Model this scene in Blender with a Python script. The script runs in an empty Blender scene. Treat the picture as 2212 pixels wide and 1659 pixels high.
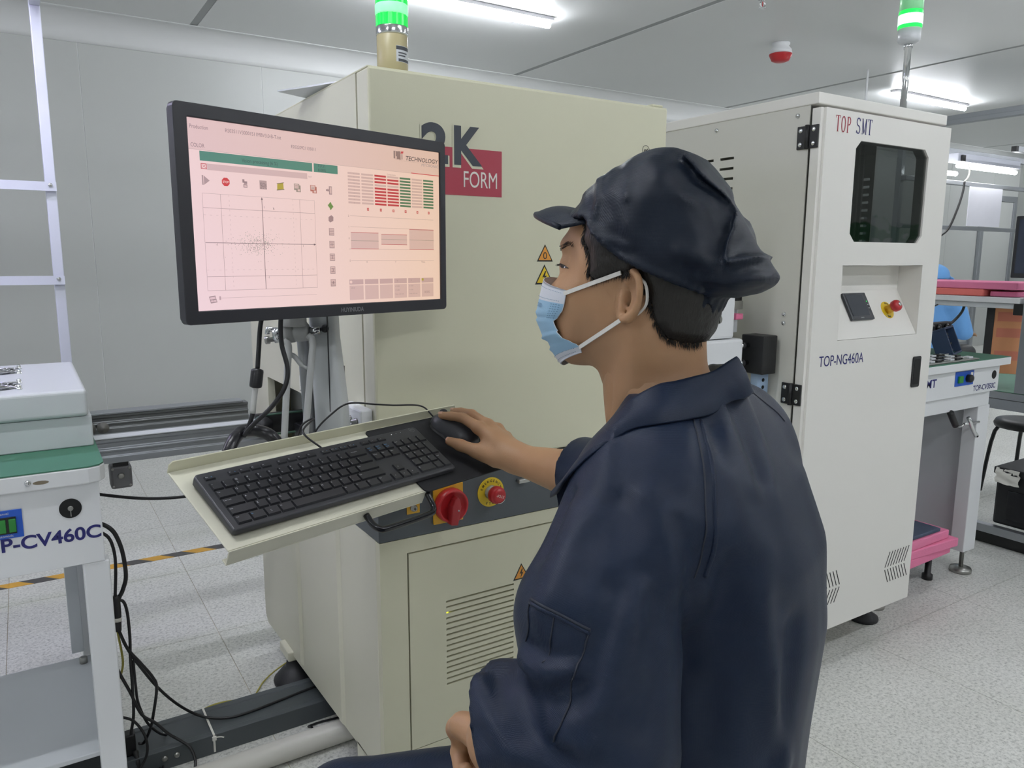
import bpy, bmesh, math, random
import numpy as np
from mathutils import Vector, Matrix

# ---------------------------------------------------------------- camera, world, exposure
SC = bpy.context.scene
COL = SC.collection
_p, _a, _r = math.radians(9.4), math.radians(57.5), math.radians(0.25)
CAM_POS = Vector((0, 0, 1.25))
_fw = Vector((math.cos(_a) * math.cos(_p), math.sin(_a) * math.cos(_p), -math.sin(_p)))
_rt = Vector((math.sin(_a), -math.cos(_a), 0))
_up = _rt.cross(_fw)
_rt2 = math.cos(_r) * _rt + math.sin(_r) * _up
_up2 = -math.sin(_r) * _rt + math.cos(_r) * _up
cam_data = bpy.data.cameras.new('camera')
cam_data.sensor_width = 36.0
cam_data.lens = 1650.0 / 2212.0 * 36.0
cam_data.clip_start = 0.02
cam_data.clip_end = 100
cam = bpy.data.objects.new('camera', cam_data)
COL.objects.link(cam)
_m = Matrix((_rt2, _up2, -_fw)).transposed().to_4x4()
_m.translation = CAM_POS
cam.matrix_world = _m
SC.camera = cam
SC.view_settings.view_transform = 'Standard'
SC.view_settings.look = 'None'
SC.view_settings.exposure = 0.0
SC.view_settings.gamma = 1.0
SC.view_settings.use_curve_mapping = False
world = bpy.data.worlds.new('world')
SC.world = world
world.use_nodes = True
world.node_tree.nodes['Background'].inputs[0].default_value = (0.8, 0.83, 0.85, 1)
world.node_tree.nodes['Background'].inputs[1].default_value = 0.3
TUBE_STRENGTH = 88.0      # ceiling tubes
RACK_TUBE = 26.0           # LED bars fixed to the racks

# ---------------------------------------------------------------- helpers
random.seed(7)
MW = {}


def lin(c):
    if isinstance(c, str):
        c = [int(c[i:i + 2], 16) / 255 for i in (0, 2, 4)]
    return tuple((x / 12.92 if x <= 0.04045 else ((x + 0.055) / 1.055) ** 2.4) for x in c) + (1.0,)


MATS = {}


def mat(name, color, rough=0.5, metal=0.0, spec=0.5, bump=0.0, bscale=300.0, var=0.0, vscale=6.0, emit=None,
        estr=0.0, sheen=0.0, coat=0.0, alpha=1.0, trans=0.0, aniso=None):
    if name in MATS:
        return MATS[name]
    m = bpy.data.materials.new(name)
    m.use_nodes = True
    nt = m.node_tree
    b = nt.nodes['Principled BSDF']
    c = lin(color)
    b.inputs['Base Color'].default_value = c
    b.inputs['Roughness'].default_value = rough
    b.inputs['Metallic'].default_value = metal
    b.inputs['Specular IOR Level'].default_value = spec
    b.inputs['Sheen Weight'].default_value = sheen
    b.inputs['Coat Weight'].default_value = coat
    b.inputs['Alpha'].default_value = alpha
    b.inputs['Transmission Weight'].default_value = trans
    tc = nt.nodes.new('ShaderNodeTexCoord')
    vec = tc.outputs['Object']
    if aniso:
        mp = nt.nodes.new('ShaderNodeMapping')
        mp.inputs['Scale'].default_value = aniso
        nt.links.new(vec, mp.inputs['Vector'])
        vec = mp.outputs['Vector']
    if var > 0:
        n = nt.nodes.new('ShaderNodeTexNoise')
        n.inputs['Scale'].default_value = vscale
        n.inputs['Detail'].default_value = 5
        nt.links.new(vec, n.inputs['Vector'])
        mx = nt.nodes.new('ShaderNodeMix')
        mx.data_type = 'RGBA'
        mx.inputs[6].default_value = tuple(x * (1 - var) for x in c[:3]) + (1,)
        mx.inputs[7].default_value = tuple(min(1, x * (1 + var)) for x in c[:3]) + (1,)
        nt.links.new(n.outputs['Fac'], mx.inputs[0])
        nt.links.new(mx.outputs[2], b.inputs['Base Color'])
    if bump > 0:
        n2 = nt.nodes.new('ShaderNodeTexNoise')
        n2.inputs['Scale'].default_value = bscale
        n2.inputs['Detail'].default_value = 3
        nt.links.new(vec, n2.inputs['Vector'])
        bp = nt.nodes.new('ShaderNodeBump')
        bp.inputs['Strength'].default_value = bump
        bp.inputs['Distance'].default_value = 0.002
        nt.links.new(n2.outputs['Fac'], bp.inputs['Height'])
        nt.links.new(bp.outputs['Normal'], b.inputs['Normal'])
    if emit:
        b.inputs['Emission Color'].default_value = lin(emit)
        b.inputs['Emission Strength'].default_value = estr
    MATS[name] = m
    return m


class MB:
    """Collects shapes in world coordinates; build() links them as one mesh object."""

    def __init__(self):
        self.v, self.f, self.mi, self.sm = [], [], [], []
        self.m = 0
        self.smooth = False

    def add(self, vs, fs, smooth=None):
        o = len(self.v)
        self.v += [tuple(p) for p in vs]
        for f in fs:
            self.f.append([i + o for i in f])
            self.mi.append(self.m)
            self.sm.append(self.smooth if smooth is None else smooth)
        return self

    def box(self, x0, x1, y0, y1, z0, z1):
        vs = [(x, y, z) for z in (z0, z1) for y in (y0, y1) for x in (x0, x1)]
        return self.add(vs, [(0, 2, 3, 1), (4, 5, 7, 6), (0, 1, 5, 4), (2, 6, 7, 3), (0, 4, 6, 2), (1, 3, 7, 5)], False)

    def fbox(self, o, u, v, n, a0, a1, b0, b1, c0, c1):
        o, u, v, n = Vector(o), Vector(u), Vector(v), Vector(n)
        vs = [o + u * a + v * b + n * c for c in (c0, c1) for b in (b0, b1) for a in (a0, a1)]
        return self.add(vs, [(0, 2, 3, 1), (4, 5, 7, 6), (0, 1, 5, 4), (2, 6, 7, 3), (0, 4, 6, 2), (1, 3, 7, 5)], False)

    def ring(self, c, ax, r, n, ref=None):
        ax = Vector(ax).normalized()
        ref = Vector(ref) if ref is not None else (Vector((0, 0, 1)) if abs(ax.z) < 0.9 else Vector((1, 0, 0)))
        a = (ref - ax * ref.dot(ax)).normalized()
        b = ax.cross(a)
        c = Vector(c)
        return [c + (a * math.cos(t) + b * math.sin(t)) * r for t in (2 * math.pi * i / n for i in range(n))]

    def lathe(self, prof, o, ax, n=24, smooth=True):
        """prof: [(radius, height along ax)]"""
        o, ax = Vector(o), Vector(ax).normalized()
        vs, fs = [], []
        for r, h in prof:
            vs += self.ring(o + ax * h, ax, max(r, 1e-5), n)
        for i in range(len(prof) - 1):
            for j in range(n):
                k = (j + 1) % n
                fs.append((i * n + j, i * n + k, (i + 1) * n + k, (i + 1) * n + j))
        fs.append(tuple(reversed(range(n))))
        fs.append(tuple(range((len(prof) - 1) * n, len(prof) * n)))
        return self.add(vs, fs, smooth)

    def cyl(self, p0, p1, r0, r1=None, n=16, smooth=True):
        p0, p1 = Vector(p0), Vector(p1)
        return self.lathe([(r0, 0), (r0 if r1 is None else r1, (p1 - p0).length)], p0, p1 - p0, n, smooth)

    def tube(self, pts, r, n=8, res=6, closed=False):
        P = spline(pts, res) if res > 1 else [Vector(p) for p in pts]
        rr = r if isinstance(r, (list, tuple)) else None
        vs, fs = [], []
        ref = None
        for i, p in enumerate(P):
            t = (P[min(i + 1, len(P) - 1)] - P[max(i - 1, 0)]).normalized()
            if ref is None:
                ref = Vector((0, 0, 1)) if abs(t.z) < 0.9 else Vector((1, 0, 0))
            a = (ref - t * ref.dot(t))
            a = a.normalized() if a.length > 1e-6 else t.orthogonal().normalized()
            ref = a
            b = t.cross(a)
            q = r if rr is None else rr[min(len(rr) - 1, int(i / max(1, len(P) - 1) * (len(rr) - 1) + 0.5))]
            vs += [p + (a * math.cos(w) + b * math.sin(w)) * q for w in (2 * math.pi * k / n for k in range(n))]
        for i in range(len(P) - 1):
            for j in range(n):
                k = (j + 1) % n
                fs.append((i * n + j, i * n + k, (i + 1) * n + k, (i + 1) * n + j))
        fs.append(tuple(reversed(range(n))))
        fs.append(tuple(range((len(P) - 1) * n, len(P) * n)))
        return self.add(vs, fs, True)

    def ribbon(self, pts, side, w, t, res=6):
        """flat strap along pts: width w along 'side', thickness t"""
        P = spline(pts, res) if res > 1 else [Vector(p) for p in pts]
        side = Vector(side).normalized()
        vs, fs = [], []
        for i, p in enumerate(P):
            d = (P[min(i + 1, len(P) - 1)] - P[max(i - 1, 0)]).normalized()
            s = (side - d * side.dot(d)).normalized()
            nn = d.cross(s)
            vs += [p + s * w / 2 + nn * t / 2, p - s * w / 2 + nn * t / 2, p - s * w / 2 - nn * t / 2, p + s * w / 2 - nn * t / 2]
        for i in range(len(P) - 1):
            for j in range(4):
                k = (j + 1) % 4
                fs.append((i * 4 + j, i * 4 + k, i * 4 + 4 + k, i * 4 + 4 + j))
        fs += [(3, 2, 1, 0), tuple(len(P) * 4 - 4 + k for k in range(4))]
        return self.add(vs, fs, False)

    def prism(self, poly, o, u, v, d):
        """poly in (u,v) coordinates extruded by vector d"""
        o, u, v, d = Vector(o), Vector(u), Vector(v), Vector(d)
        n = len(poly)
        vs = [o + u * a + v * b for a, b in poly] + [o + u * a + v * b + d for a, b in poly]
        fs = [tuple(range(n)), tuple(reversed(range(n, 2 * n)))]
        fs += [((i + 1) % n, i, n + i, n + (i + 1) % n) for i in range(n)]
        return self.add(vs, fs, False)

    def flat(self, polys, o, u, v):
        o, u, v = Vector(o), Vector(u), Vector(v)
        for poly in polys:
            self.add([o + u * a + v * b for a, b in poly], [tuple(range(len(poly)))], False)
        return self

    def text(self, s, o, u, v, size, width=None, bold=0.0, align='l', shear=0.0):
        vs, fs = glyphs(s, bold)
        if not vs:
            return self
        x1 = max(p[0] for p in vs)
        x0 = min(p[0] for p in vs)
        sx = size if width is None else width / max(1e-6, x1 - x0)
        off = -x0 if align == 'l' else (-(x0 + x1) / 2 if align == 'c' else -x1)
        o, u, v = Vector(o), Vector(u), Vector(v)
        self.add([o + u * ((a + off) * sx + b * size * shear) + v * (b * size) for a, b in vs], fs, False)
        return self

    def build(self, name, material, parent=None, bevel=0.0, segs=2, kind=None, label=None, category=None, group=None,
              fixn=True, bev_angle=40):
        me = bpy.data.meshes.new(name)
        inv = MW[parent].inverted() if parent is not None and parent in MW else None
        vs = [tuple(inv @ Vector(p)) for p in self.v] if inv is not None else self.v
        me.from_pydata(vs, [], self.f)
        ms = material if isinstance(material, (list, tuple)) else [material]
        for m in ms:
            me.materials.append(m)
        me.polygons.foreach_set('material_index', self.mi)
        me.polygons.foreach_set('use_smooth', self.sm)
        if bevel > 0 or fixn:
            bm = bmesh.new()
            bm.from_mesh(me)
            if fixn:
                bmesh.ops.recalc_face_normals(bm, faces=bm.faces)
            if bevel > 0:
                ed = [e for e in bm.edges if len(e.link_faces) == 2 and e.calc_face_angle(0) > math.radians(bev_angle)]
                bmesh.ops.bevel(bm, geom=ed, offset=bevel, segments=segs, profile=0.5, affect='EDGES', clamp_overlap=True)
            bm.to_mesh(me)
            bm.free()
        me.update()
        ob = bpy.data.objects.new(name, me)
        COL.objects.link(ob)
        if parent is not None:
            ob.parent = parent
            MW[ob] = MW[parent]
        else:
            MW[ob] = Matrix.Identity(4)
        tag(ob, label, category, group, kind)
        return ob


def tag(o, label=None, category=None, group=None, kind=None):
    if label:
        o['label'] = label
    if category:
        o['category'] = category
    if group:
        o['group'] = group
    if kind:
        o['kind'] = kind
    return o


def thing(name, label, category, loc=(0, 0, 0), group=None, matrix=None):
    o = bpy.data.objects.new(name, None)
    o.empty_display_size = 0.05
    COL.objects.link(o)
    M = matrix if matrix is not None else Matrix.Translation(Vector(loc))
    o.matrix_world = M
    MW[o] = M.copy()
    return tag(o, label, category, group)


def inst(src, parent, loc, rot=None, name=None):
    """copy of a mesh object sharing its data"""
    c = src.copy()
    COL.objects.link(c)
    c.parent = parent
    c.location = loc
    if rot:
        c.rotation_euler = rot
    return c


def spline(pts, res):
    P = [Vector(p) for p in pts]
    if len(P) < 3:
        return [P[0].lerp(P[-1], i / res) for i in range(res + 1)]
    out = []
    for i in range(len(P) - 1):
        p0 = P[i - 1] if i > 0 else P[0] * 2 - P[1]
        p1, p2 = P[i], P[i + 1]
        p3 = P[i + 2] if i + 2 < len(P) else P[-1] * 2 - P[-2]
        for k in range(res):
            t = k / res
            out.append(0.5 * ((2 * p1) + (p2 - p0) * t + (2 * p0 - 5 * p1 + 4 * p2 - p3) * t * t + (3 * p1 - p0 - 3 * p2 + p3) * t ** 3))
    out.append(P[-1])
    return out


_GL = {}


def glyphs(s, bold=0.0):
    if (s, bold) in _GL:
        return _GL[(s, bold)]
    cu = bpy.data.curves.new('glyph', 'FONT')
    cu.body = s
    cu.size = 1.39          # cap height of about one unit
    cu.offset = bold
    cu.resolution_u = 8 if bold > 0.03 or s in ('PLAT', 'FORM', 'TOP-NG460A') else 3
    ob = bpy.data.objects.new('glyph', cu)
    me = ob.to_mesh()
    vs = [(p.co.x, p.co.y) for p in me.vertices]
    fs = [tuple(p.vertices) for p in me.polygons]
    ob.to_mesh_clear()
    bpy.data.objects.remove(ob)
    bpy.data.curves.remove(cu)
    _GL[(s, bold)] = (vs, fs)
    return vs, fs


def rrect(w, h, r, n=5, cx=0.0, cy=0.0):
    out = []
    for sx, sy, a0 in ((1, 1, 0), (-1, 1, 90), (-1, -1, 180), (1, -1, 270)):
        for i in range(n + 1):
            a = math.radians(a0 + 90 * i / n)
            out.append((cx + sx * (w / 2 - r) + r * math.cos(a), cy + sy * (h / 2 - r) + r * math.sin(a)))
    return out


def circ(r, n=24, cx=0.0, cy=0.0):
    return [(cx + r * math.cos(2 * math.pi * i / n), cy + r * math.sin(2 * math.pi * i / n)) for i in range(n)]


X, Y, Z = Vector((1, 0, 0)), Vector((0, 1, 0)), Vector((0, 0, 1))

# ---------------------------------------------------------------- materials
M_WALL = mat('painted wall panel', 'B9BCB9', 0.38, var=0.02, vscale=1.5)
M_CEIL = mat('ceiling panel', 'DDDFDE', 0.42, var=0.02, vscale=1.2)
M_STRIP = mat('ceiling joint strip', '9EA1A1', 0.5, var=0.03)
M_CREAM = mat('cream powder coat', 'D6D4BA', 0.42, bump=0.10, bscale=900, var=0.02, vscale=3)
M_CREAM2 = mat('pale cream powder coat', 'D7D5C2', 0.42, bump=0.10, bscale=900, var=0.02, vscale=3)
M_DGREY = mat('dark grey panel paint', '4E5458', 0.4, bump=0.12, bscale=900, var=0.03)
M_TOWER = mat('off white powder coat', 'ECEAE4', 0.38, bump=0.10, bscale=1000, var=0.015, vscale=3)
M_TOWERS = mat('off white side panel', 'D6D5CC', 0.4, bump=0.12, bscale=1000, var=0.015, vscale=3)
M_WHITE = mat('white enamel', 'E6E8EA', 0.35, bump=0.05, bscale=800, var=0.015)
M_GREYBOX = mat('pale grey enamel', 'D2D6D9', 0.3, bump=0.06, bscale=900, var=0.015)
M_GREEN = mat('green antistatic mat', '41755F', 0.55, bump=0.1, bscale=500, var=0.05, vscale=20)
M_ALU = mat('anodised aluminium', 'A9ADB2', 0.38, metal=0.85, var=0.05, vscale=8)
M_ALUW = mat('pale aluminium profile', 'D6D9E6', 0.4, metal=0.25, var=0.02)
M_CHROME = mat('bright chrome', 'D8DADC', 0.14, metal=1.0, var=0.03)
M_STEEL = mat('brushed steel', 'A8A8A4', 0.3, metal=0.9, var=0.05)
M_BLACK = mat('black plastic', '1B1C1E', 0.45, var=0.06, vscale=30)
M_BLACKG = mat('glossy black paint', '15161A', 0.22, var=0.05)
M_RUBBER = mat('black rubber', '26272A', 0.55, var=0.08, vscale=20)
M_DARK = mat('dark interior', '121313', 0.8, var=0.1)
M_CABLE = mat('black cable sheath', '1A1A1D', 0.38, var=0.06, vscale=20)
M_RED = mat('red plastic', 'B3262B', 0.35, var=0.04)
M_REDK = mat('dark red plastic', '9C2328', 0.38, var=0.05)
M_YELLOW = mat('yellow plastic plate', 'E3C32A', 0.45, var=0.03)
M_YELO = mat('amber yellow plate', 'DDA92C', 0.45, var=0.04)
M_REDPRINT = mat('red print', 'A93A4A', 0.5, var=0.02)
M_INKD = mat('charcoal print', '3A3F47', 0.5, var=0.03)
M_INKW = mat('white print', 'E6E4DC', 0.5, var=0.02)
M_INKN = mat('navy print', '23246B', 0.5, var=0.03)
M_INKR = mat('red lettering', 'A8283C', 0.5, var=0.03)
M_BLUEP = mat('blue switch plate', '2258C0', 0.4, var=0.04)
M_GREENSW = mat('green rocker switch', '23752F', 0.35, emit='2E9A3C', estr=0.08, var=0.05)
M_WIREY = mat('yellow green wire', 'A9A04A', 0.5, var=0.08)

# ================================================================ THE ROOM
ZC, YW = 2.75, 5.8
XA, XB, YA = -3.9, 12.6, -4.2


def floor_material():
    m = bpy.data.materials.new('speckled vinyl tile')
    m.use_nodes = True
    nt = m.node_tree
    b = nt.nodes['Principled BSDF']
    geo = nt.nodes.new('ShaderNodeNewGeometry')
    n1 = nt.nodes.new('ShaderNodeTexNoise')
    n1.inputs['Scale'].default_value = 110
    n1.inputs['Detail'].default_value = 4
    n1.inputs['Roughness'].default_value = 0.75
    n2 = nt.nodes.new('ShaderNodeTexVoronoi')
    n2.inputs['Scale'].default_value = 95
    n3 = nt.nodes.new('ShaderNodeTexNoise')
    n3.inputs['Scale'].default_value = 1.7
    for n in (n1, n2, n3):
        nt.links.new(geo.outputs['Position'], n.inputs['Vector'])
    r1 = nt.nodes.new('ShaderNodeValToRGB')
    r1.color_ramp.elements[0].position = 0.36
    r1.color_ramp.elements[0].color = lin('8C8E8A')
    r1.color_ramp.elements[1].position = 0.58
    r1.color_ramp.elements[1].color = lin('ECECE8')
    e = r1.color_ramp.elements.new(0.47)
    e.color = lin('D6D7D2')
    nt.links.new(n1.outputs['Fac'], r1.inputs['Fac'])
    r2 = nt.nodes.new('ShaderNodeValToRGB')
    r2.color_ramp.elements[0].position = 0.0
    r2.color_ramp.elements[0].color = lin('C4C5C0')
    r2.color_ramp.elements[1].position = 0.5
    r2.color_ramp.elements[1].color = lin('F0F0EC')
    nt.links.new(n2.outputs['Color'], r2.inputs['Fac'])
    mx = nt.nodes.new('ShaderNodeMix')
    mx.data_type = 'RGBA'
    mx.inputs[0].default_value = 0.35
    nt.links.new(r1.outputs['Color'], mx.inputs[6])
    nt.links.new(r2.outputs['Color'], mx.inputs[7])
    r3 = nt.nodes.new('ShaderNodeValToRGB')
    r3.color_ramp.elements[0].position = 0.3
    r3.color_ramp.elements[0].color = (0.88, 0.88, 0.86, 1)
    r3.color_ramp.elements[1].position = 0.7
    r3.color_ramp.elements[1].color = (1, 1, 1, 1)
    nt.links.new(n3.outputs['Fac'], r3.inputs['Fac'])
    mu = nt.nodes.new('ShaderNodeMix')
    mu.data_type = 'RGBA'
    mu.blend_type = 'MULTIPLY'
    mu.inputs[0].default_value = 1
    nt.links.new(mx.outputs[2], mu.inputs[6])
    nt.links.new(r3.outputs['Color'], mu.inputs[7])
    nt.links.new(mu.outputs[2], b.inputs['Base Color'])
    b.inputs['Roughness'].default_value = 0.38
    return m


M_FLOOR = floor_material()
M_JOINT = mat('tile joint', 'D9CFB8', 0.7, var=0.1, vscale=15)
floor = MB().box(XA, XB, YA, YW, -0.06, -0.003).build('floor', M_JOINT, kind='structure',
        label='speckled pale grey vinyl tile floor of the workshop')
TS = 0.6
tile0 = None
for i in range(-6, 21):
    for j in range(-7, 10):
        cx, cy = 0.46 + i * TS, 0.155 + j * TS
        x1, y1 = min(cx + TS, XB), min(cy + TS, YW)
        # tiles outside the photographed part of the floor are left to the slab
        inside = (-0.9 < cx < 7.9 and -0.5 < cy)
        if not inside:
            continue
        if tile0 is None:
            mb = MB().box(0.001, TS - 0.001, 0.001, TS - 0.001, -0.0028, 0.0)
            tile0 = mb.build('floor_tile', M_FLOOR, floor)
            tile0.location = (cx, cy, 0)
        else:
            inst(tile0, floor, (cx, cy, 0))
mb = MB()
for (x0, x1, y0, y1) in ((XA, -0.74, YA, YW), (8.26, XB, YA, YW), (-0.74, 8.26, YA, -0.445), (-0.74, 8.26, 5.555 + 0.0, YW)):
    if x1 > x0 and y1 > y0:
        mb.box(x0, x1, y0, y1, -0.0028, -0.0003)
mb.build('floor_margin', M_FLOOR, floor, kind='stuff')

# ceiling: slab with panels between grey joint strips
ceiling = MB().box(XA, XB, YA, YW, ZC + 0.003, ZC + 0.08).build('ceiling', M_STRIP, kind='structure',
        label='white ceiling of flat panels with grey joint strips')
SX = 2.52
k = 0
for i in range(-2, 5):
    x0 = 1.095 + i * SX
    MB().box(max(XA, x0 + 0.024), min(XB, x0 + SX - 0.024), YA, YW - 0.002, ZC, ZC + 0.003).build('ceiling_panel', M_CEIL, ceiling, bevel=0.001, segs=1)

# back wall: seamed panels
wall = MB().box(XA, XB, YW + 0.0025, YW + 0.08, -0.05, ZC + 0.05).build('wall_back', M_CEIL, kind='structure',
        label='pale grey panelled cleanroom wall behind the machines')
PX = 1.145
for i in range(-4, 11):
    x0 = 0.42 + i * PX
    if x0 + PX < XA or x0 > XB:
        continue
    MB().box(max(XA, x0 + 0.0018), min(XB, x0 + PX - 0.0018), YW, YW + 0.0025, 0.0, ZC - 0.06).build('wall_panel', M_WALL, wall, bevel=0.0012, segs=1)
for nm, bx, lb in (('wall_left', (XA - 0.08, XA, YA, YW, -0.05, ZC + 0.05), 'pale grey side wall at the left end'),
                   ('wall_right', (XB, XB + 0.08, YA, YW, -0.05, ZC + 0.05), 'pale grey side wall at the right end'),
                   ('wall_front', (XA, XB, YA - 0.08, YA, -0.05, ZC + 0.05), 'pale grey wall behind the camera')):
    MB().box(*bx).build(nm, M_WALL, kind='structure', label=lb)
# cove between wall and ceiling
mb = MB()
prof = [(0.0, 0.0)] + [(-0.14 + 0.13 * math.cos(t), -0.15 + 0.14 * math.sin(t)) for t in [math.radians(90 * i / 10) for i in range(11)]]
prof = [(-0.0005, -0.17), (-0.006, -0.17)] + [(-0.14 + 0.132 * math.cos(math.radians(a)), -0.14 + 0.136 * math.sin(math.radians(a))) for a in range(0, 91, 9)] + [(-0.16, -0.004), (-0.16, 0.0), (-0.0005, 0.0)]
n = len(prof)
vs = [(XA, YW + a, ZC + b) for a, b in prof] + [(XB, YW + a, ZC + b) for a, b in prof]
mb.add(vs, [(i, (i + 1) % n, n + (i + 1) % n, n + i) for i in range(n)] + [tuple(range(n)), tuple(range(n, 2 * n))], True)
mb.build('trim_1', M_CEIL, kind='structure', label='curved cove moulding between back wall and ceiling', fixn=True)
MB().box(XA, XB, YW - 0.012, YW - 0.0005, 0.0, 0.08).build('baseboard_back', M_ALU, kind='structure', bevel=0.003,
        label='low metal skirting along the back wall')
# door in the back wall, far right
door = thing('door_1', 'pale grey door with metal frame in the back wall at far right', None, (12.0, YW, 0))
door['kind'] = 'structure'
MB().box(11.62, 12.42, YW - 0.03, YW - 0.0005, 0.0, 2.08).build('door_leaf', M_WALL, door, bevel=0.004)
mb = MB()
mb.box(11.54, 11.62, YW - 0.05, YW - 0.0005, 0, 2.16).box(12.42, 12.50, YW - 0.05, YW - 0.0005, 0, 2.16).box(11.62, 12.42, YW - 0.05, YW - 0.0005, 2.08, 2.16)
mb.build('door_frame', M_ALU, door, bevel=0.004)

# ---------------------------------------------------------------- ceiling lamps, alarm, sprinkler
M_TUBE = mat('lit tube diffuser', 'FFFFFF', 0.5, emit='F6F9FF', estr=TUBE_STRENGTH)
M_LAMPB = mat('lamp batten', 'E8E8EC', 0.35, var=0.02)


def batten(x0, x1, y, label):
    t = thing('ceiling_lamp', label, 'lamp', ((x0 + x1) / 2, y, ZC), group='ceiling tube lamps')
    MB().box(x0, x1, y - 0.035, y + 0.035, ZC - 0.022, ZC - 0.0002).build('batten', M_LAMPB, t, bevel=0.004)
    mb = MB()
    mb.lathe([(0.004, 0), (0.019, 0.006), (0.021, 0.03), (0.021, x1 - x0 - 0.05), (0.019, x1 - x0 - 0.026), (0.004, x1 - x0 - 0.02)],
             (x0 + 0.01, y, ZC - 0.042), X, 16)
    mb.build('tube', M_TUBE, t)
    return t


batten(1.72, 2.98, 4.23, 'lit ceiling tube lamp running off the top edge of the photo above the cream machine')
batten(6.74, 7.96, 4.23, 'lit ceiling tube lamp beyond the thin beacon pole at upper right')
for (x0, y, lb) in ((-3.3, 4.23, 'lit ceiling tube lamp at the far left by the back wall, outside the photo'),
                    (11.2, 4.23, 'lit ceiling tube lamp at the far right by the back wall, outside the photo'),
                    (-0.8, 1.3, 'lit ceiling tube lamp above the left conveyor, outside the photo'),
                    (4.24, 1.3, 'lit ceiling tube lamp above the farther conveyor, outside the photo'),
                    (9.3, 1.3, 'lit ceiling tube lamp right of the workbench, outside the photo'),
                    (1.72, -0.5, 'lit ceiling tube lamp behind the seated man, outside the photo'),
                    (6.74, -0.5, 'lit ceiling tube lamp in the right aisle, outside the photo'),
                    (-3.3, -0.5, 'lit ceiling tube lamp in the left aisle, outside the photo'),
                    (-0.8, -2.3, 'lit ceiling tube lamp behind the camera on the left, outside the photo'),
                    (4.24, -2.3, 'lit ceiling tube lamp behind the camera on the right, outside the photo')):
    batten(x0, min(x0 + 1.24, XB - 0.1), y, lb)

al = thing('fire_alarm', 'round white ceiling alarm with red lower half', 'alarm', (4.66, 3.80, ZC))
MB().lathe([(0.06, 0), (0.06, 0.012), (0.05, 0.02), (0.072, 0.045), (0.078, 0.075)], (4.66, 3.80, ZC - 0.0002), -Z, 28).build('base', M_WHITE, al)
MB().lathe([(0.079, 0.075), (0.078, 0.082), (0.060, 0.118), (0.035, 0.128), (0.002, 0.13)], (4.66, 3.80, ZC), -Z, 28).build('dome', M_RED, al)
sp = thing('sprinkler', 'small metal sprinkler head hanging from the ceiling at the top edge', 'sprinkler', (3.79, 3.24, ZC))
MB().lathe([(0.028, 0), (0.028, 0.006), (0.012, 0.008), (0.012, 0.02)], (3.79, 3.24, ZC - 0.0002), -Z, 16).build('rosette', M_CHROME, sp)
mb = MB().tube([(3.777, 3.24, ZC - 0.018), (3.768, 3.24, ZC - 0.035), (3.79, 3.24, ZC - 0.052)], 0.003, 6, 4)
mb.tube([(3.803, 3.24, ZC - 0.018), (3.812, 3.24, ZC - 0.035), (3.79, 3.24, ZC - 0.052)], 0.003, 6, 4)
mb.build('frame', M_CHROME, sp)
MB().cyl((3.79, 3.24, ZC - 0.02), (3.79, 3.24, ZC - 0.048), 0.003).build('bulb', M_RED, sp)
MB().lathe([(0.022, 0), (0.022, 0.002)], (3.79, 3.24, ZC - 0.054), -Z, 16).build('deflector', M_CHROME, sp)

MB().box(8.6, 12.3, YA + 0.0005, YA + 0.02, 1.48, 1.78).build('green_reflection_strip', mat('green reflection strip', '2E7A4C', 0.6, var=0.04), None,  # unseen green strip, added only for its reflection in the tower window
    label='long green strip added behind the camera for its reflection in the cabinet window', category='added strip', bevel=0.003)

# ---------------------------------------------------------------- hazard tape on the floor


def hazard_material():
    m = bpy.data.materials.new('hazard stripe tape')
    m.use_nodes = True
    nt = m.node_tree
    b = nt.nodes['Principled BSDF']
    tc = nt.nodes.new('ShaderNodeTexCoord')
    sx = nt.nodes.new('ShaderNodeSeparateXYZ')
    nt.links.new(tc.outputs['Object'], sx.inputs[0])
    ad = nt.nodes.new('ShaderNodeMath')
    ad.operation = 'ADD'
    nt.links.new(sx.outputs[0], ad.inputs[0])
    nt.links.new(sx.outputs[1], ad.inputs[1])
    mu = nt.nodes.new('ShaderNodeMath')
    mu.operation = 'MULTIPLY'
    mu.inputs[1].default_value = 1 / 0.168
    nt.links.new(ad.outputs[0], mu.inputs[0])
    fr = nt.nodes.new('ShaderNodeMath')
    fr.operation = 'FRACT'
    nt.links.new(mu.outputs[0], fr.inputs[0])
    gt = nt.nodes.new('ShaderNodeMath')
    gt.operation = 'GREATER_THAN'
    gt.inputs[1].default_value = 0.5
    nt.links.new(fr.outputs[0], gt.inputs[0])
    mx = nt.nodes.new('ShaderNodeMix')
    mx.data_type = 'RGBA'
    mx.inputs[6].default_value = lin('D9A53A')
    mx.inputs[7].default_value = lin('4A494A')
    nt.links.new(gt.outputs[0], mx.inputs[0])
    nt.links.new(mx.outputs[2], b.inputs['Base Color'])
    b.inputs['Roughness'].default_value = 0.4
    return m


MB().box(-2.0, 9.0, 3.335, 3.385, 0.0002, 0.0012).build('floor_tape', hazard_material(),
     label='yellow and black hazard tape stuck on the floor behind the line', category='tape')

# ================================================================ MACHINES
def slot_row(mb, o, u, v, w, h, depth):
    pass


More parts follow.
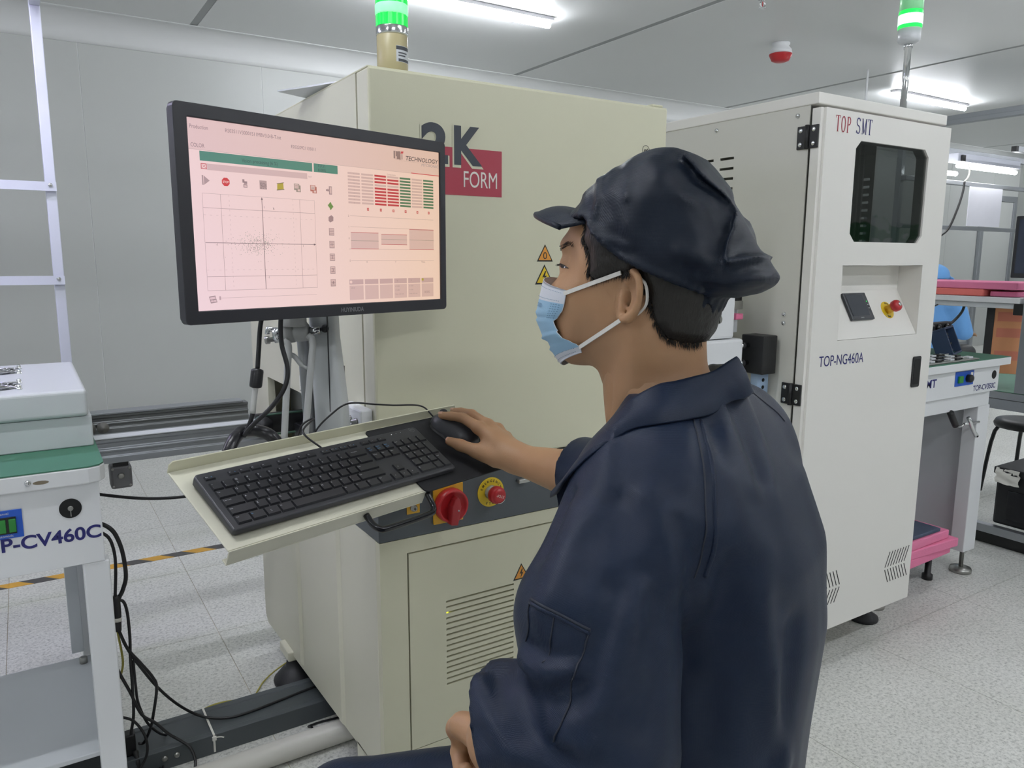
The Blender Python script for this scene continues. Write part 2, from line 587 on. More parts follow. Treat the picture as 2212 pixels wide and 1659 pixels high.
def warning_triangle(parent, o, u, v, s, symbol, fill):
    """a flat printed warning triangle at o (centre), plane u,v"""
    n = Vector(u).cross(Vector(v))
    tri = lambda k: [(-0.5 * k, -0.36 * k), (0.5 * k, -0.36 * k), (0.0, 0.52 * k)]
    st = MB().prism(tri(s * 1.0), Vector(o) + n * 0.0003, u, v, n * 0.0005).build('warning_sticker', M_BLACK, parent)
    MB().prism(tri(s * 0.80), Vector(o) + n * 0.0008, u, v, n * 0.0003).build('field', mat('sticker ' + fill, fill, 0.45, var=0.02), st)
    oo = Vector(o) + n * 0.0012
    if symbol == 'bolt':
        pts = [(0.03, 0.26), (-0.12, -0.02), (0.0, -0.0), (-0.06, -0.28), (0.13, 0.06), (0.02, 0.04), (0.09, 0.26)]
        MB().flat([[(a * s, b * s - 0.03 * s) for a, b in pts]], oo, u, v).build('symbol', M_BLACK, st)
    else:
        MB().text('0', oo - Vector(v) * s * 0.24, u, v, s * 0.38, align='c').build('symbol', M_BLACK, st)
    return st


# ---------------------------------------------------------------- cream inspection machine
mx0, mx1, my0, my1 = 0.58, 1.345, 1.42, 2.40
mach = thing('inspection_machine', 'large cream inspection machine with 2K sign and dark grey switch panel', 'machine', (0.96, 1.9, 0))
mb = MB()
# upper left side panel with inlet opening (y 1.80..2.235, z 0.74..0.905) and the slot near the front
hy0, hy1, hz0, hz1 = 1.80, 2.235, 0.745, 0.905
mb.box(mx0, mx0 + 0.02, 1.483, my1, hz1, 1.602).box(mx0, mx0 + 0.02, 1.483, hy0, 0.662, hz1).box(mx0, mx0 + 0.02, hy1, my1, 0.662, hz1).box(mx0, mx0 + 0.02, hy0, hy1, 0.662, hz0)
mb.build('upper_side_panel', M_CREAM2, mach)
MB().box(mx0, mx0 + 0.05, my0 + 0.003, 1.478, 0.806, 1.602).build('corner_post', M_CREAM2, mach, bevel=0.003)
MB().box(mx0 + 0.001, mx1, my0, my0 + 0.02, 0.806, 1.604).build('upper_front_panel', M_CREAM, mach, bevel=0.004)
MB().box(mx0, mx1, my0 + 0.003, my1, 1.602, 1.606).build('top_panel', M_CREAM, mach, bevel=0.0015)
MB().box(mx1 - 0.02, mx1, 1.44, my1, 0.11, 1.602).build('right_side_panel', M_CREAM, mach)
MB().box(mx0 + 0.02, mx1 - 0.02, my1 - 0.02, my1, 0.11, 1.602).build('rear_panel', M_CREAM, mach)
MB().box(mx0 + 0.10, mx0 + 0.115, 1.60, 2.36, 0.68, 1.0).build('inner_shroud', M_GREYBOX, mach)
# lower cabinet
mb = MB()
mb.prism([(1.44, 0.114), (my1 - 0.03, 0.080), (my1, 0.105), (my1, 0.662), (1.44, 0.662)], (mx0, 0, 0), Y, Z, X * 0.02)
lowside = mb.build('lower_side_panel', M_CREAM2, mach, bevel=0.004)
for (ya, yb) in ((1.99, 2.03), (1.66, 1.70)):  # raised strips added to give this side its dark vertical bands
    vs = [(mx0 - 0.0002, ya, z) for z in (0.112, 0.655)] + [(mx0 - 0.007, ya + 0.012, z) for z in (0.118, 0.65)] + [(mx0 - 0.007, yb - 0.012, z) for z in (0.118, 0.65)] + [(mx0 - 0.0002, yb, z) for z in (0.112, 0.655)]
    MB().add(vs, [(0, 2, 3, 1), (2, 4, 5, 3), (4, 6, 7, 5), (0, 6, 4, 2), (1, 3, 5, 7), (0, 1, 7, 6)], False).build('raised_strip', M_CREAM2, lowside)
MB().box(mx0, mx0 + 0.06, my0, 1.59, 0.062, 0.12).build('corner_foot_plate', M_CREAM2, mach, bevel=0.003)
mb = MB()
dx0, dx1, dz0, dz1 = 0.645, 1.285, 0.168, 0.626
mb.box(mx0, dx0 - 0.003, my0, my0 + 0.02, 0.12, 0.662).box(dx1 + 0.003, mx1, my0, my0 + 0.02, 0.12, 0.662)
mb.box(dx0 - 0.003, dx1 + 0.003, my0, my0 + 0.02, dz1 + 0.003, 0.662).box(dx0 - 0.003, dx1 + 0.003, my0, my0 + 0.02, 0.12, dz0 - 0.003)
mb.build('front_frame', M_CREAM, mach)
MB().box(dx0 - 0.02, dx1 + 0.02, my0 + 0.021, my0 + 0.03, dz0 - 0.02, dz1 + 0.02).build('door_recess', M_DARK, mach)
# vented door: strips between slots are one sheet built around the openings
door_p = None
mb = MB()
sl0, sl1, nz, zt, pit, sh = 0.733, 0.911, 16, 0.497, 0.01315, 0.0042
mb.box(dx0, sl0, my0 - 0.002, my0 + 0.016, dz0, dz1).box(sl1, dx1, my0 - 0.002, my0 + 0.016, dz0, dz1)
zz = dz1
for i in range(nz):
    zc_ = zt - i * pit
    mb.box(sl0, sl1, my0 - 0.002, my0 + 0.016, zc_ + sh / 2, zz)
    zz = zc_ - sh / 2
mb.box(sl0, sl1, my0 - 0.002, my0 + 0.016, dz0, zz)
door_p = mb.build('door', M_CREAM, mach)
MB().box(sl0 - 0.01, sl1 + 0.01, my0 + 0.0165, my0 + 0.02, dz0 + 0.09, dz1 - 0.1).build('vent_backing', M_DARK, door_p)
MB().lathe([(0.002, 0), (0.0032, 0.001), (0.002, 0.003)], (0.738, my0 + 0.004, zt - 2 * pit), -Y, 10).build('indicator_light', mat('lit yellow LED', 'E8E23A', 0.3, emit='E8F03A', estr=1.5), mach)
warning_triangle(door_p, (0.931, my0 - 0.002, 0.521), X, Z, 0.044, 'bolt', 'E0983A')
# dark switch panel wrapping the corner
mb = MB()
mb.prism([(mx0 - 0.002, my0 - 0.004), (mx1, my0 - 0.004), (mx1, 1.43), (mx0 + 0.018, 1.43), (mx0 + 0.018, 1.72), (mx0 - 0.002, 1.72)], (0, 0, 0.664), X, Y, Z * 0.140)
mb.build('switch_panel', M_DGREY, mach, bevel=0.002)
yp = my0 - 0.0042
# main switch
ms = MB().box(0.702, 0.773, yp - 0.006, yp, 0.683, 0.768).build('switch_plate', M_YELO, mach, bevel=0.0012)
kn = Vector((0.739, yp - 0.006, 0.724))
mb = MB().lathe([(0.037, 0), (0.0375, 0.010), (0.036, 0.020), (0.032, 0.0215), (0.029, 0.016), (0.001, 0.014)], kn, -Y, 36)
mb.build('switch_dial', M_RED, ms)
mb = MB()
a = math.radians(-8)
u_, v_ = Vector((math.cos(a), 0, math.sin(a))), Vector((-math.sin(a), 0, math.cos(a)))
mb.prism([(-0.0085, -0.038), (0.0085, -0.038), (0.011, 0.004), (0.006, 0.018), (0.0, 0.024), (-0.006, 0.018), (-0.011, 0.004)], kn + Vector((0, -0.013, 0)), u_, v_, -Y * 0.022)
mb.build('switch_grip', M_REDK, ms, bevel=0.002)
MB().lathe([(0.002, 0), (0.002, 0.0008)], kn + Vector((0.004, -0.0352, -0.006)), -Y, 12).build('rivet', M_STEEL, ms)
# emergency stop
es = Vector((0.846, yp, 0.732))
er = MB().lathe([(0.0335, 0), (0.0335, 0.0022)], es, -Y, 40, False).build('emergency_stop_ring', M_YELLOW, mach)
for txt, a0, a1, sgn in (('EMERGENCY', 158, 22, 1), ('STOP', 245, 300, -1)):
    mb = MB()
    for i, ch in enumerate(txt):
        a = math.radians(a0 + (a1 - a0) * i / (len(txt) - 1))
        rad = 0.0262
        c = es + Vector((math.cos(a) * rad, -0.0026, math.sin(a) * rad))
        out = Vector((math.cos(a), 0, math.sin(a))) * sgn
        uu = Vector((math.sin(a), 0, -math.cos(a))) * sgn
        mb.text(ch, c - out * 0.0028, uu, out, 0.0055, align='c', bold=0.03)
    mb.build('lettering', M_BLACK, er)
MB().lathe([(0.016, 0.002), (0.016, 0.014), (0.0135, 0.015), (0.0135, 0.020)], es, -Y, 28).build('collar', mat('grey plastic collar', '9A9A92', 0.45, var=0.04), er)
btn = MB().lathe([(0.0165, 0.018), (0.0195, 0.021), (0.0200, 0.026), (0.0190, 0.034), (0.0165, 0.0385), (0.010, 0.0405), (0.001, 0.041)], es, -Y, 36).build('button', M_RED, er)
MB().text('STOP', es + Vector((0.002, -0.0418, 0.003)), Vector((-0.94, 0, 0.34)), Vector((-0.34, 0, -0.94)), 0.006, align='c').build('button_print', M_INKW, er)
arc = [es + Vector((math.cos(math.radians(t)) * 0.0165, -0.0392, math.sin(math.radians(t)) * 0.0165)) for t in range(255, 330, 8)]
MB().tube(arc, 0.0007, 5, 1).build('button_arrow', M_INKW, er)
# ESD socket
ep = MB().box(0.641, 0.671, yp - 0.0015, yp, 0.716, 0.758).build('socket_plate', M_YELO, mach, bevel=0.0006)
MB().text('ESD', (0.656, yp - 0.0019, 0.745), X, Z, 0.0065, align='c', bold=0.02).build('lettering', M_BLACK, ep)
MB().lathe([(0.0075, 0), (0.0075, 0.004), (0.0055, 0.0045), (0.0055, 0.009), (0.003, 0.009), (0.003, 0.004)], (0.656, yp - 0.0015, 0.729), -Y, 20).build('socket', M_STEEL, ep)
MB().box(0.915, 0.945, yp - 0.012, yp, 0.742, 0.752).build('panel_latch', M_STEEL, mach, bevel=0.002)
# prints on the front panel
yf = my0 - 0.0003
sgn = MB().box(0.628, 0.876, yf - 0.0006, yf, 1.376, 1.470).build('printed_sign', M_REDPRINT, mach)
for t, x, w, in (('2', 0.688, 0.060), ('K', 0.762, 0.066)):
    mb = MB()
    mb.text(t, (x - 0.0035, yf - 0.0009, 1.4365), X, Z, 0.079, width=w + 0.007, bold=0.075)
    mb.build('sign_outline', M_CREAM, sgn)
    mb = MB()
    mb.text(t, (x, yf - 0.0014, 1.440), X, Z, 0.073, width=w, bold=0.055)
    mb.build('sign_numeral', M_INKD, sgn)
MB().text('PLAT', (0.738, yf - 0.0012, 1.393), X, Z, 0.0335, width=0.068, align='r').build('sign_word', M_INKW, sgn)
MB().text('FORM', (0.864, yf - 0.0012, 1.393), X, Z, 0.0335, width=0.080, align='r').build('sign_lettering', M_INKW, sgn)
# small trademark print, turned on its side
mb = MB()
c = Vector((1.279, yf - 0.0006, 1.503))
ring_o, ring_i = circ(0.0115, 28), circ(0.0103, 28)
for i in range(28):
    j = (i + 1) % 28
    mb.flat([[ring_o[i], ring_o[j], ring_i[j], ring_i[i]]], c, X, Z)
mb.text('R', c + X * 0.006, Z, -X, 0.0125, align='c', bold=0.02)
mb.build('registered_mark', M_BLACK, mach)
warning_triangle(mach, (0.990, my0, 1.257), X, Z, 0.043, 'zero', 'E0983A')
warning_triangle(mach, (0.989, my0, 1.209), X, Z, 0.050, 'bolt', 'E3C32A')
# raised sheet lid at the top edge
mb = MB()
P = [Vector((0.586, 1.605, 1.6075)), Vector((0.586, 1.80, 1.6075)), Vector((0.532, 1.845, 1.624)), Vector((0.560, 1.70, 1.612))]
mb.add(P + [p + Vector((0, 0, 0.003)) for p in P], [(3, 2, 1, 0), (4, 5, 6, 7), (0, 1, 5, 4), (1, 2, 6, 5), (2, 3, 7, 6), (3, 0, 4, 7)], False)
mb.build('top_flap', M_GREYBOX, mach)
MB().box(1.30, 1.335, 1.425, 1.46, 1.6065, 1.612).build('top_clip', M_CREAM, mach, bevel=0.002)
# side details
tp = MB().box(mx0 - 0.002, mx0, 1.592, 1.612, 0.962, 1.015).build('side_slot', M_DARK, mach)
tm = mat('black tape', '232425', 0.6, var=0.1)
mb = MB().prism([(1.588, 0.975), (1.616, 0.972), (1.612, 0.955), (1.664, 0.962), (1.668, 0.926), (1.59, 0.936)], (mx0 - 0.0032, 0, 0), Y, Z, X * 0.001)
mb.build('black_tape', tm, mach)
stk = MB().box(mx0 - 0.001, mx0, 1.885, 1.925, 0.905, 0.95).build('pinch_sticker', M_INKW, mach)
MB().prism([(1.890, 0.912), (1.899, 0.93), (1.892, 0.938), (1.905, 0.941), (1.915, 0.925), (1.906, 0.922), (1.918, 0.91)], (mx0 - 0.0014, 0, 0), Y, Z, X * 0.0003).build('pictogram', M_BLACK, stk)
# feet
for (fx, fy) in ((0.588, 2.125), (1.25, 2.14), (1.25, 1.56)):
    MB().box(fx - 0.024, fx + 0.04, fy - 0.03, fy + 0.06, 0.078, 0.108).build('leg_socket', M_CREAM2, mach, bevel=0.004)
    ft = MB().lathe([(0.058, 0), (0.060, 0.01), (0.058, 0.016), (0.032, 0.046), (0.023, 0.050), (0.021, 0.066), (0.014, 0.067), (0.014, 0.079)], (fx, fy, 0.0002), Z, 28)
    ft.build('foot', M_RUBBER, mach)
# inlet conveyor inside the opening
inn = MB().box(0.50, 0.66, 2.06, 2.085, 0.775, 0.83).build('inlet_conveyor', M_BLACK, mach, bevel=0.004)
MB().box(0.60, 0.66, 1.84, 2.06, 0.72, 0.80).build('drive_plate', M_BLACK, inn, bevel=0.003)
MB().lathe([(0.024, 0), (0.024, 0.02), (0.012, 0.021), (0.012, 0.026)], (0.515, 2.062, 0.802), -Y, 24).build('pulley', M_RUBBER, inn)
mb = MB().tube([(0.66, 2.05, 0.830), (0.52, 2.05, 0.829), (0.493, 2.05, 0.815), (0.493, 2.05, 0.79), (0.52, 2.05, 0.776), (0.66, 2.05, 0.776)], 0.003, 6, 3)
mb.build('belt', mat('green drive belt', '3C5A4C', 0.6, var=0.05), inn)
for (px, pz) in ((0.585, 0.75), (0.63, 0.755)):
    MB().lathe([(0.009, 0), (0.009, 0.004), (0.004, 0.005)], (px, 1.8395, pz), -Y, 12).build('bolt', M_STEEL, inn)
# arm bracket with three bolts at the front corner
br = MB().box(0.552, 0.5795, 1.435, 1.545, 0.895, 0.945).build('arm_bracket', M_WHITE, mach, bevel=0.004)
for yy in (1.455, 1.49, 1.525):
    MB().lathe([(0.0085, 0), (0.0085, 0.003), (0.006, 0.0035), (0.006, 0.012), (0.003, 0.012), (0.003, 0.007)], (0.5515, yy, 0.918), -X, 12).build('bolt', M_STEEL, br)

# ---------------------------------------------------------------- beacon on the machine
bcn = Vector((0.765, 1.72, 1.6062))


def green_lens(name, strength):
    return mat(name, '18B050', 0.25, emit='12E04A', estr=strength, coat=0.3)


M_BEIGE = mat('beige beacon housing', 'B5AB85', 0.35, var=0.02)
st = MB().lathe([(0.0355, 0), (0.0355, 0.142), (0.034, 0.144)], bcn, Z, 36).build('signal_beacon', M_BEIGE, mach)
for i in range(4):
    z = 0.030 + i * 0.0085
    for a0, a1 in ((-190, -130), (-120, -75), (-65, -20)):
        pts = [bcn + Vector((math.cos(math.radians(t)) * 0.0357, math.sin(math.radians(t)) * 0.0357, z)) for t in range(a0, a1 + 1, 6)]
        MB().tube(pts, 0.0014, 5, 1).build('sound_slot', M_DARK, st)
vs, fs = [], []
lab = []
for i in range(9):
    t = math.radians(-100 + i * 8)
    for z in (0.082, 0.117):
        vs.append(bcn + Vector((math.cos(t) * 0.0358, math.sin(t) * 0.0358, z)))
fs = [(2 * i, 2 * i + 2, 2 * i + 3, 2 * i + 1) for i in range(8)]
MB().add(vs, fs, True).build('rating_label', mat('silver label', 'C7CBD2', 0.4, var=0.03), st)
for (z0, z1, a, b) in ((0.108, 0.116, 0, 8), (0.100, 0.103, 1, 6), (0.094, 0.097, 1, 5), (0.083, 0.089, 1, 8)):
    vs = []
    for i in range(a, b + 1):
        t = math.radians(-100 + i * 8)
        for z in (z0, z1):
            vs.append(bcn + Vector((math.cos(t) * 0.0360, math.sin(t) * 0.0360, z)))
    MB().add(vs, [(2 * i, 2 * i + 2, 2 * i + 3, 2 * i + 1) for i in range(b - a)], True).build('label_print', M_INKD, st)
MB().lathe([(0.0362, 0.144), (0.0366, 0.146), (0.0366, 0.160), (0.0362, 0.162)], bcn, Z, 36).build('metal_band', M_CHROME, st)
prof, n = [], 48
mb = MB()
vs, fs = [], []
for z in (0.162, 0.236):
    for j in range(n):
        rr = 0.0352 + (0.0012 if j % 2 else 0)
        t = 2 * math.pi * j / n
        vs.append(bcn + Vector((math.cos(t) * rr, math.sin(t) * rr, z)))
fs = [(j, (j + 1) % n, n + (j + 1) % n, n + j) for j in range(n)] + [tuple(range(n)), tuple(range(n, 2 * n))]
mb.add(vs, fs, False)
mb.build('green_lens', green_lens('green beacon lens', 0.75), st)
MB().lathe([(0.012, 0.185), (0.0362, 0.187), (0.0374, 0.190), (0.0374, 0.2075), (0.0362, 0.210), (0.012, 0.2125)], bcn, Z, 48).build('lit_filament', mat('lit green lens core', '9CF5B0', 0.4, emit='6CFF90', estr=1.1), st)

def tinted_pane():
    m = bpy.data.materials.new('smoked window pane')
    m.use_nodes = True
    nt = m.node_tree
    nt.nodes.remove(nt.nodes['Principled BSDF'])
    tr = nt.nodes.new('ShaderNodeBsdfTransparent')
    tr.inputs[0].default_value = (0.40, 0.42, 0.415, 1)
    gl = nt.nodes.new('ShaderNodeBsdfGlossy')
    gl.inputs['Roughness'].default_value = 0.04
    gl.inputs['Color'].default_value = (0.9, 0.9, 0.9, 1)
    lw = nt.nodes.new('ShaderNodeLayerWeight')
    pw = nt.nodes.new('ShaderNodeMath')
    pw.operation = 'POWER'
    pw.inputs[1].default_value = 3.0
    fr = nt.nodes.new('ShaderNodeMath')
    fr.operation = 'MULTIPLY_ADD'
    fr.inputs[1].default_value = 0.5
    fr.inputs[2].default_value = 0.06
    nt.links.new(lw.outputs['Facing'], pw.inputs[0])
    nt.links.new(pw.outputs[0], fr.inputs[0])
    nz = nt.nodes.new('ShaderNodeTexNoise')
    nz.inputs['Scale'].default_value = 3
    bp = nt.nodes.new('ShaderNodeBump')
    bp.inputs['Strength'].default_value = 0.15
    bp.inputs['Distance'].default_value = 0.01
    nt.links.new(nz.outputs['Fac'], bp.inputs['Height'])
    nt.links.new(bp.outputs['Normal'], gl.inputs['Normal'])
    mx = nt.nodes.new('ShaderNodeMixShader')
    nt.links.new(fr.outputs[0], mx.inputs[0])
    nt.links.new(tr.outputs[0], mx.inputs[1])
    nt.links.new(gl.outputs[0], mx.inputs[2])
    nt.links.new(mx.outputs[0], nt.nodes['Material Output'].inputs['Surface'])
    return m


# ---------------------------------------------------------------- off white buffer tower
tx0, tx1, ty0, tz0, tz1 = 1.815, 2.435, 1.33, 0.125, 1.645
tow = thing('buffer_tower', 'tall off white buffer cabinet with dark window, small touch screen and green beacon', 'machine', (2.12, 1.7, 0))
mb = MB()
vy0, vy1, vzt, vp_, vh = 1.6275, 1.8425, 1.545, 0.0295, 0.0075
mb.box(tx0, tx0 + 0.003, 1.372, vy0, tz0, 1.668).box(tx0, tx0 + 0.003, vy1, 2.15, tz0, 1.668)
zt_ = 1.668
for i in range(10):
    zc_ = vzt - i * vp_
    mb.box(tx0, tx0 + 0.003, vy0, vy1, zc_ + vh / 2, zt_)
    for (ya, yb) in ((1.6825, 1.7075), (1.7625, 1.7875)):
        mb.box(tx0, tx0 + 0.003, ya, yb, zc_ - vh / 2, zc_ + vh / 2)
    zt_ = zc_ - vh / 2
mb.box(tx0, tx0 + 0.003, vy0, vy1, tz0, zt_)
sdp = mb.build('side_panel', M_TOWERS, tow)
mb = MB().box(tx1 - 0.004, tx1, 1.372, 2.15, tz0, 1.22).box(tx1 - 0.004, tx1, 1.372, 2.15, 1.62, 1.668).box(tx1 - 0.004, tx1, 1.665, 2.15, 1.22, 1.62)
mb.box(tx1 - 0.004, tx1, 1.372, 1.395, 1.22, 1.62).box(tx1 - 0.004, tx1, 1.570, 1.585, 1.22, 1.62)  # unseen opening left in this panel so brightness shows through the door window
zt_ = 1.62
for i in range(11):
    zc_ = 1.515 - i * 0.0255
    mb.box(tx1 - 0.004, tx1, 1.585, 1.665, zc_ + 0.004, zt_)
    zt_ = zc_ - 0.004
mb.box(tx1 - 0.004, tx1, 1.585, 1.665, 1.22, zt_)
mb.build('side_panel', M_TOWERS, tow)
MB().box(tx0 - 0.004, tx1 + 0.0, 1.345, 2.154, 1.655, 1.685).build('top_cover', M_TOWER, tow, bevel=0.003)
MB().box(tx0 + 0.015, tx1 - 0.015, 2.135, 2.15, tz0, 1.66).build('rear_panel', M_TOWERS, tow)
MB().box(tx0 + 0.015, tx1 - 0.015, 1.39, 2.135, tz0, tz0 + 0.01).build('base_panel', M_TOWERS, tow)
for (yy, zz_) in ((1.41, 1.632), (1.70, 1.632), (1.415, 1.095), (1.415, 1.07)):
    MB().lathe([(0.0065, 0), (0.006, 0.003), (0.002, 0.005)], (tx0, yy, zz_), -X, 14).build('screw', M_CHROME, sdp)
# door: frame around window and control recess
wx0, wx1, wz0, wz1 = 1.965, 2.325, 1.298, 1.572
rx0, rx1, rz0, rz1 = 1.945, 2.345, 1.020, 1.232
dY0, dY1 = ty0, ty0 + 0.038
dfl, dfr, dfb, dft = tx0 + 0.012, tx1, tz0, tz1
mb = MB()
mb.box(dfl, dfr, dY0, dY1, wz1, dft).box(dfl, dfr, dY0, dY1, rz1, wz0).box(dfl, dfr, dY0, dY1, dfb, rz0)
mb.box(dfl, wx0, dY0, dY1, wz0, wz1).box(wx1, dfr, dY0, dY1, wz0, wz1)
mb.box(dfl, rx0, dY0, dY1, rz0, rz1).box(rx1, dfr, dY0, dY1, rz0, rz1)
# cut window corners
for (cx_, cz_, sx_, sz_) in ((wx0, wz1, 1, -1), (wx1, wz1, -1, -1), (wx0, wz0, 1, 1), (wx1, wz0, -1, 1)):
    mb.prism([(cx_, cz_), (cx_ + sx_ * 0.022, cz_), (cx_, cz_ + sz_ * 0.022)], (0, dY0, 0), X, Z, Y * 0.038)
tdoor = mb.build('door', M_TOWER, tow)
MB().box(wx0 - 0.01, wx1 + 0.01, dY0 + 0.006, dY0 + 0.010, wz0 - 0.008, wz1 + 0.008).build('window_pane', tinted_pane(), tdoor)
mb = MB()
for xx in (2.06, 2.13, 2.175, 2.20):
    mb.box(xx, xx + 0.008, 1.46, 1.47, wz0 - 0.05, wz1 + 0.04)
mb.build('inner_guide', M_STEEL, tow)
# recess: five faces
dd = 0.075
mb = MB()
mb.box(rx0 - 0.003, rx1 + 0.003, dY0 + 0.0385, dY0 + dd + 0.003, rz1, rz1 + 0.003)
rv = [(rx0, dY1, rz0), (rx1, dY1, rz0), (rx1, dY1, rz1), (rx0, dY1, rz1), (rx0, dY0 + 0.03, rz0), (rx1, dY0 + 0.03, rz0),
      (rx0, dY0 + dd, rz0 + 0.125), (rx1, dY0 + dd, rz0 + 0.125), (rx0, dY0 + dd, rz1), (rx1, dY0 + dd, rz1)]
ra, rb_, rtop = rx0 + 0.0012, rx1 - 0.0012, rz1 - 0.0012
mb = MB().add([(ra, dY0 + 0.0012, rz0 + 0.001), (rb_, dY0 + 0.0012, rz0 + 0.001), (ra, dY0 + dd, rz0 + 0.135), (rb_, dY0 + dd, rz0 + 0.135), (ra, dY0 + dd, rtop), (rb_, dY0 + dd, rtop), (ra, dY0 + 0.0012, rtop), (rb_, dY0 + 0.0012, rtop)],
              [(0, 1, 3, 2), (2, 3, 5, 4), (4, 5, 7, 6), (0, 2, 4, 6), (1, 7, 5, 3)], False)
mb.build('control_recess', M_TOWER, tdoor, fixn=False)
nrm = Vector((0, -0.135, 0.073)).normalized()
up_ = Vector((0, 0.073, 0.135)).normalized()
base = Vector((0, dY0 + 0.002, rz0))
tp0 = base + up_ * 0.0
scr = MB().fbox(base, X, up_, nrm, 2.042, 2.152, 0.056, 0.143, 0.0005, 0.010).build('touch_screen', mat('grey black panel', '33363B', 0.4, var=0.05), tdoor, bevel=0.002)
MB().fbox(base, X, up_, nrm, 2.051, 2.132, 0.068, 0.136, 0.0102, 0.0108).build('display', mat('dark display glass', '3F434A', 0.15, var=0.05), scr)
for i, vv in enumerate((0.112, 0.101, 0.090)):
    MB().fbox(base, X, up_, nrm, 2.1405, 2.1435, vv, vv + 0.003, 0.0102, 0.0110).build('status_light', mat('lit green dot', '2AA04A', 0.4, emit='3AE06A', estr=1.0) if i == 0 else M_GREYBOX, scr)
MB().text('TK6071', base + X * 2.092 + up_ * 0.060 + nrm * 0.0104, X, up_, 0.0038, align='c').build('maker_print', M_GREYBOX, scr)
for ex in (1.945 + 0.012, 2.245):
    c = base + X * ex + up_ * 0.085
    ring = MB().lathe([(0.028, 0.0004), (0.028, 0.002)], c, nrm, 32, False).build('emergency_stop_ring', M_YELLOW, tdoor)
    mb = MB()
    for i in range(6):
        a = math.radians(60 + 15 * i if i < 3 else 245 + 15 * (i - 3))
        q = c + (X * math.cos(a) + up_ * math.sin(a)) * 0.0225 + nrm * 0.0023
        mb.fbox(q, X, up_, nrm, -0.0016, 0.0016, -0.0025, 0.0025, 0, 0.0003)
    mb.build('ring_print', M_BLACK, ring)
    if ex < 2.0:
        MB().lathe([(0.010, 0.002), (0.010, 0.012), (0.004, 0.013)], c, nrm, 18).build('key_switch', M_BLACK, ring)
        continue
    MB().lathe([(0.013, 0.002), (0.013, 0.02), (0.010, 0.021), (0.010, 0.026)], c, nrm, 24).build('collar', M_YELO, ring)
    MB().lathe([(0.014, 0.022), (0.0175, 0.025), (0.018, 0.036), (0.015, 0.042), (0.006, 0.044)], c, nrm, 28).build('button', M_RED, ring)
    MB().lathe([(0.006, 0.044), (0.006, 0.047), (0.003, 0.047)], c, nrm, 14).build('key_lock', M_CHROME, ring)
yd = dY0 - 0.0006
# serif heading drawn from strokes


def stroke_text(parent, strokes, o, h, w, th, material, name):
    mb = MB()
    for (x0, z0, x1, z1, k) in strokes:
        a, b = Vector((x0 * w, z0 * h)), Vector((x1 * w, z1 * h))
        d = (b - a).normalized() * 0.0
        pp = Vector((-(b - a).normalized().y, (b - a).normalized().x)) * th * k / 2
        mb.flat([[tuple(a + pp), tuple(b + pp), tuple(b - pp), tuple(a - pp)]], o, X, Z)
    return mb.build(name, material, parent)


def arcs(cx, cz, rx, rz, a0, a1, k, n=10):
    out = []
    for i in range(n):
        t0, t1 = math.radians(a0 + (a1 - a0) * i / n), math.radians(a0 + (a1 - a0) * (i + 1) / n)
        out.append((cx + rx * math.cos(t0), cz + rz * math.sin(t0), cx + rx * math.cos(t1), cz + rz * math.sin(t1), k))
    return out


gT = lambda x: [(x, 1, x + 0.8, 1, 0.6), (x + 0.4, 0, x + 0.4, 1, 1.5), (x + 0.25, 0, x + 0.55, 0, 0.6), (x, 0.85, x, 1, 0.6), (x + 0.8, 0.85, x + 0.8, 1, 0.6)]
gO = lambda x: arcs(x + 0.4, 0.5, 0.33, 0.5, 0, 360, 1.2, 16)
gP = lambda x: [(x + 0.18, 0, x + 0.18, 1, 1.5), (x + 0.05, 0, x + 0.35, 0, 0.6), (x + 0.05, 1, x + 0.35, 1, 0.6)] + arcs(x + 0.35, 0.75, 0.32, 0.25, -90, 90, 1.2) + [(x + 0.18, 0.5, x + 0.35, 0.5, 0.6)]
gS = lambda x: arcs(x + 0.38, 0.75, 0.28, 0.25, 20, 270, 1.2) + arcs(x + 0.38, 0.25, 0.30, 0.25, 90, -160, 1.2) + [(x + 0.66, 0.8, x + 0.66, 1, 0.6), (x + 0.08, 0.0, x + 0.08, 0.2, 0.6)]
gM = lambda x: [(x + 0.1, 0, x + 0.1, 1, 0.8), (x + 0.72, 0, x + 0.72, 1, 1.4), (x + 0.1, 1, x + 0.4, 0.05, 1.3), (x + 0.4, 0.05, x + 0.72, 1, 0.7), (x, 0, x + 0.2, 0, 0.6), (x + 0.6, 0, x + 0.84, 0, 0.6), (x, 1, x + 0.12, 1, 0.6), (x + 0.7, 1, x + 0.84, 1, 0.6)]
stroke_text(tdoor, gT(0) + gO(1) + gP(2), (1.868, yd, 1.588), 0.040, 0.024, 0.0026, M_INKR, 'red_lettering')
stroke_text(tdoor, gS(0) + gM(1) + gT(2.0), (1.958, yd, 1.590), 0.040, 0.026, 0.0026, M_INKN, 'blue_lettering')
MB().text('TOP-NG460A', (1.868, yd, 0.950), X, Z, 0.031, width=0.208).build('model_lettering', M_INKN, tdoor)
MB().prism(rrect(0.044, 0.098, 0.006, 4, 2.358, 0.900), (0, dY0 - 0.004, 0), X, Z, Y * 0.0035).build('door_handle', M_BLACK, tdoor, bevel=0.001)
MB().prism(rrect(0.032, 0.080, 0.004, 4, 2.358, 0.900), (0, dY0 - 0.0046, 0), X, Z, Y * 0.0004).build('handle_recess', M_DARK, tdoor)
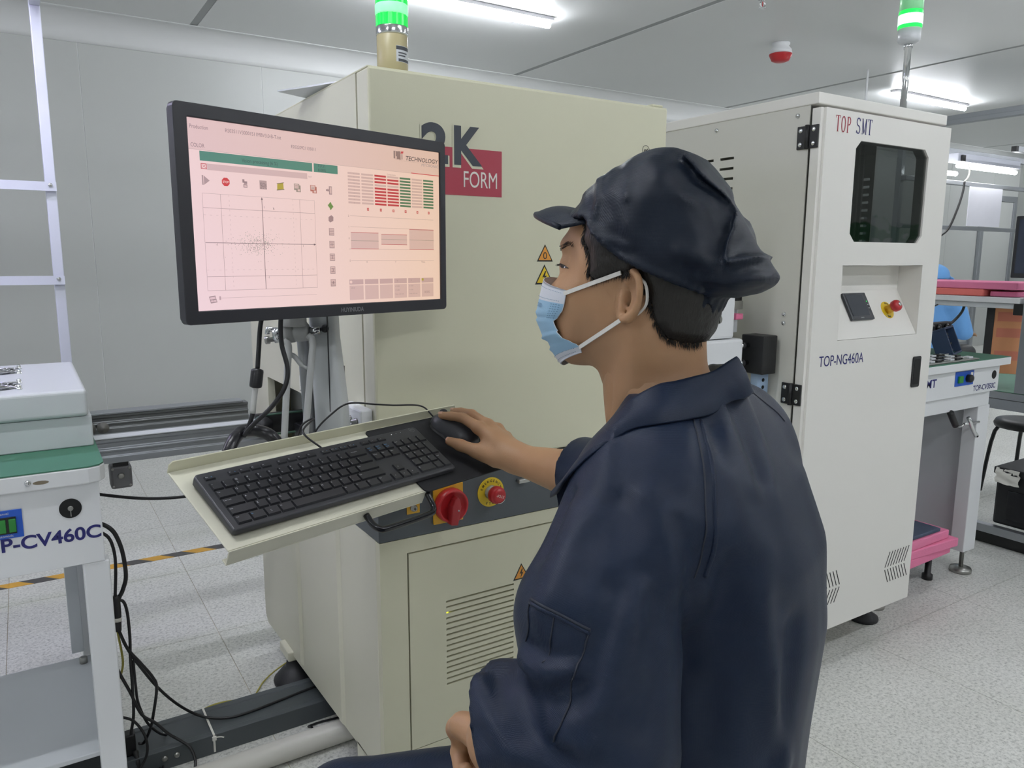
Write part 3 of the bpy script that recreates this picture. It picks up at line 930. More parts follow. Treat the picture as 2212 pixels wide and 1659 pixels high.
for side in (0, 1):
    for k in range(8):
        for half in (0, 1):
            if side == 0:
                xb = 2.285 + k * 0.0155
                seg = [(xb, 0.262), (xb + 0.022, 0.312)] if half == 0 else [(xb, 0.254), (xb + 0.022, 0.208)]
            else:
                xb = 1.915 + k * 0.0155
                seg = [(xb + 0.022, 0.262), (xb, 0.312)] if half == 0 else [(xb + 0.022, 0.254), (xb, 0.208)]
            d_ = (Vector(seg[1]) - Vector(seg[0])).normalized()
            pp = Vector((-d_.y, d_.x)) * 0.0016
            mb = MB().prism([tuple(Vector(seg[0]) + pp), tuple(Vector(seg[1]) + pp), tuple(Vector(seg[1]) - pp), tuple(Vector(seg[0]) - pp)], (0, dY0 - 0.0006, 0), X, Z, Y * 0.0004)
            mb.build('vent_slit', M_DARK, tdoor)
for hz in (1.572, 0.872):
    h = MB().box(tx0 - 0.006, tx0 - 0.0004, 1.340, 1.405, hz - 0.03, hz + 0.03).build('hinge', M_BLACK, tow, bevel=0.0015)
    MB().cyl((tx0 - 0.008, 1.372, hz - 0.031), (tx0 - 0.008, 1.372, hz + 0.031), 0.006, n=14).build('hinge_pin', M_BLACK, h)
    for yy in (1.353, 1.393):
        for dz in (-0.018, 0.018):
            MB().lathe([(0.0065, 0), (0.006, 0.002), (0.003, 0.0025)], (tx0 - 0.006, yy, hz + dz), -X, 12).build('rivet', M_CHROME, h)
MB().box(tx0 - 0.0005, dfl + 0.0, dY1 - 0.030, dY1 - 0.004, dfb, dft).build('hinge_strip', M_TOWER, tow)
for (fx, fy) in ((2.40, 1.46), (1.86, 1.46), (1.86, 2.08), (2.40, 2.08)):
    MB().lathe([(0.048, 0), (0.05, 0.008), (0.048, 0.014), (0.022, 0.030), (0.018, 0.033)], (fx, fy, 0.0002), Z, 24).build('foot', M_RUBBER, tow)
    MB().lathe([(0.013, 0.033), (0.013, 0.042), (0.0085, 0.043), (0.0085, 0.128)], (fx, fy, 0), Z, 14).build('foot_stem', M_STEEL, tow)
# thin beacon on a pole
pb = Vector((2.46, 1.52, 1.685))
pb = Vector((2.40, 1.47, 1.685))
st2 = MB().lathe([(0.02, 0), (0.02, 0.006), (0.010, 0.008), (0.010, 0.212), (0.013, 0.214), (0.013, 0.232)], pb, Z, 20).build('signal_beacon', M_CHROME, tow)
MB().lathe([(0.018, 0.228), (0.030, 0.233), (0.033, 0.240), (0.033, 0.272)], pb, Z, 28).build('beacon_base', M_GREYBOX, st2)
MB().lathe([(0.0335, 0.272), (0.0345, 0.274), (0.0345, 0.322), (0.0335, 0.324)], pb, Z, 32).build('green_lens', mat('lit green lens', '30D060', 0.3, emit='18F050', estr=1.1), st2)
MB().lathe([(0.028, 0.281), (0.0352, 0.283), (0.0352, 0.312), (0.028, 0.315)], pb, Z, 32).build('lit_core', mat('lit green white core', 'D8FFE0', 0.4, emit='C8FFD8', estr=1.6), st2)
MB().lathe([(0.0330, 0.324), (0.0340, 0.326), (0.0340, 0.375), (0.0330, 0.377)], pb, Z, 32).build('clear_lens', mat('pale green lens', '8CCB9A', 0.3, emit='6AD080', estr=0.25), st2)
MB().lathe([(0.0330, 0.377), (0.0340, 0.379), (0.0340, 0.44), (0.02, 0.45)], pb, Z, 32).build('upper_lens', mat('clear grey lens', 'C5CFC8', 0.3), st2)

# ---------------------------------------------------------------- board outlet between the machine and the tower
lift = thing('transfer_unit', 'white transfer unit with slotted screw and black slide block behind the man', 'machine', (1.60, 1.52, 0))
mb = MB().box(1.49, 1.665, 1.46, 1.60, 1.03, 1.155)
mb.build('cover', M_WHITE, lift, bevel=0.008)
MB().box(1.475, 1.70, 1.455, 1.60, 0.925, 1.028).build('lower_cover', M_WHITE, lift, bevel=0.008)
MB().lathe([(0.012, 0), (0.012, 0.002), (0.010, 0.003)], (1.60, 1.4598, 1.085), -Y, 18).build('screw_head', M_STEEL, lift)
MB().box(1.598, 1.602, 1.4565, 1.4575, 1.075, 1.095).build('screw_slot', M_DARK, lift)
MB().box(1.742, 1.80, 1.42, 1.50, 0.925, 1.035).build('slide_block', M_BLACK, lift, bevel=0.003)
for zz_ in (0.955, 1.005):
    r_ = MB().cyl((1.70, 1.475, zz_), (1.742, 1.475, zz_), 0.007, n=12).build('rod', M_CHROME, lift)
    MB().lathe([(0.010, 0), (0.010, 0.010), (0.007, 0.011)], (1.715, 1.475, zz_), X, 12).build('nut', M_RUBBER, r_)
rl = MB().box(1.755, 1.80, 1.445, 1.47, 0.10, 0.924).build('perforated_rail', mat('pale blue steel', '9DB4CF', 0.4, var=0.03), lift)
for i in range(9):
    MB().lathe([(0.0055, 0), (0.0055, 0.0006)], (1.778, 1.4446, 0.905 - i * 0.021), -Y, 12).build('rail_hole', M_DARK, rl)
MB().box(1.48, 1.80, 1.60, 1.66, 0.05, 1.03).build('stand', M_TOWERS, lift)
MB().box(1.48, 1.80, 1.48, 1.66, 0.0, 0.05).build('stand_base', M_TOWERS, lift, bevel=0.003)
pk = MB().box(1.715, 1.745, 1.50, 1.53, 1.0765, 1.094).build('pink_guide', mat('pink plastic', 'E87AA0', 0.4, var=0.03), lift, bevel=0.003)
MB().box(1.703, 1.757, 1.53, 1.60, 1.036, 1.15).build('guide_plate', M_GREYBOX, lift, bevel=0.003)
MB().box(1.712, 1.752, 1.515, 1.529, 1.105, 1.165).build('inner_window', M_DARK, lift)
MB().box(1.716, 1.752, 1.510, 1.5145, 1.105, 1.13).build('steel_tab', M_STEEL, lift, bevel=0.001)

# ================================================================ LEFT CONVEYOR
cvx, cvy = 0.112, 1.75            # right end, front plane
cv = thing('conveyor_table', 'white conveyor table lettered TOP-CV460C with green mat at the left edge', 'conveyor', (-0.2, 2.1, 0))
L0 = -0.62
MB().prism([(L0, cvy), (cvx - 0.03, cvy), (cvx - 0.008, cvy + 0.008), (cvx + 0.002, cvy + 0.03), (cvx + 0.002, 2.5), (L0, 2.5)], (0, 0, 0.786), X, Y, Z * 0.034).build('table_top', M_WHITE, cv, bevel=0.003)
MB().prism([(L0, cvy + 0.001), (cvx - 0.03, cvy + 0.001), (cvx - 0.009, cvy + 0.009), (cvx + 0.001, cvy + 0.03), (cvx + 0.001, 2.499), (L0, 2.499)], (0, 0, 0.8202), X, Y, Z * 0.0025).build('green_mat', M_GREEN, cv)
fp = MB().box(L0, cvx - 0.012, cvy + 0.010, cvy + 0.022, 0.612, 0.786).build('front_panel', M_WHITE, cv, bevel=0.0015)
MB().box(cvx - 0.026, cvx - 0.012, cvy + 0.022, 2.48, 0.612, 0.786).build('end_panel', M_WHITE, cv)
yq = cvy + 0.0097
MB().text('TOP-CV460C', (0.0965, yq - 0.0003, 0.667), X, Z, 0.0275, width=0.236, bold=0.035, align='r').build('model_lettering', M_INKN, fp)
MB().lathe([(0.0018, 0), (0.0235, 0.0012), (0.0235, 0.0)], (0.0, 0, 0), -Y, 8)
hole = MB().lathe([(0.0205, 0), (0.0205, 0.0012)], (0.045, yq, 0.737), -Y, 32, False).build('crank_hole', M_DARK, fp)
MB().lathe([(0.0052, 0.0012), (0.0052, 0.0025), (0.003, 0.0026)], (0.045, yq, 0.737), -Y, 16).build('shaft_end', M_STEEL, hole)
MB().box(0.0442, 0.0458, yq - 0.002, yq - 0.0012, 0.720, 0.733).build('keyway', M_STEEL, hole)
sw = MB().box(-0.115, -0.039, yq - 0.0022, yq, 0.694, 0.752).build('switch_plate', M_BLUEP, fp, bevel=0.0008)
MB().text('Manual', (-0.071, yq - 0.0026, 0.7435), X, Z, 0.005, align='c').build('lettering', M_INKW, sw)
MB().text('Automatic', (-0.071, yq - 0.0026, 0.6975), X, Z, 0.005, align='c').build('lettering', M_INKW, sw)
MB().box(-0.098, -0.050, yq - 0.004, yq - 0.0022, 0.704, 0.738).build('switch_bezel', M_BLACK, sw)
for xx in (-0.0735, -0.0565):
    MB().box(xx - 0.006, xx + 0.006, yq - 0.008, yq - 0.0041, 0.7075, 0.7345).build('rocker', M_GREENSW, sw, bevel=0.001)
MB().lathe([(0.006, 0), (0.0055, 0.0025), (0.002, 0.004)], (-0.024, cvy - 0.0001, 0.8035), -Y, 16).build('screw', M_CHROME, fp)
MB().prism([(a * 0.014, b * 0.004) for a, b in circ(1, 14)], (-0.002, cvy - 0.0003, 0.8015), X, Z, Y * 0.0003).build('worn_patch', mat('bare metal wear', '8A7F6C', 0.6, metal=0.3, var=0.2, vscale=80), fp)
# legs and bracing
MB().box(0.058, cvx - 0.004, cvy + 0.012, cvy + 0.052, 0.03, 0.612).build('leg', M_WHITE, cv, bevel=0.003)
MB().box(0.060, cvx - 0.012, 2.40, 2.46, 0.03, 0.612).build('leg', M_WHITE, cv, bevel=0.003)
MB().box(0.088, cvx - 0.014, cvy + 0.06, 2.4, 0.10, 0.612).build('end_brace', M_WHITE, cv)
MB().box(0.030, 0.060, 2.28, 2.32, 0.175, 0.612).build('inner_post', M_GREYBOX, cv, bevel=0.002)
MB().box(-0.62, 0.0855, cvy + 0.06, 2.30, 0.14, 0.152).build('lower_shelf', M_GREYBOX, cv, bevel=0.002)
MB().box(-0.62, -0.58, cvy + 0.012, cvy + 0.052, 0.03, 0.612).build('leg', M_WHITE, cv, bevel=0.003)
MB().box(-0.62, -0.58, 2.42, 2.46, 0.03, 0.612).build('leg', M_WHITE, cv, bevel=0.003)
for (fx, fy) in ((0.083, cvy + 0.032), (0.083, 2.43), (-0.6, cvy + 0.032), (-0.6, 2.44)):
    MB().lathe([(0.03, 0), (0.03, 0.012), (0.009, 0.016), (0.009, 0.035)], (fx, fy, 0.0002), Z, 18).build('foot', M_STEEL, cv)
MB().lathe([(0.010, 0), (0.010, 0.016), (0.006, 0.018)], (0.055, 2.26, 0.152), Z, 14).build('bolt', M_STEEL, cv)
# rails toward the machine
def profile_rail(x0, x1, y, z0, z1, w, name, parent, matr):
    h = z1 - z0
    pts = [(0, 0), (w, 0), (w, h), (0, h), (0, h * 0.86), (0.006, h * 0.80), (0.006, h * 0.62), (0, h * 0.56), (0, h * 0.48), (0.004, h * 0.44), (0.004, h * 0.30), (0, h * 0.26)]
    return MB().prism(pts, (x0, y, z0), Y, Z, X * (x1 - x0)).build(name, matr, parent, bevel=0.0012, segs=1)


profile_rail(-0.5, 0.545, 2.10, 0.737, 0.800, 0.04, 'near_rail', cv, M_ALU)
profile_rail(-0.5, 0.56, 2.40, 0.752, 0.806, 0.04, 'far_rail', cv, mat('grey aluminium rail', '7C7F80', 0.42, metal=0.6, var=0.05))
MB().box(-0.5, 0.545, 2.395, 2.45, 0.8065, 0.8125).build('rail_cap', M_ALU, cv, bevel=0.001)
MB().box(-0.5, 0.545, 2.098, 2.142, 0.8002, 0.8035).build('rail_cap', M_GREYBOX, cv, bevel=0.001)
for xx in (0.125, 0.158):
    MB().lathe([(0.0155, 0), (0.0155, 0.01), (0.007, 0.011), (0.007, 0.016)], (xx, 2.395, 0.772), -Y, 22).build('roller', mat('grey roller', '6E6E6A', 0.5, var=0.08), cv)
mo = MB().box(0.148, 0.198, 2.125, 2.175, 0.662, 0.722).build('drive_motor', mat('cast grey motor', '77777A', 0.45, metal=0.5, var=0.06), cv, bevel=0.006)
MB().lathe([(0.008, 0), (0.007, 0.003), (0.003, 0.004)], (0.172, 2.1248, 0.696), -Y, 16).build('shaft_boss', M_STEEL, mo)
for (a, b) in ((-0.019, -0.023), (0.019, -0.023), (0.019, 0.023), (-0.019, 0.023)):
    MB().lathe([(0.0035, 0), (0.003, 0.002)], (0.173 + a, 2.1248, 0.692 + b), -Y, 10).build('motor_screw', M_STEEL, mo)
MB().box(0.155, 0.19, 2.12, 2.15, 0.7225, 0.7365).build('motor_bracket', M_BLACK, mo)

# ---------------------------------------------------------------- cooling box on the conveyor
fb = thing('fan_cover', 'pale grey two-tier cover box with chromed fan grilles on the conveyor table', 'cover', (-0.2, 2.2, 0.8228))
MB().box(-0.62, 0.108, 1.945, 2.47, 0.8228, 0.8925).build('lower_box', M_GREYBOX, fb, bevel=0.003)
MB().box(-0.62, 0.102, 1.935, 2.475, 0.8935, 0.955).build('lid', M_GREYBOX, fb, bevel=0.009, segs=4)
for fy in (2.055, 2.325):
    c = Vector((-0.075, fy, 0.9552))
    MB().lathe([(0.052, 0), (0.054, 0.0008)], c, Z, 40, False).build('fan_opening', mat('polished fan plate', 'B9BCC0', 0.2, metal=0.9, var=0.1, vscale=40), fb)
    g = MB()
    for rr in (0.018, 0.029, 0.040, 0.051):
        pts = [c + Vector((math.cos(t) * rr, math.sin(t) * rr, 0.008 - rr * 0.06)) for t in (2 * math.pi * i / 28 for i in range(29))]
        g.tube(pts, 0.0013, 6, 1)
    gg = g.build('finger_guard', M_CHROME, fb)
    for k in range(4):
        a = math.radians(45 + 90 * k + 0)
        d_ = Vector((math.cos(a), math.sin(a), 0))
        MB().tube([c + d_ * 0.012 + Z * 0.008, c + d_ * 0.052 + Z * 0.005, c + d_ * 0.068 + Z * 0.003], 0.0015, 6, 3).build('guard_arm', M_CHROME, gg)
    for k in range(4):
        a = math.radians(45 + 90 * k)
        q = c + Vector((math.cos(a), math.sin(a), 0)) * 0.070
        MB().lathe([(0.0065, 0), (0.0065, 0.002), (0.0045, 0.0025), (0.0048, 0.008), (0.003, 0.0105)], q, Z, 12).build('fan_screw', M_CHROME, fb)
    for k in range(5):
        a = math.radians(72 * k + 20)
        d_, e_ = Vector((math.cos(a), math.sin(a), 0)), Vector((-math.sin(a), math.cos(a), 0))
        MB().add([c + d_ * 0.014 + Z * 0.0012, c + d_ * 0.046 - e_ * 0.010 + Z * 0.0012, c + d_ * 0.046 + e_ * 0.016 + Z * 0.004, c + d_ * 0.014 + e_ * 0.006 + Z * 0.004], [(0, 1, 2, 3)], False).build('fan_blade', M_BLACK, fb)

# ---------------------------------------------------------------- white rack behind, with its LED bar
rk = thing('profile_rack', 'white aluminium profile rack upright with two cross rails at the left edge', 'rack', (0.09, 2.72, 0))
MB().box(0.082, 0.110, 2.70, 2.74, 0.0, 2.30).build('upright', M_ALUW, rk, bevel=0.002)
MB().box(-1.40, -1.372, 2.70, 2.74, 0.0, 2.30).build('upright', M_ALUW, rk, bevel=0.002)
for z0 in (1.438, 1.164):
    r_ = MB().prism([(0, 0), (0.004, 0.0), (0.004, 0.012), (0.014, 0.012), (0.014, 0.016), (0.0, 0.016), (0.0, 0.026), (-0.004, 0.026), (-0.004, 0.0)], (-1.40, 2.688, z0), Y, Z, X * 1.51).build('cross_rail', M_ALUW, rk)
    MB().lathe([(0.006, 0), (0.006, 0.003), (0.003, 0.0045)], (0.094, 2.6838, z0 + 0.017), -Y, 12).build('bolt', M_CHROME, r_)
MB().box(-1.40, 0.11, 2.45, 2.70, 2.26, 2.29).build('top_beam', M_ALUW, rk, bevel=0.002)
mb = MB().box(0.082, 0.110, 2.35, 2.699, 1.955, 1.99)
mb.build('top_arm', M_ALUW, rk, bevel=0.002)
lb = MB().box(-1.20, -0.05, 2.36, 2.40, 1.957, 1.985).build('led_bar', M_LAMPB, rk)
MB().box(-1.19, -0.06, 2.362, 2.398, 1.945, 1.9565).build('led_diffuser', mat('lit rack LED', 'FFFFFF', 0.5, emit='DCD4FF', estr=RACK_TUBE * 2.2), lb)

# ================================================================ MONITOR, ARM, TRAY
_az = math.radians(16.2)
SU, SV = Vector((math.cos(_az), math.sin(_az), 0)), Vector((0, 0, 1))
SN = SU.cross(SV)            # towards the viewer
S0 = Vector((0.2095, 1.1715, 1.172))      # lower left corner of the lit screen
SW, SH = 0.477, 0.268
mon = thing('monitor', 'black flat screen monitor lettered HUYINIUDA showing a pink inspection program', 'monitor', S0 + SU * SW / 2 - SN * 0.02)
bl, brr, bt, bb = 0.0195, 0.0135, 0.0195, 0.0195
M_MONB = mat('black monitor plastic', '2B2B30', 0.42, bump=0.05, bscale=1500, var=0.03)
# bezel ring with rounded outer corners
mb = MB()
oc = rrect(SW + bl + brr, SH + bt + bb, 0.007, 4, (SW + brr - bl) / 2, (SH + bt - bb) / 2)
ic = rrect(SW, SH, 0.0008, 4, SW / 2, SH / 2)
n = len(oc)
P = lambda q, c: S0 + SU * q[0] + SV * q[1] + SN * c
vs = [P(q, 0.0045) for q in oc] + [P(q, 0.0045) for q in ic] + [P(q, 0.0004) for q in ic] + [P(q, -0.012) for q in oc]
fs = []
for i in range(n):
    j = (i + 1) % n
    fs += [(i, j, n + j, n + i), (n + i, n + j, 2 * n + j, 2 * n + i), (j, i, 3 * n + i, 3 * n + j)]
fs.append(tuple(range(3 * n, 4 * n)))
mb.add(vs, fs, False)
bez = mb.build('bezel', M_MONB, mon, bevel=0.0012, bev_angle=60)
oc2 = rrect(SW + bl + brr - 0.006, SH + bt + bb - 0.006, 0.006, 4, (SW + brr - bl) / 2, (SH + bt - bb) / 2)
oc3 = rrect(SW * 0.72, SH * 0.7, 0.02, 4, SW / 2, SH / 2)
vs = [P(q, -0.0125) for q in oc2] + [P(q, -0.020) for q in oc2] + [P(q, -0.048) for q in oc3]
fs = [tuple(range(n))] + [(i, (i + 1) % n, n + (i + 1) % n, n + i) for i in range(n)] + [(n + i, n + (i + 1) % n, 2 * n + (i + 1) % n, 2 * n + i) for i in range(n)] + [tuple(range(2 * n, 3 * n))]
MB().add(vs, fs, False).build('back_shell', M_MONB, mon)
MB().text('HUYINIUDA', S0 + SU * 0.270 - SV * 0.0135 + SN * 0.0048, SU, SV, 0.0075, width=0.0465, bold=0.02, align='c').build('maker_lettering', mat('grey lettering', '8A8A8C', 0.5), bez)


def screen_material():
    m = bpy.data.materials.new('lit screen')
    m.use_nodes = True
    nt = m.node_tree
    b = nt.nodes['Principled BSDF']
    b.inputs['Base Color'].default_value = (0.02, 0.02, 0.02, 1)
    b.inputs['Roughness'].default_value = 0.35
    at = nt.nodes.new('ShaderNodeAttribute')
    at.attribute_name = 'tint'
    nt.links.new(at.outputs['Color'], b.inputs['Emission Color'])
    b.inputs['Emission Strength'].default_value = 0.88
    return m


M_SCR = screen_material()
_tl, _tr, _bl2, _br2 = [np.array(lin(c)[:3]) for c in ('F7D6D6', 'F2CDB2', 'FBDDE4', 'F6D2B8')]


def tint_at(x, y, k):
    base = (_tl * (1 - x) + _tr * x) * (1 - y) + (_bl2 * (1 - x) + _br2 * x) * y
    return tuple(base * np.array(k)) + (1.0,)


def ui(name, polys, k, lay, parent):
    """polys in screen fractions (x right, y down); k = colour factor of the panel's own white"""
    me = bpy.data.meshes.new(name)
    vs, fs = [], []
    for p in polys:
        o = len(vs)
        vs += p
        fs.append(tuple(range(o, o + len(p))))
    inv = MW[parent].inverted()
    co = [tuple(inv @ (S0 + SU * (x * SW) + SV * ((1 - y) * SH) + SN * (0.0006 + lay * 0.00018))) for x, y in vs]
    me.from_pydata(co, [], fs)
    ca = me.color_attributes.new('tint', 'FLOAT_COLOR', 'POINT')
    for i, (x, y) in enumerate(vs):
        ca.data[i].color = tint_at(x, y, k)
    me.materials.append(M_SCR)
    ob = bpy.data.objects.new(name, me)
    COL.objects.link(ob)
    ob.parent = parent
    if len(polys) > 1 and lay > 0:
        ob['kind'] = 'stuff'
    MW[ob] = MW[parent]
    return ob


def rc(x0, y0, x1, y1):
    return [(x0, y1), (x1, y1), (x1, y0), (x0, y0)]


def grid(x0, y0, x1, y1, nx, ny):
    return [rc(x0 + (x1 - x0) * i / nx, y0 + (y1 - y0) * j / ny, x0 + (x1 - x0) * (i + 1) / nx, y0 + (y1 - y0) * (j + 1) / ny) for i in range(nx) for j in range(ny)]


def line(x0, y0, x1, y1, w=0.0016):
    if abs(x1 - x0) > abs(y1 - y0):
        return [(x0, y0 + w * 0.9), (x1, y1 + w * 0.9), (x1, y1 - w * 0.9), (x0, y0 - w * 0.9)]
    return [(x0 - w / 2, y1), (x1 + w / 2, y1), (x1 + w / 2, y0), (x0 - w / 2, y0)]


def txt(s, x, y, h, align='l', w=None, bold=0.0, shear=0.0):
    """text polys, x,y = baseline start in fractions, h = cap height in fractions of the screen height"""
    vs, fs = glyphs(s, bold)
    if not vs:
        return []
    x0, x1 = min(p[0] for p in vs), max(p[0] for p in vs)
    sy = h
    sx = h * SH / SW if w is None else w / (x1 - x0)
    off = -x0 if align == 'l' else -(x0 + x1) / 2
    q = [((a + off) * sx + x + b * h * SH / SW * shear, y - b * sy) for a, b in vs]
    return [[q[i] for i in f] for f in fs]


scr0 = ui('display', grid(0, 0, 1, 1, 6, 4), (1, 1, 1), 0, mon)
K = (0.30, 0.28, 0.30)
ui('header_band', grid(0, 0, 1, 0.157, 6, 1), (0.86, 0.83, 0.84), 1, scr0)
ui('header_rule', [line(0, 0.1575, 0.86, 0.1575, 0.001)], (0.6, 0.57, 0.58), 2, scr0)
ui('red_rule', [rc(0.858, 0.1535, 1.0, 0.1585)], (0.72, 0.08, 0.10), 2, scr0)
t = txt('Production', 0.0094, 0.052, 0.021, w=0.056) + txt('RS03S11V30001S11MBV3.0-B-T.tst', 0.1206, 0.051, 0.020, w=0.190) + txt('COLOR', 0.0095, 0.1455, 0.021, w=0.042) + txt('E20220921135011', 0.347, 0.091, 0.0185, w=0.093)
ui('header_text', t, (0.30, 0.26, 0.30), 2, scr0)
ui('status_bar', [rc(0.0349, 0.1625, 0.4238, 0.212), rc(0.4297, 0.1625, 0.5257, 0.212)], (0.09, 0.36, 0.28), 2, scr0)
ui('status_text', txt('Vision processing (6 %)', 0.2315, 0.1985, 0.021, 'c', w=0.124) + txt('F.P.Y.', 0.462, 0.183, 0.017, 'c') + txt('8.00%', 0.462, 0.2065, 0.017, 'c'), (0.04, 0.10, 0.10), 3, scr0)
ui('message_bar', [rc(0.056, 0.2245, 0.4032, 0.2575)], (0.74, 0.70, 0.72), 2, scr0)
ui('message_text', txt('TXT', 0.407, 0.2475, 0.009), (0.4, 0.36, 0.38), 2, scr0)
ui('cross_box', [rc(0.0369, 0.2255, 0.0553, 0.2545)], (0.62, 0.10, 0.14), 2, scr0)
ui('cross_field', [rc(0.0389, 0.229, 0.0533, 0.251)], (0.98, 0.95, 0.95), 3, scr0)
ui('cross_mark', [[(0.0405, 0.233), (0.041, 0.2315), (0.0518, 0.247), (0.0512, 0.2485)], [(0.0405, 0.247), (0.0412, 0.2485), (0.0518, 0.233), (0.051, 0.2315)]], (0.62, 0.10, 0.14), 4, scr0)
# toolbar icons
ic_ = [0.0388, 0.1131, 0.1762, 0.2393, 0.3006, 0.3632, 0.4253, 0.4885]
yy = 0.312
ui('icon_play', [rc(ic_[0] - 0.001, yy - 0.026, ic_[0] + 0.0035, yy + 0.024), [(ic_[0] + 0.005, yy + 0.024), (ic_[0] + 0.023, yy), (ic_[0] + 0.005, yy - 0.024)]], (0.5, 0.46, 0.48), 2, scr0)
oct_ = [(ic_[1] + 0.0135 * math.cos(math.radians(22.5 + 45 * i)), yy + 0.0135 * SW / SH * math.sin(math.radians(22.5 + 45 * i))) for i in range(8)]
ui('icon_stop', [oct_[::-1]], (0.72, 0.07, 0.08), 2, scr0)
ui('icon_stop_text', txt('STOP', ic_[1], yy + 0.006, 0.012, 'c', w=0.019, bold=0.03), (0.98, 0.95, 0.93), 3, scr0)
ui('icon_tool', [rc(ic_[2] - 0.008, yy - 0.022, ic_[2] - 0.001, yy - 0.004), rc(ic_[2] - 0.003, yy - 0.012, ic_[2] + 0.008, yy + 0.002), rc(ic_[2] - 0.005, yy + 0.004, ic_[2] + 0.008, yy + 0.022)], (0.38, 0.34, 0.37), 2, scr0)
ui('icon_tool_face', [rc(ic_[2] - 0.003, yy + 0.009, ic_[2] + 0.006, yy + 0.018)], (0.85, 0.82, 0.82), 3, scr0)
ui('icon_board', [rc(ic_[3] - 0.0125, yy - 0.024, ic_[3] + 0.0125, yy + 0.024)], (0.52, 0.49, 0.50), 2, scr0)
rnd = random.Random(3)
ui('icon_board_cells', [rc(ic_[3] - 0.010 + 0.003 * i, yy - 0.012 + 0.0055 * j, ic_[3] - 0.0078 + 0.003 * i, yy - 0.008 + 0.0055 * j) for i in range(7) for j in range(6) if rnd.random() < 0.6], (0.2, 0.18, 0.2), 3, scr0)
ui('icon_leaf', [[(ic_[4] - 0.012, yy + 0.020), (ic_[4] + 0.012, yy + 0.014), (ic_[4] + 0.011, yy - 0.020), (ic_[4] - 0.011, yy - 0.012)]], (0.52, 0.55, 0.06), 2, scr0)
ui('icon_leaf_frame', [line(ic_[4] - 0.014, yy + 0.022, ic_[4] + 0.014, yy + 0.016, 0.002), line(ic_[4] - 0.013, yy - 0.014, ic_[4] + 0.013, yy - 0.022, 0.002)], (0.2, 0.2, 0.12), 3, scr0)
for q, kk, nm in ((5, (0.36, 0.40, 0.34), 'icon_copy_grey'), (6, (0.55, 0.25, 0.2), 'icon_copy_red')):
    ui(nm, [rc(ic_[q] - 0.012, yy - 0.022, ic_[q] + 0.008, yy + 0.014), rc(ic_[q] - 0.004, yy - 0.014, ic_[q] + 0.013, yy + 0.024)], kk, 2, scr0)
    ui(nm + '_face', [rc(ic_[q] - 0.010, yy - 0.019, ic_[q] + 0.005, yy + 0.004), rc(ic_[q] + 0.001, yy + 0.008, ic_[q] + 0.010, yy + 0.020)], (0.82, 0.80, 0.78), 3, scr0)
    ui(nm + '_lines', [rc(ic_[q] - 0.008, yy - 0.012 + 0.007 * i, ic_[q] + 0.003, yy - 0.009 + 0.007 * i) for i in range(2)], (0.4, 0.35, 0.35), 4, scr0)
ui('icon_exit', [rc(ic_[7] - 0.001, yy - 0.024, ic_[7] + 0.011, yy + 0.024), [(ic_[7] - 0.013, yy + 0.005), (ic_[7] - 0.006, yy + 0.005), (ic_[7] - 0.006, yy + 0.011), (ic_[7], yy), (ic_[7] - 0.006, yy - 0.011), (ic_[7] - 0.006, yy - 0.005), (ic_[7] - 0.013, yy - 0.005)]], (0.42, 0.37, 0.41), 2, scr0)
ui('icon_exit_face', [rc(ic_[7] + 0.002, yy - 0.019, ic_[7] + 0.009, yy + 0.019)], (0.78, 0.74, 0.74), 3, scr0)
# scatter plot
ui('plot_frame', [line(0.036, 0.379, 0.4275, 0.379, 0.0008), line(0.036, 0.8935, 0.4275, 0.8935, 0.0012), line(0.0358, 0.379, 0.0358, 0.8935, 0.001), line(0.4275, 0.379, 0.4275, 0.8935, 0.001)], (0.55, 0.51, 0.53), 2, scr0)
ui('plot_lines', [line(0.0935, 0.3795, 0.0935, 0.893, 0.0011), line(0.3705, 0.3795, 0.3705, 0.893, 0.0011), line(0.0365, 0.454, 0.427, 0.454, 0.0011), line(0.0365, 0.8183, 0.427, 0.8183, 0.0011)], (0.45, 0.41, 0.43), 2, scr0)
dsh = []
for i in range(40):
    if i % 2 == 0:
        y0 = 0.38 + i * 0.0128
        dsh += [line(x, y0, x, y0 + 0.01, 0.0009) for x in (0.121, 0.3445)]
        x0 = 0.037 + i * 0.0098
        dsh += [line(x0, y, x0 + 0.007, y, 0.0008) for y in (0.4913, 0.7827)]
ui('plot_dashes', dsh, (0.66, 0.62, 0.64), 2, scr0)
ui('plot_axes', [line(0.232, 0.39, 0.232, 0.893, 0.0018), line(0.037, 0.637, 0.42, 0.637, 0.0014), [(0.2285, 0.394), (0.2355, 0.394), (0.232, 0.380)], [(0.419, 0.643), (0.4275, 0.637), (0.419, 0.631)]], (0.20, 0.17, 0.20), 3, scr0)
ui('axis_text', txt('1', 0.238, 0.441, 0.013) + txt('-1', 0.070, 0.652, 0.013) + txt('1', 0.377, 0.652, 0.013) + txt('-1', 0.240, 0.833, 0.013), (0.3, 0.26, 0.28), 3, scr0)
ui('mouse_pointer', [[(0.272, 0.446), (0.2745, 0.443), (0.270, 0.430)]], (0.1, 0.1, 0.1), 4, scr0)
rnd = random.Random(11)
dots, dotsg = [], []
for i in range(430):
    x = rnd.gauss(0.212, 0.035)
    y = rnd.gauss(0.642, 0.026) - (0.06 * rnd.random() ** 3 if rnd.random() < 0.3 else 0)
    if rnd.random() < 0.1:
        x, y = rnd.gauss(0.21, 0.06), rnd.gauss(0.64, 0.045)
    if not (0.07 < x < 0.33 and 0.48 < y < 0.76):
        continue
    (dotsg if rnd.random() < 0.45 else dots).append(rc(x, y, x + 0.0013, y + 0.0028))
ui('plot_points', dots, (0.28, 0.28, 0.28), 4, scr0)
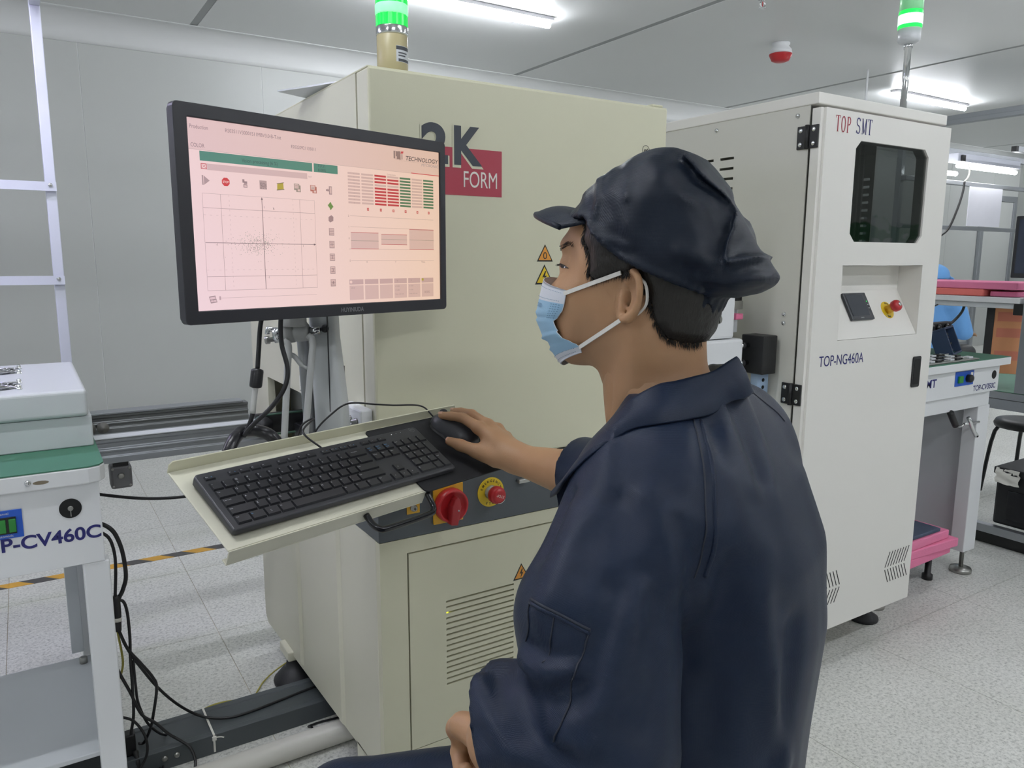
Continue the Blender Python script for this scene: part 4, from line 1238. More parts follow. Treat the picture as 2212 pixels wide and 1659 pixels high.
ui('plot_points_green', dotsg, (0.16, 0.34, 0.24), 4, scr0)
# icon column
yc = [0.4042, 0.4807, 0.5584, 0.6356, 0.7123, 0.7903, 0.8676]
blob = [(0.492 + 0.0125 * (0.8 + 0.28 * math.sin(5 * a) * math.cos(3 * a)) * math.cos(a), yc[0] + 0.022 * (0.8 + 0.28 * math.cos(4 * a)) * math.sin(a)) for a in [2 * math.pi * i / 22 for i in range(22)]]
ui('icon_green', [blob[::-1]], (0.18, 0.42, 0.10), 2, scr0)
ui('icon_chip', [[(0.482, yc[1] + 0.012), (0.488, yc[1] + 0.022), (0.501, yc[1] + 0.012), (0.502, yc[1] - 0.012), (0.494, yc[1] - 0.022), (0.482, yc[1] - 0.010)]], (0.42, 0.37, 0.40), 2, scr0)
ui('icon_sheets', [rc(0.482, y - 0.022, 0.503, y + 0.022) for y in yc[2:]], (0.48, 0.43, 0.46), 2, scr0)
ui('icon_sheet_lines', [rc(0.484, y - 0.018 + 0.0095 * i, 0.501, y - 0.0125 + 0.0095 * i) for y in yc[2:] for i in range(4)], (0.86, 0.82, 0.82), 3, scr0)
pp_ = []
for i, y in enumerate(yc[3:]):
    pp_ += txt(str(i + 1), 0.492, y + 0.010, 0.022, 'c')
ui('icon_sheet_numbers', pp_, (0.25, 0.2, 0.23), 4, scr0)
# table
cols = [(0.5671, 0.619), (0.6257, 0.6777), (0.6843, 0.7369), (0.7428, 0.796), (0.8017, 0.8541), (0.8597, 0.9125), (0.9179, 0.9695)]
G_, R_, E_ = [], [], []
for ci, (a, b) in enumerate(cols):
    for r in range(10):
        y0 = 0.1915 + r * 0.0197
        q = rc(a, y0, b, y0 + 0.0118)
        if ci == 2 and r not in (3,) or ci == 3 and r not in (0, 3):
            R_.append(q)
        elif ci in (4, 6):
            E_.append(q)
        else:
            G_.append(q)
ui('result_cells_grey', G_, (0.73, 0.68, 0.70), 2, scr0)
ui('result_cells_red', R_, (0.62, 0.065, 0.08), 2, scr0)
ui('result_cells_green', E_, (0.10, 0.30, 0.16), 2, scr0)
ui('result_text', txt('Components', 0.742, 0.186, 0.010) + [p for r in range(10) for p in txt(str(11 + r), 0.593, 0.2015 + r * 0.0197, 0.007, 'c')], (0.5, 0.45, 0.46), 3, scr0)
ui('result_marks', [rc(x - 0.0045, 0.4015, x + 0.0045, 0.4185) for x in (0.6518, 0.7103, 0.7693, 0.828, 0.8864, 0.9442)], (0.66, 0.10, 0.12), 2, scr0)
ui('result_mark_faces', [rc(x - 0.002, 0.406, x + 0.002, 0.414) for x in (0.6518, 0.7103, 0.7693, 0.828, 0.8864, 0.9442)], (0.9, 0.8, 0.78), 3, scr0)
# box chart
ui('chart_rules', [line(0.572, y, 0.968, y, 0.0009) for y in (0.456, 0.523, 0.659, 0.732)], (0.5, 0.45, 0.46), 2, scr0)
ui('chart_boxes', [rc(0.5728, 0.557, 0.6958, 0.6585), rc(0.7086, 0.5633, 0.8317, 0.628), rc(0.8436, 0.525, 0.9682, 0.658)], (0.80, 0.75, 0.78), 3, scr0)
ui('chart_limits', [line(a, y, b, y, 0.0015) for a, b, y in ((0.5728, 0.6958, 0.557), (0.5728, 0.6958, 0.6585), (0.7086, 0.8317, 0.5633), (0.7086, 0.8317, 0.628), (0.8436, 0.9682, 0.525), (0.8436, 0.9682, 0.658))], (0.58, 0.09, 0.11), 4, scr0)
ui('chart_medians', [line(0.5728, 0.608, 0.6958, 0.608, 0.0011), line(0.7086, 0.5955, 0.8317, 0.5955, 0.0009), line(0.8436, 0.595, 0.9682, 0.595, 0.0011)], (0.30, 0.38, 0.32), 4, scr0)
ui('chart_text', [p for s, y in (('2', 0.462), ('1', 0.529), ('0', 0.600), ('-1', 0.665), ('-2', 0.738)) for p in txt(s, 0.5655, y, 0.012, 'c')] + txt('X', 0.638, 0.746, 0.011) + txt('Y', 0.772, 0.746, 0.011) + txt('Theta', 0.902, 0.746, 0.011), (0.4, 0.35, 0.36), 3, scr0)
# bottom panel
bx = [(0.561 + 0.0683 * i, 0.561 + 0.0683 * i + 0.0615) for i in range(6)]
ui('panel_heads', [rc(a, 0.850, b, 0.882) for a, b in bx], (0.66, 0.60, 0.66), 2, scr0)
ui('panel_cells', [rc(a, 0.888, b, 0.979) for a, b in bx], (0.76, 0.71, 0.75), 2, scr0)
ui('panel_marks', [rc(0.903, 0.853, 0.913, 0.868)], (0.52, 0.58, 0.08), 3, scr0)
ui('panel_dot', [[(0.568 + 0.0055 * math.cos(-t), 0.866 + 0.0098 * math.sin(-t)) for t in [2 * math.pi * i / 12 for i in range(12)]]], (0.97, 0.94, 0.95), 3, scr0)
ui('panel_text', txt('XXX', 0.930, 0.955, 0.018, 'c') + txt('ok pt', 0.568, 0.907, 0.010) + [p for a in (bx[3][0], bx[4][0]) for i, s in enumerate(('X: 0.020', 'Y: 0.000', 'Theta: -0.01 mm')) for p in txt(s, a + 0.004, 0.905 + i * 0.026, 0.008)] + txt('V', bx[3][0] + 0.012, 0.870, 0.012) + txt('V', bx[4][0] + 0.012, 0.870, 0.012), (0.42, 0.37, 0.42), 3, scr0)
ui('slider', [line(0.073, 0.935, 0.424, 0.935, 0.0009), rc(0.071, 0.925, 0.0765, 0.945)], (0.60, 0.55, 0.57), 2, scr0)
ui('picture_icon', [[(0.043, 0.962), (0.064, 0.957), (0.058, 0.920), (0.038, 0.926)]], (0.36, 0.32, 0.34), 2, scr0)
ui('picture_icon_faces', [[(0.044, 0.957), (0.0525, 0.955), (0.051, 0.944), (0.0425, 0.946)], [(0.0535, 0.955), (0.062, 0.953), (0.060, 0.942), (0.052, 0.944)], [(0.042, 0.942), (0.0595, 0.938), (0.057, 0.925), (0.0395, 0.930)]], (0.82, 0.78, 0.8), 3, scr0)
# program logo
ui('logo_text', txt('TECHNOLOGY', 0.831, 0.077, 0.028, w=0.163, bold=0.015, shear=0.2), (0.06, 0.05, 0.06), 2, scr0)
ui('logo_subtext', txt('MYCRONIC', 0.911, 0.104, 0.017, w=0.086, shear=0.1), (0.40, 0.43, 0.55), 2, scr0)
sh_ = lambda x, y: (x, y)
ui('logo_mark', [line(0.776, 0.028, 0.782, 0.075, 0.0015), line(0.786, 0.028, 0.79, 0.060, 0.0015), line(0.801, 0.028, 0.789, 0.078, 0.0015), line(0.809, 0.026, 0.797, 0.078, 0.0015), line(0.776, 0.028, 0.786, 0.028, 0.001), line(0.782, 0.078, 0.797, 0.078, 0.001), line(0.806, 0.044, 0.800, 0.078, 0.0015), line(0.818, 0.042, 0.812, 0.076, 0.0015), line(0.8, 0.078, 0.812, 0.078, 0.001)], (0.32, 0.28, 0.29), 2, scr0)
ui('logo_red', [[(0.8085, 0.040), (0.820, 0.038), (0.823, 0.024), (0.811, 0.026)]], (0.62, 0.05, 0.07), 2, scr0)
ui('logo_rule', [line(0.80, 0.0845, 0.997, 0.0845, 0.0006)], (0.55, 0.5, 0.5), 2, scr0)

# ---------------------------------------------------------------- arm behind the monitor
arm = thing('monitor_stand', 'grey articulated stand carrying the monitor and keyboard tray', 'stand', (0.47, 1.40, 0.88))
M_ARM = mat('warm grey plastic', 'B4B6B4', 0.42, var=0.02)
M_ARMW = mat('pale grey plastic', 'C6CACA', 0.4, var=0.02)
mc = S0 + SU * (SW / 2) + SV * 0.10
mb = MB()
# tapered column: rounded section swept from base to head
secs = [((0.486, 1.402, 0.875), 0.030, 0.034), ((0.484, 1.408, 0.98), 0.028, 0.032), ((0.480, 1.418, 1.10), 0.0245, 0.028), ((0.478, 1.420, 1.19), 0.024, 0.028), ((0.477, 1.420, 1.24), 0.020, 0.024)]
vs, fs = [], []
rv_ = Vector((0.843, -0.537, 0))
fv_ = Vector((0.537, 0.843, 0))
for c, a, b in secs:
    for q in rrect(2 * a, 2 * b, a * 0.45, 3):
        vs.append(Vector(c) + rv_ * q[0] + fv_ * q[1])
nq = 16
for i in range(len(secs) - 1):
    for j in range(nq):
        k = (j + 1) % nq
        fs.append((i * nq + j, i * nq + k, (i + 1) * nq + k, (i + 1) * nq + j))
fs += [tuple(range(nq)), tuple(range((len(secs) - 1) * nq, len(secs) * nq))]
colm = MB().add(vs, fs, True).build('column', M_ARMW, arm)
MB().fbox((0.4835, 1.41, 0), rv_, fv_, Z, 0.006, 0.0075, -0.0345, -0.030, 0.90, 1.15).build('column_seam', M_RUBBER, colm)
for zz_, dx in ((1.118, 0.0), (0.925, 0.004)):
    q = Vector((0.4825, 1.412, zz_)) + rv_ * (0.003 + dx) - fv_ * 0.031
    MB().lathe([(0.0075, 0), (0.007, 0.003), (0.002, 0.0035)], q, -fv_, 16).build('plug_cap', M_BLACK, colm)
MB().lathe([(0.034, 0), (0.038, 0.012), (0.040, 0.06), (0.036, 0.075), (0.01, 0.078)], (0.472, 1.416, 1.148), Z, 24).build('head', M_ARM, arm)
MB().lathe([(0.022, 0), (0.024, 0.004), (0.024, 0.06)], (0.412, 1.392, 1.1245), Z, 24).build('swivel', M_ARM, arm)
MB().tube([(0.412, 1.392, 1.18), (0.44, 1.36, 1.20), (0.45, 1.315, 1.23)], 0.018, 12, 5).build('mount_neck', M_ARM, arm)
MB().fbox(S0 + SU * (SW / 2) + SV * 0.075 - SN * 0.0495, SU, SV, SN, -0.05, 0.05, -0.05, 0.05, -0.01, 0.0).build('mount_plate', M_ARM, arm, bevel=0.004)
# horizontal clamp joint
ja, jb = Vector((0.396, 1.4135, 1.108)), Vector((0.440, 1.388, 1.114))
jd = (jb - ja).normalized()
MB().lathe([(0.014, 0), (0.0172, 0.003), (0.0172, 0.0225), (0.0150, 0.0228), (0.0150, 0.0262), (0.0172, 0.0265), (0.0172, 0.048), (0.014, 0.051)], ja, jd, 26).build('clamp_joint', M_ARM, arm)
MB().cyl(ja - jd * 0.013, ja + jd * 0.001, 0.0145, n=22).build('joint_cap', M_CHROME, arm)
MB().cyl(jb + jd * 0.001, jb + jd * 0.02, 0.008, n=16).build('joint_axle', M_CHROME, arm)
q = ja - jd * 0.012
MB().tube([q - jd * 0.001 + Z * 0.010, q - jd * 0.012 + Z * 0.013, q - jd * 0.014 + Z * 0.004], 0.0045, 10, 3).build('joint_handle', M_CHROME, arm)
MB().lathe([(0.0045, 0), (0.0045, 0.010), (0.0075, 0.0105), (0.0075, 0.018), (0.004, 0.018), (0.004, 0.013)], q - Z * 0.007, -jd, 14).build('joint_bolt', M_STEEL, arm)
MB().tube([(0.394, 1.392, 1.098), (0.3995, 1.385, 1.089), (0.394, 1.379, 1.046), (0.377, 1.366, 0.900)], 0.0062, 12, 5).build('strut', M_ARM, arm)
MB().tube([(0.434, 1.378, 1.108), (0.4405, 1.372, 1.097), (0.434, 1.367, 1.053), (0.412, 1.356, 0.905)], 0.0062, 12, 5).build('strut', M_ARM, arm)
MB().tube([(0.446, 1.454, 1.125), (0.4445, 1.43, 1.0), (0.444, 1.414, 0.888)], 0.0115, 14, 4).build('gas_spring', mat('satin grey tube', '8F9192', 0.3, metal=0.6, var=0.03), arm)
MB().tube([(0.400, 1.393, 1.078), (0.411, 1.385, 1.068), (0.419, 1.377, 1.055), (0.428, 1.370, 1.048)], [0.004, 0.005, 0.003], 8, 4).build('release_lever', M_ARM, arm)
# base plate reaching to the machine bracket
MB().prism([(0.36, 1.35), (0.50, 1.33), (0.549, 1.43), (0.549, 1.55), (0.50, 1.50), (0.43, 1.47)], (0, 0, 0.866), X, Y, Z * 0.010).build('base_plate', M_ARMW, arm, bevel=0.002)
MB().box(0.530, 0.5505, 1.435, 1.545, 0.8765, 0.893).build('base_step', M_ARMW, arm, bevel=0.002)
MB().lathe([(0.016, 0), (0.016, 0.002), (0.009, 0.003), (0.009, 0.007)], (0.525, 1.428, 0.876), Z, 22).build('base_bolt', M_STEEL, arm)

# ---------------------------------------------------------------- tray
TO = Vector((0.2196, 1.0770, 0.8569))
TU = Vector((0.95630, 0.29237, 0.0)).normalized()
TV = Vector((-0.26278, 0.85952, 0.43837)).normalized()
TN = TU.cross(TV)
TP = lambda a, b, c=0.0: TO + TU * a + TV * b + TN * c
tray = thing('keyboard_tray', 'cream sheet metal keyboard tray with raised back lip and black handle', 'tray', TP(0.3, 0.07, -0.02))
MB().fbox(TO, TU, TV, TN, -0.016, 0.602, -0.019, 0.165, -0.003, 0.0).build('tray_plate', M_CREAM2, tray, bevel=0.001)
MB().prism([(-0.016, -0.003), (0.592, -0.003), (0.592, 0.012), (0.587, 0.0185), (-0.011, 0.0185), (-0.016, 0.013)], TP(0, 0.1655), TU, TN, TV * 0.0025).build('back_lip', M_CREAM, tray, bevel=0.0007, segs=1)
MB().fbox(TP(0, -0.0215), TU, TV, TN, -0.016, 0.355, 0.0, 0.0024, -0.024, -0.0005).build('front_lip', M_CREAM2, tray, bevel=0.001)
MB().fbox(TP(0, -0.0215), TU, TV, TN, -0.016, 0.355, 0.0, 0.012, -0.0265, -0.0242).build('front_return', M_CREAM2, tray, bevel=0.0008)
MB().lathe([(0.0048, 0), (0.0044, 0.0012), (0.002, 0.0013)], TP(0.580, 0.158, 0.0), TN, 16).build('screw', M_STEEL, tray)
hh = [TP(0.226, -0.0218, -0.012), TP(0.226, -0.040, -0.016), TP(0.233, -0.052, -0.019), TP(0.25, -0.056, -0.020), TP(0.335, -0.056, -0.020), TP(0.352, -0.052, -0.019), TP(0.359, -0.040, -0.016), TP(0.359, -0.020, -0.006)]
MB().tube(hh, 0.0055, 12, 4).build('handle', M_BLACKG, tray)
for a in (0.17, 0.24):
    MB().tube([TP(a, 0.10, -0.004), TP(a, 0.14, -0.018), (0.375 + (a - 0.17) * 0.5, 1.36, 0.91)], 0.007, 8, 3).build('support_rod', M_ARM, tray)
# mouse pad
pd = rrect(0.246, 0.186, 0.008, 4, 0.4735, 0.0672)
MB().prism(pd, TP(0, 0, 0.0006), TU, TV, TN * 0.0022).build('mouse_pad', mat('black cloth mouse pad', '17181C', 0.75, bump=0.3, bscale=1800, var=0.06), None,
    label='black mouse pad lying on the right end of the tray', category='mouse pad')

# ---------------------------------------------------------------- keyboard
M_KB = mat('charcoal keyboard shell', '35363A', 0.45, bump=0.06, bscale=2500, var=0.03)
M_KEY = mat('black keycap', '2A2B2F', 0.42, bump=0.05, bscale=2500, var=0.03)
M_KEYP = mat('keycap legend white', 'C9CCD2', 0.5)
M_KEYB = mat('keycap legend blue', '5AA0D8', 0.5)
kb = thing('keyboard', 'black full-size desktop keyboard lying on the tray', 'keyboard', TP(0.22, 0.06, 0.003))
KB0 = 0.0030
ko = [(0.0035, 0.0), (0.4385, 0.0), (0.442, 0.003), (0.442, 0.124), (0.4385, 0.127), (0.006, 0.127), (0.0, 0.1215), (0.0, 0.003)]
vs = [TP(a, b, KB0 + 0.002) for a, b in ko] + [TP(a, b, KB0 + 0.010 + 0.0045 * b / 0.127) for a, b in ko] + [TP(0.221 + (a - 0.221) * 0.99, 0.0635 + (b - 0.0635) * 0.97, KB0 + 0.0118 + 0.0045 * b / 0.127) for a, b in ko]
nk = len(ko)
fs = [tuple(range(nk))] + [(i, (i + 1) % nk, nk + (i + 1) % nk, nk + i) for i in range(nk)] + [(nk + i, nk + (i + 1) % nk, 2 * nk + (i + 1) % nk, 2 * nk + i) for i in range(nk)] + [tuple(range(2 * nk, 3 * nk))]
ksh = MB().add(vs, fs, False).build('shell', M_KB, kb, bevel=0.0007, segs=1, bev_angle=25)
for a in (0.05, 0.39):
    MB().fbox(TO, TU, TV, TN, a - 0.014, a + 0.014, 0.10, 0.112, 0.0029, KB0 + 0.003).build('foot', M_RUBBER, kb)
    MB().fbox(TO, TU, TV, TN, a - 0.014, a + 0.014, 0.010, 0.02, 0.0029, KB0 + 0.003).build('foot', M_RUBBER, kb)


def key(a0, a1, b0, b1, legends=(), small=False):
    """legends: (text, rel x, rel y, size, blue)"""
    g = 0.00085
    s = 0.0016
    z0 = KB0 + 0.0112 + 0.0045 * b0 / 0.127
    z1 = z0 + (0.0042 if not small else 0.0034)
    o = [(a0 + g, b0 + g), (a1 - g, b0 + g), (a1 - g, b1 - g), (a0 + g, b1 - g)]
    t = [(a0 + g + s * 0.8, b0 + g + s * 1.0), (a1 - g - s * 0.8, b0 + g + s * 1.0), (a1 - g - s * 0.8, b1 - g - s * 0.5), (a0 + g + s * 0.8, b1 - g - s * 0.5)]
    mb = MB()
    mb.add([TP(x, y, z0) for x, y in o] + [TP(x, y, z1) for x, y in t], [(0, 1, 5, 4), (1, 2, 6, 5), (2, 3, 7, 6), (3, 0, 4, 7), (4, 5, 6, 7)], False)
    bm_pts = len(mb.f)
    for (s_, rx, ry, size, blue) in legends:
        mb.m = 2 if blue else 1
        mb.text(s_, TP(a0 + 0.0028 + rx * (a1 - a0 - 0.0056), b0 + 0.003 + ry * (b1 - b0 - 0.005), z1 + 0.00012), TU, TV, size)
    return mb.build('key', [M_KEY, M_KEYP, M_KEYB], kb, fixn=False)


U = 0.01905
kx0, kb0, kp = 0.0105, 0.0075, 0.0186


def row(r, specs, x0=kx0):
    x = x0
    for w, lg in specs:
        if lg is not None:
            key(x, x + w * U, kb0 + r * kp, kb0 + (r + 1) * kp, lg)
        x += w * U


T1 = lambda s: [(s, 0.0, 0.58, 0.0034, False)]
T2 = lambda a, b: [(a, 0.0, 0.66, 0.0031, False), (b, 0.0, 0.12, 0.0031, False)]
TW = lambda s: [(s, 0.0, 0.66, 0.0021, False)]
row(0, [(1.25, TW('Ctrl')), (1.25, [('fn', 0.0, 0.6, 0.0028, True)]), (1.25, [('::', 0.3, 0.3, 0.005, False)]), (1.25, TW('Alt')), (5.0, []), (1.25, TW('Alt')), (1.25, TW('Fn')), (1.25, TW('Mn')), (1.25, TW('Ctrl'))])
row(1, [(2.25, TW('Shift'))] + [(1, T1(c)) for c in 'ZXCVBNM'] + [(1, T2('<', ',')), (1, T2('>', '.')), (1, T2('?', '/')), (2.75, TW('Shift'))])
row(2, [(1.75, TW('Caps Lock'))] + [(1, T1(c)) for c in 'ASDFGHJKL'] + [(1, T2(':', ';')), (1, T2('"', "'")), (2.25, TW('Enter'))])
row(3, [(1.5, TW('Tab'))] + [(1, T1(c)) for c in 'QWERTYUIOP'] + [(1, T2('{', '[')), (1, T2('}', ']')), (1.5, T2('|', '\\'))])
row(4, [(1, T2('~', '`'))] + [(1, T2(a, b)) for a, b in zip('!@#$%^&*()_+', '1234567890-=')] + [(2, [('Backspace', 0.2, 0.6, 0.0022, False)])])
fy0, fy1 = kb0 + 5 * kp + 0.0055, kb0 + 5 * kp + 0.0165
fx = kx0
for i, s in enumerate(['Esc'] + ['F%d' % k for k in range(1, 13)]):
    xo = kx0 + (0 if i == 0 else 2.0 * U + (i - 1) * U * 0.985 + ((i - 1) // 4) * 0.5 * U)
    key(xo, xo + U * 0.97, fy0, fy1, [(s, 0.0, 0.45, 0.0022, False)] + ([('*', 0.62, 0.1, 0.0035, True)] if i in (0, 1, 9, 10, 11, 12) else []), True)
nx = kx0 + 15.25 * U
for i in range(3):
    key(nx + i * U, nx + (i + 1) * U, fy0, fy1, [('-', 0.3, 0.3, 0.003, False)], True)
    key(nx + i * U, nx + (i + 1) * U, kb0 + 4 * kp, kb0 + 5 * kp, [(['Insert', 'Home', 'PgUp'][i], 0.0, 0.66, 0.0021, True), (['Pause', 'Break', 'Scroll'][i], 0.0, 0.25, 0.0021, True)])
    key(nx + i * U, nx + (i + 1) * U, kb0 + 3 * kp, kb0 + 4 * kp, [(['Delete', 'End', 'PgDn'][i], 0.0, 0.66, 0.0021, False)])
    key(nx + i * U, nx + (i + 1) * U, kb0, kb0 + kp, [(['<', 'v', '>'][i], 0.3, 0.4, 0.003, False)])
key(nx + U, nx + 2 * U, kb0 + kp, kb0 + 2 * kp, [('^', 0.3, 0.3, 0.004, False)])
npx = nx + 3.25 * U
for r, rowk in enumerate((('0', None, '.', 'Enter'), ('1', '2', '3', None), ('4', '5', '6', '+'), ('7', '8', '9', None), ('Num', '/', '*', '-'))):
    for c, s in enumerate(rowk):
        if s is None:
            continue
        w, h = 1, 1
        if s == '0':
            w = 2
        if s in ('Enter', '+'):
            h = 2
        sz = 0.0032 if len(s) == 1 else 0.0021
        key(npx + c * U * 0.985, npx + (c + w) * U * 0.985, kb0 + r * kp, kb0 + (r + h) * kp, [(s, 0.0, 0.62 if h == 1 else 0.8, sz, False)])
ztop = KB0 + 0.0118 + 0.0044
mb = MB()
c = (0.428, 0.1195)
ro, ri = circ(0.0062, 24, *c), circ(0.0058, 24, *c)
for i in range(24):
    j = (i + 1) % 24
    mb.add([TP(*ro[i], ztop + 0.0002), TP(*ro[j], ztop + 0.0002), TP(*ri[j], ztop + 0.0002), TP(*ri[i], ztop + 0.0002)], [(0, 1, 2, 3)])
mb.text('DELL', TP(c[0], c[1] - 0.0016, ztop + 0.0002), TU, TV, 0.0032, align='c')
mb.build('maker_mark', mat('grey keyboard print', '85868A', 0.5), ksh)
for i in range(3):
    MB().lathe([(0.0008, 0), (0.0008, 0.0003)], TP(0.378 + 0.011 * i, 0.1185, ztop - 0.0001), TN, 8).build('status_light', mat('lit white LED', 'FFFFFF', 0.4, emit='FFFFFF', estr=1.5) if i == 0 else M_KEYP, ksh)

# ---------------------------------------------------------------- mouse
mouse = thing('computer_mouse', 'black computer mouse under the right hand of the seated man', 'mouse', TP(0.523, 0.10, 0.003))
mo_c = TP(0.525, 0.094, 0.0030)
ma = math.radians(8)
MUa = (TU * math.cos(ma) + TV * math.sin(ma))
MVa = (-TU * math.sin(ma) + TV * math.cos(ma))


def mouse_shell(z0, z1f, scale):
    nu, nv = 20, 12
    vs, fs = [], []
    for i in range(nu + 1):
        t = -1 + 2 * i / nu
        hw = 0.030 * scale * (1 - abs(t) ** 3.0) ** 0.5 * (1 - 0.06 * math.cos(math.pi * t))
        hz = z1f * (1 - abs(t) ** 3.2) ** 0.6 * (1.0 - 0.10 * t)
        for j in range(nv + 1):
            s = -1 + 2 * j / nv
            vs.append(mo_c + MVa * (t * 0.0575 * scale) + MUa * (hw * s) + TN * (z0 + hz * max(0.0, 1 - abs(s) ** 3) ** 0.55))
    for i in range(nu):
        for j in range(nv):
            a = i * (nv + 1) + j
            fs.append((a, a + 1, a + nv + 2, a + nv + 1))
    return vs, fs


vs, fs = mouse_shell(0.006, 0.031, 1.0)
MB().add(vs, fs, True).build('shell', mat('charcoal mouse shell', '3A3B40', 0.38, var=0.03), mouse)
vs, fs = mouse_shell(0.0005, 0.012, 1.03)
MB().add(vs, fs, True).build('base', mat('black mouse base', '15161A', 0.4, var=0.03), mouse)
MB().lathe([(0.009, -0.004), (0.0105, -0.002), (0.0105, 0.002), (0.009, 0.004)], mo_c + MVa * 0.038 + TN * 0.0275, MUa, 18).build('scroll_wheel', M_RUBBER, mouse)
mf = mo_c + MVa * 0.057 + TN * 0.008


def cable(name, pts, r, label, res=8, m=None, n=8, group=None):
    return MB().tube(pts, r, n, res).build(name, m or M_CABLE, None, label=label, category='cable', group=group)


cable('mouse_cable', [mf, mf + MVa * 0.03 + TN * 0.010 - TU * 0.01, TP(0.435, 0.190, 0.028), (0.545, 1.335, 0.975), (0.488, 1.325, 0.984), (0.458, 1.335, 0.965), (0.432, 1.345, 0.936), (0.424, 1.345, 0.906)], 0.0017, 'thin black mouse cable looping over the back lip of the tray')
cable('keyboard_cable', [TP(0.238, 0.127, 0.010), TP(0.215, 0.165, 0.026), (0.423, 1.328, 0.962), (0.404, 1.338, 0.950), (0.394, 1.345, 0.915)], 0.0018, 'thin black keyboard cable arching behind the tray')
mc1 = thing('monitor_cable', 'black monitor cable with ferrite bead and white tag hanging below the screen', 'cable', (0.341, 1.379, 1.05))
MB().tube([(0.362, 1.330, 1.178), (0.357, 1.372, 1.155), (0.352, 1.386, 1.131), (0.345, 1.382, 1.082), (0.341, 1.379, 1.053)], 0.0042, 10, 6).build('sheath', M_CABLE, mc1)
fd = (Vector((0.335, 1.376, 1.019)) - Vector((0.341, 1.379, 1.053))).normalized()
MB().lathe([(0.006, 0), (0.0103, 0.002), (0.0110, 0.005), (0.0110, 0.030), (0.0103, 0.033), (0.006, 0.035)], (0.341, 1.379, 1.053), fd, 18).build('ferrite_bead', M_CABLE, mc1)
MB().tube([(0.335, 1.376, 1.018), (0.331, 1.374, 0.998), (0.327, 1.372, 0.974)], 0.0050, 10, 4).build('white_tag', mat('clear wrapped tag', 'B9BAB6', 0.3, var=0.15, vscale=60), mc1)
MB().tube([(0.327, 1.372, 0.975), (0.322, 1.372, 0.959), (0.311, 1.375, 0.935)], 0.0042, 10, 4).build('sheath_end', M_CABLE, mc1)
cable('video_cable', [(0.386, 1.325, 1.180), (0.382, 1.352, 1.155), (0.379, 1.356, 1.132), (0.378, 1.351, 1.096), (0.384, 1.342, 1.052), (0.375, 1.340, 1.018), (0.352, 1.348, 0.985), (0.324, 1.362, 0.956), (0.309, 1.370, 0.935)], 0.0042, 'black video cable curving from the screen down past the arm', n=10)
cable('wrapped_cable_bundle', [(0.245, 1.340, 0.80), (0.262, 1.345, 0.87), (0.284, 1.362, 0.922), (0.307, 1.388, 0.938), (0.325, 1.391, 0.940), (0.343, 1.383, 0.937), (0.359, 1.372, 0.927), (0.380, 1.372, 0.895)], 0.0115, 'thick cable bundle wrapped in black tape behind the tray', n=12, m=mat('glossy black tape', '1C1C20', 0.3, bump=0.4, bscale=90, var=0.1))

# ================================================================ FLOOR LEVEL: channel, pipe, cables
ch = thing('floor_channel', 'dark grey metal cable channel lying along the floor under the machine', 'channel', (0.5, 1.95, 0))
M_CHN = mat('slate grey steel', '4A5053', 0.45, var=0.06, vscale=10)
MB().prism([(1.893, 0.0003), (2.03, 0.0003), (2.03, 0.052), (2.012, 0.052), (2.010, 0.049), (1.915, 0.049), (1.912, 0.052), (1.893, 0.052)], (-0.55, 0, 0), Y, Z, X * 3.2).build('channel_body', M_CHN, ch, bevel=0.001, segs=1)
for xx in (0.198, 0.226):
    MB().lathe([(0.0075, 0), (0.007, 0.002), (0.004, 0.0045)], (xx, 1.8928, 0.030), -Y, 14).build('bolt', M_STEEL, ch)
MB().lathe([(0.005, 0), (0.005, 0.004), (0.003, 0.006)], (0.211, 1.968, 0.0492), Z, 12).build('bolt', M_CHROME, ch)
MB().ribbon([(0.313, 2.031, 0.02), (0.313, 2.031, 0.0535), (0.313, 1.965, 0.0540), (0.314, 1.8915, 0.0535), (0.314, 1.8915, 0.006)], X, 0.005, 0.0014, 1).build('cable_tie', M_INKW, ch)
MB().box(0.309, 0.319, 1.886, 1.8905, 0.040, 0.050).build('tie_head', M_INKW, ch)
MB().ribbon([(0.318, 1.8885, 0.047), (0.329, 1.884, 0.047), (0.336, 1.882, 0.044)], Z, 0.003, 0.001, 3).build('tie_tail', M_INKW, ch)
mb = MB().lathe([(0.0285, 0), (0.0285, 2.9)], (-0.4, 1.772, 0.0288), X, 28)
mb.build('floor_pipe', mat('white plastic pipe', 'CDCBC2', 0.35, var=0.06, vscale=12, bump=0.1, bscale=60), None, label='white plastic pipe lying on the floor under the machine', category='pipe')
cable('grounding_wire', [(0.640, 2.10, 0.075), (0.60, 2.16, 0.05), (0.552, 2.18, 0.02), (0.510, 2.165, 0.004), (0.486, 2.132, 0.004), (0.466, 2.098, 0.004), (0.474, 2.086, 0.004), (0.455, 2.079, 0.004), (0.391, 2.112, 0.004), (0.332, 2.108, 0.004), (0.285, 2.060, 0.004)], 0.0022, 'yellow green grounding wire from the machine foot across the floor', m=M_WIREY)
cable('loose_black_wire', [(0.70, 1.866, 0.004), (0.631, 1.870, 0.004), (0.585, 1.876, 0.004), (0.550, 1.874, 0.004), (0.556, 1.866, 0.004), (0.556, 1.842, 0.004)], 0.0028, 'short black wire end on the floor between channel and pipe')
cable('wall_side_cable', [(0.09, 2.15, 0.66), (0.132, 2.15, 0.645), (0.211, 2.15, 0.623), (0.278, 2.15, 0.612), (0.347, 2.15, 0.608), (0.469, 2.15, 0.608), (0.579, 2.15, 0.615)], 0.0042, 'black cable running level from the conveyor to the machine side')
LB = 'black cable beside the conveyor leg, '
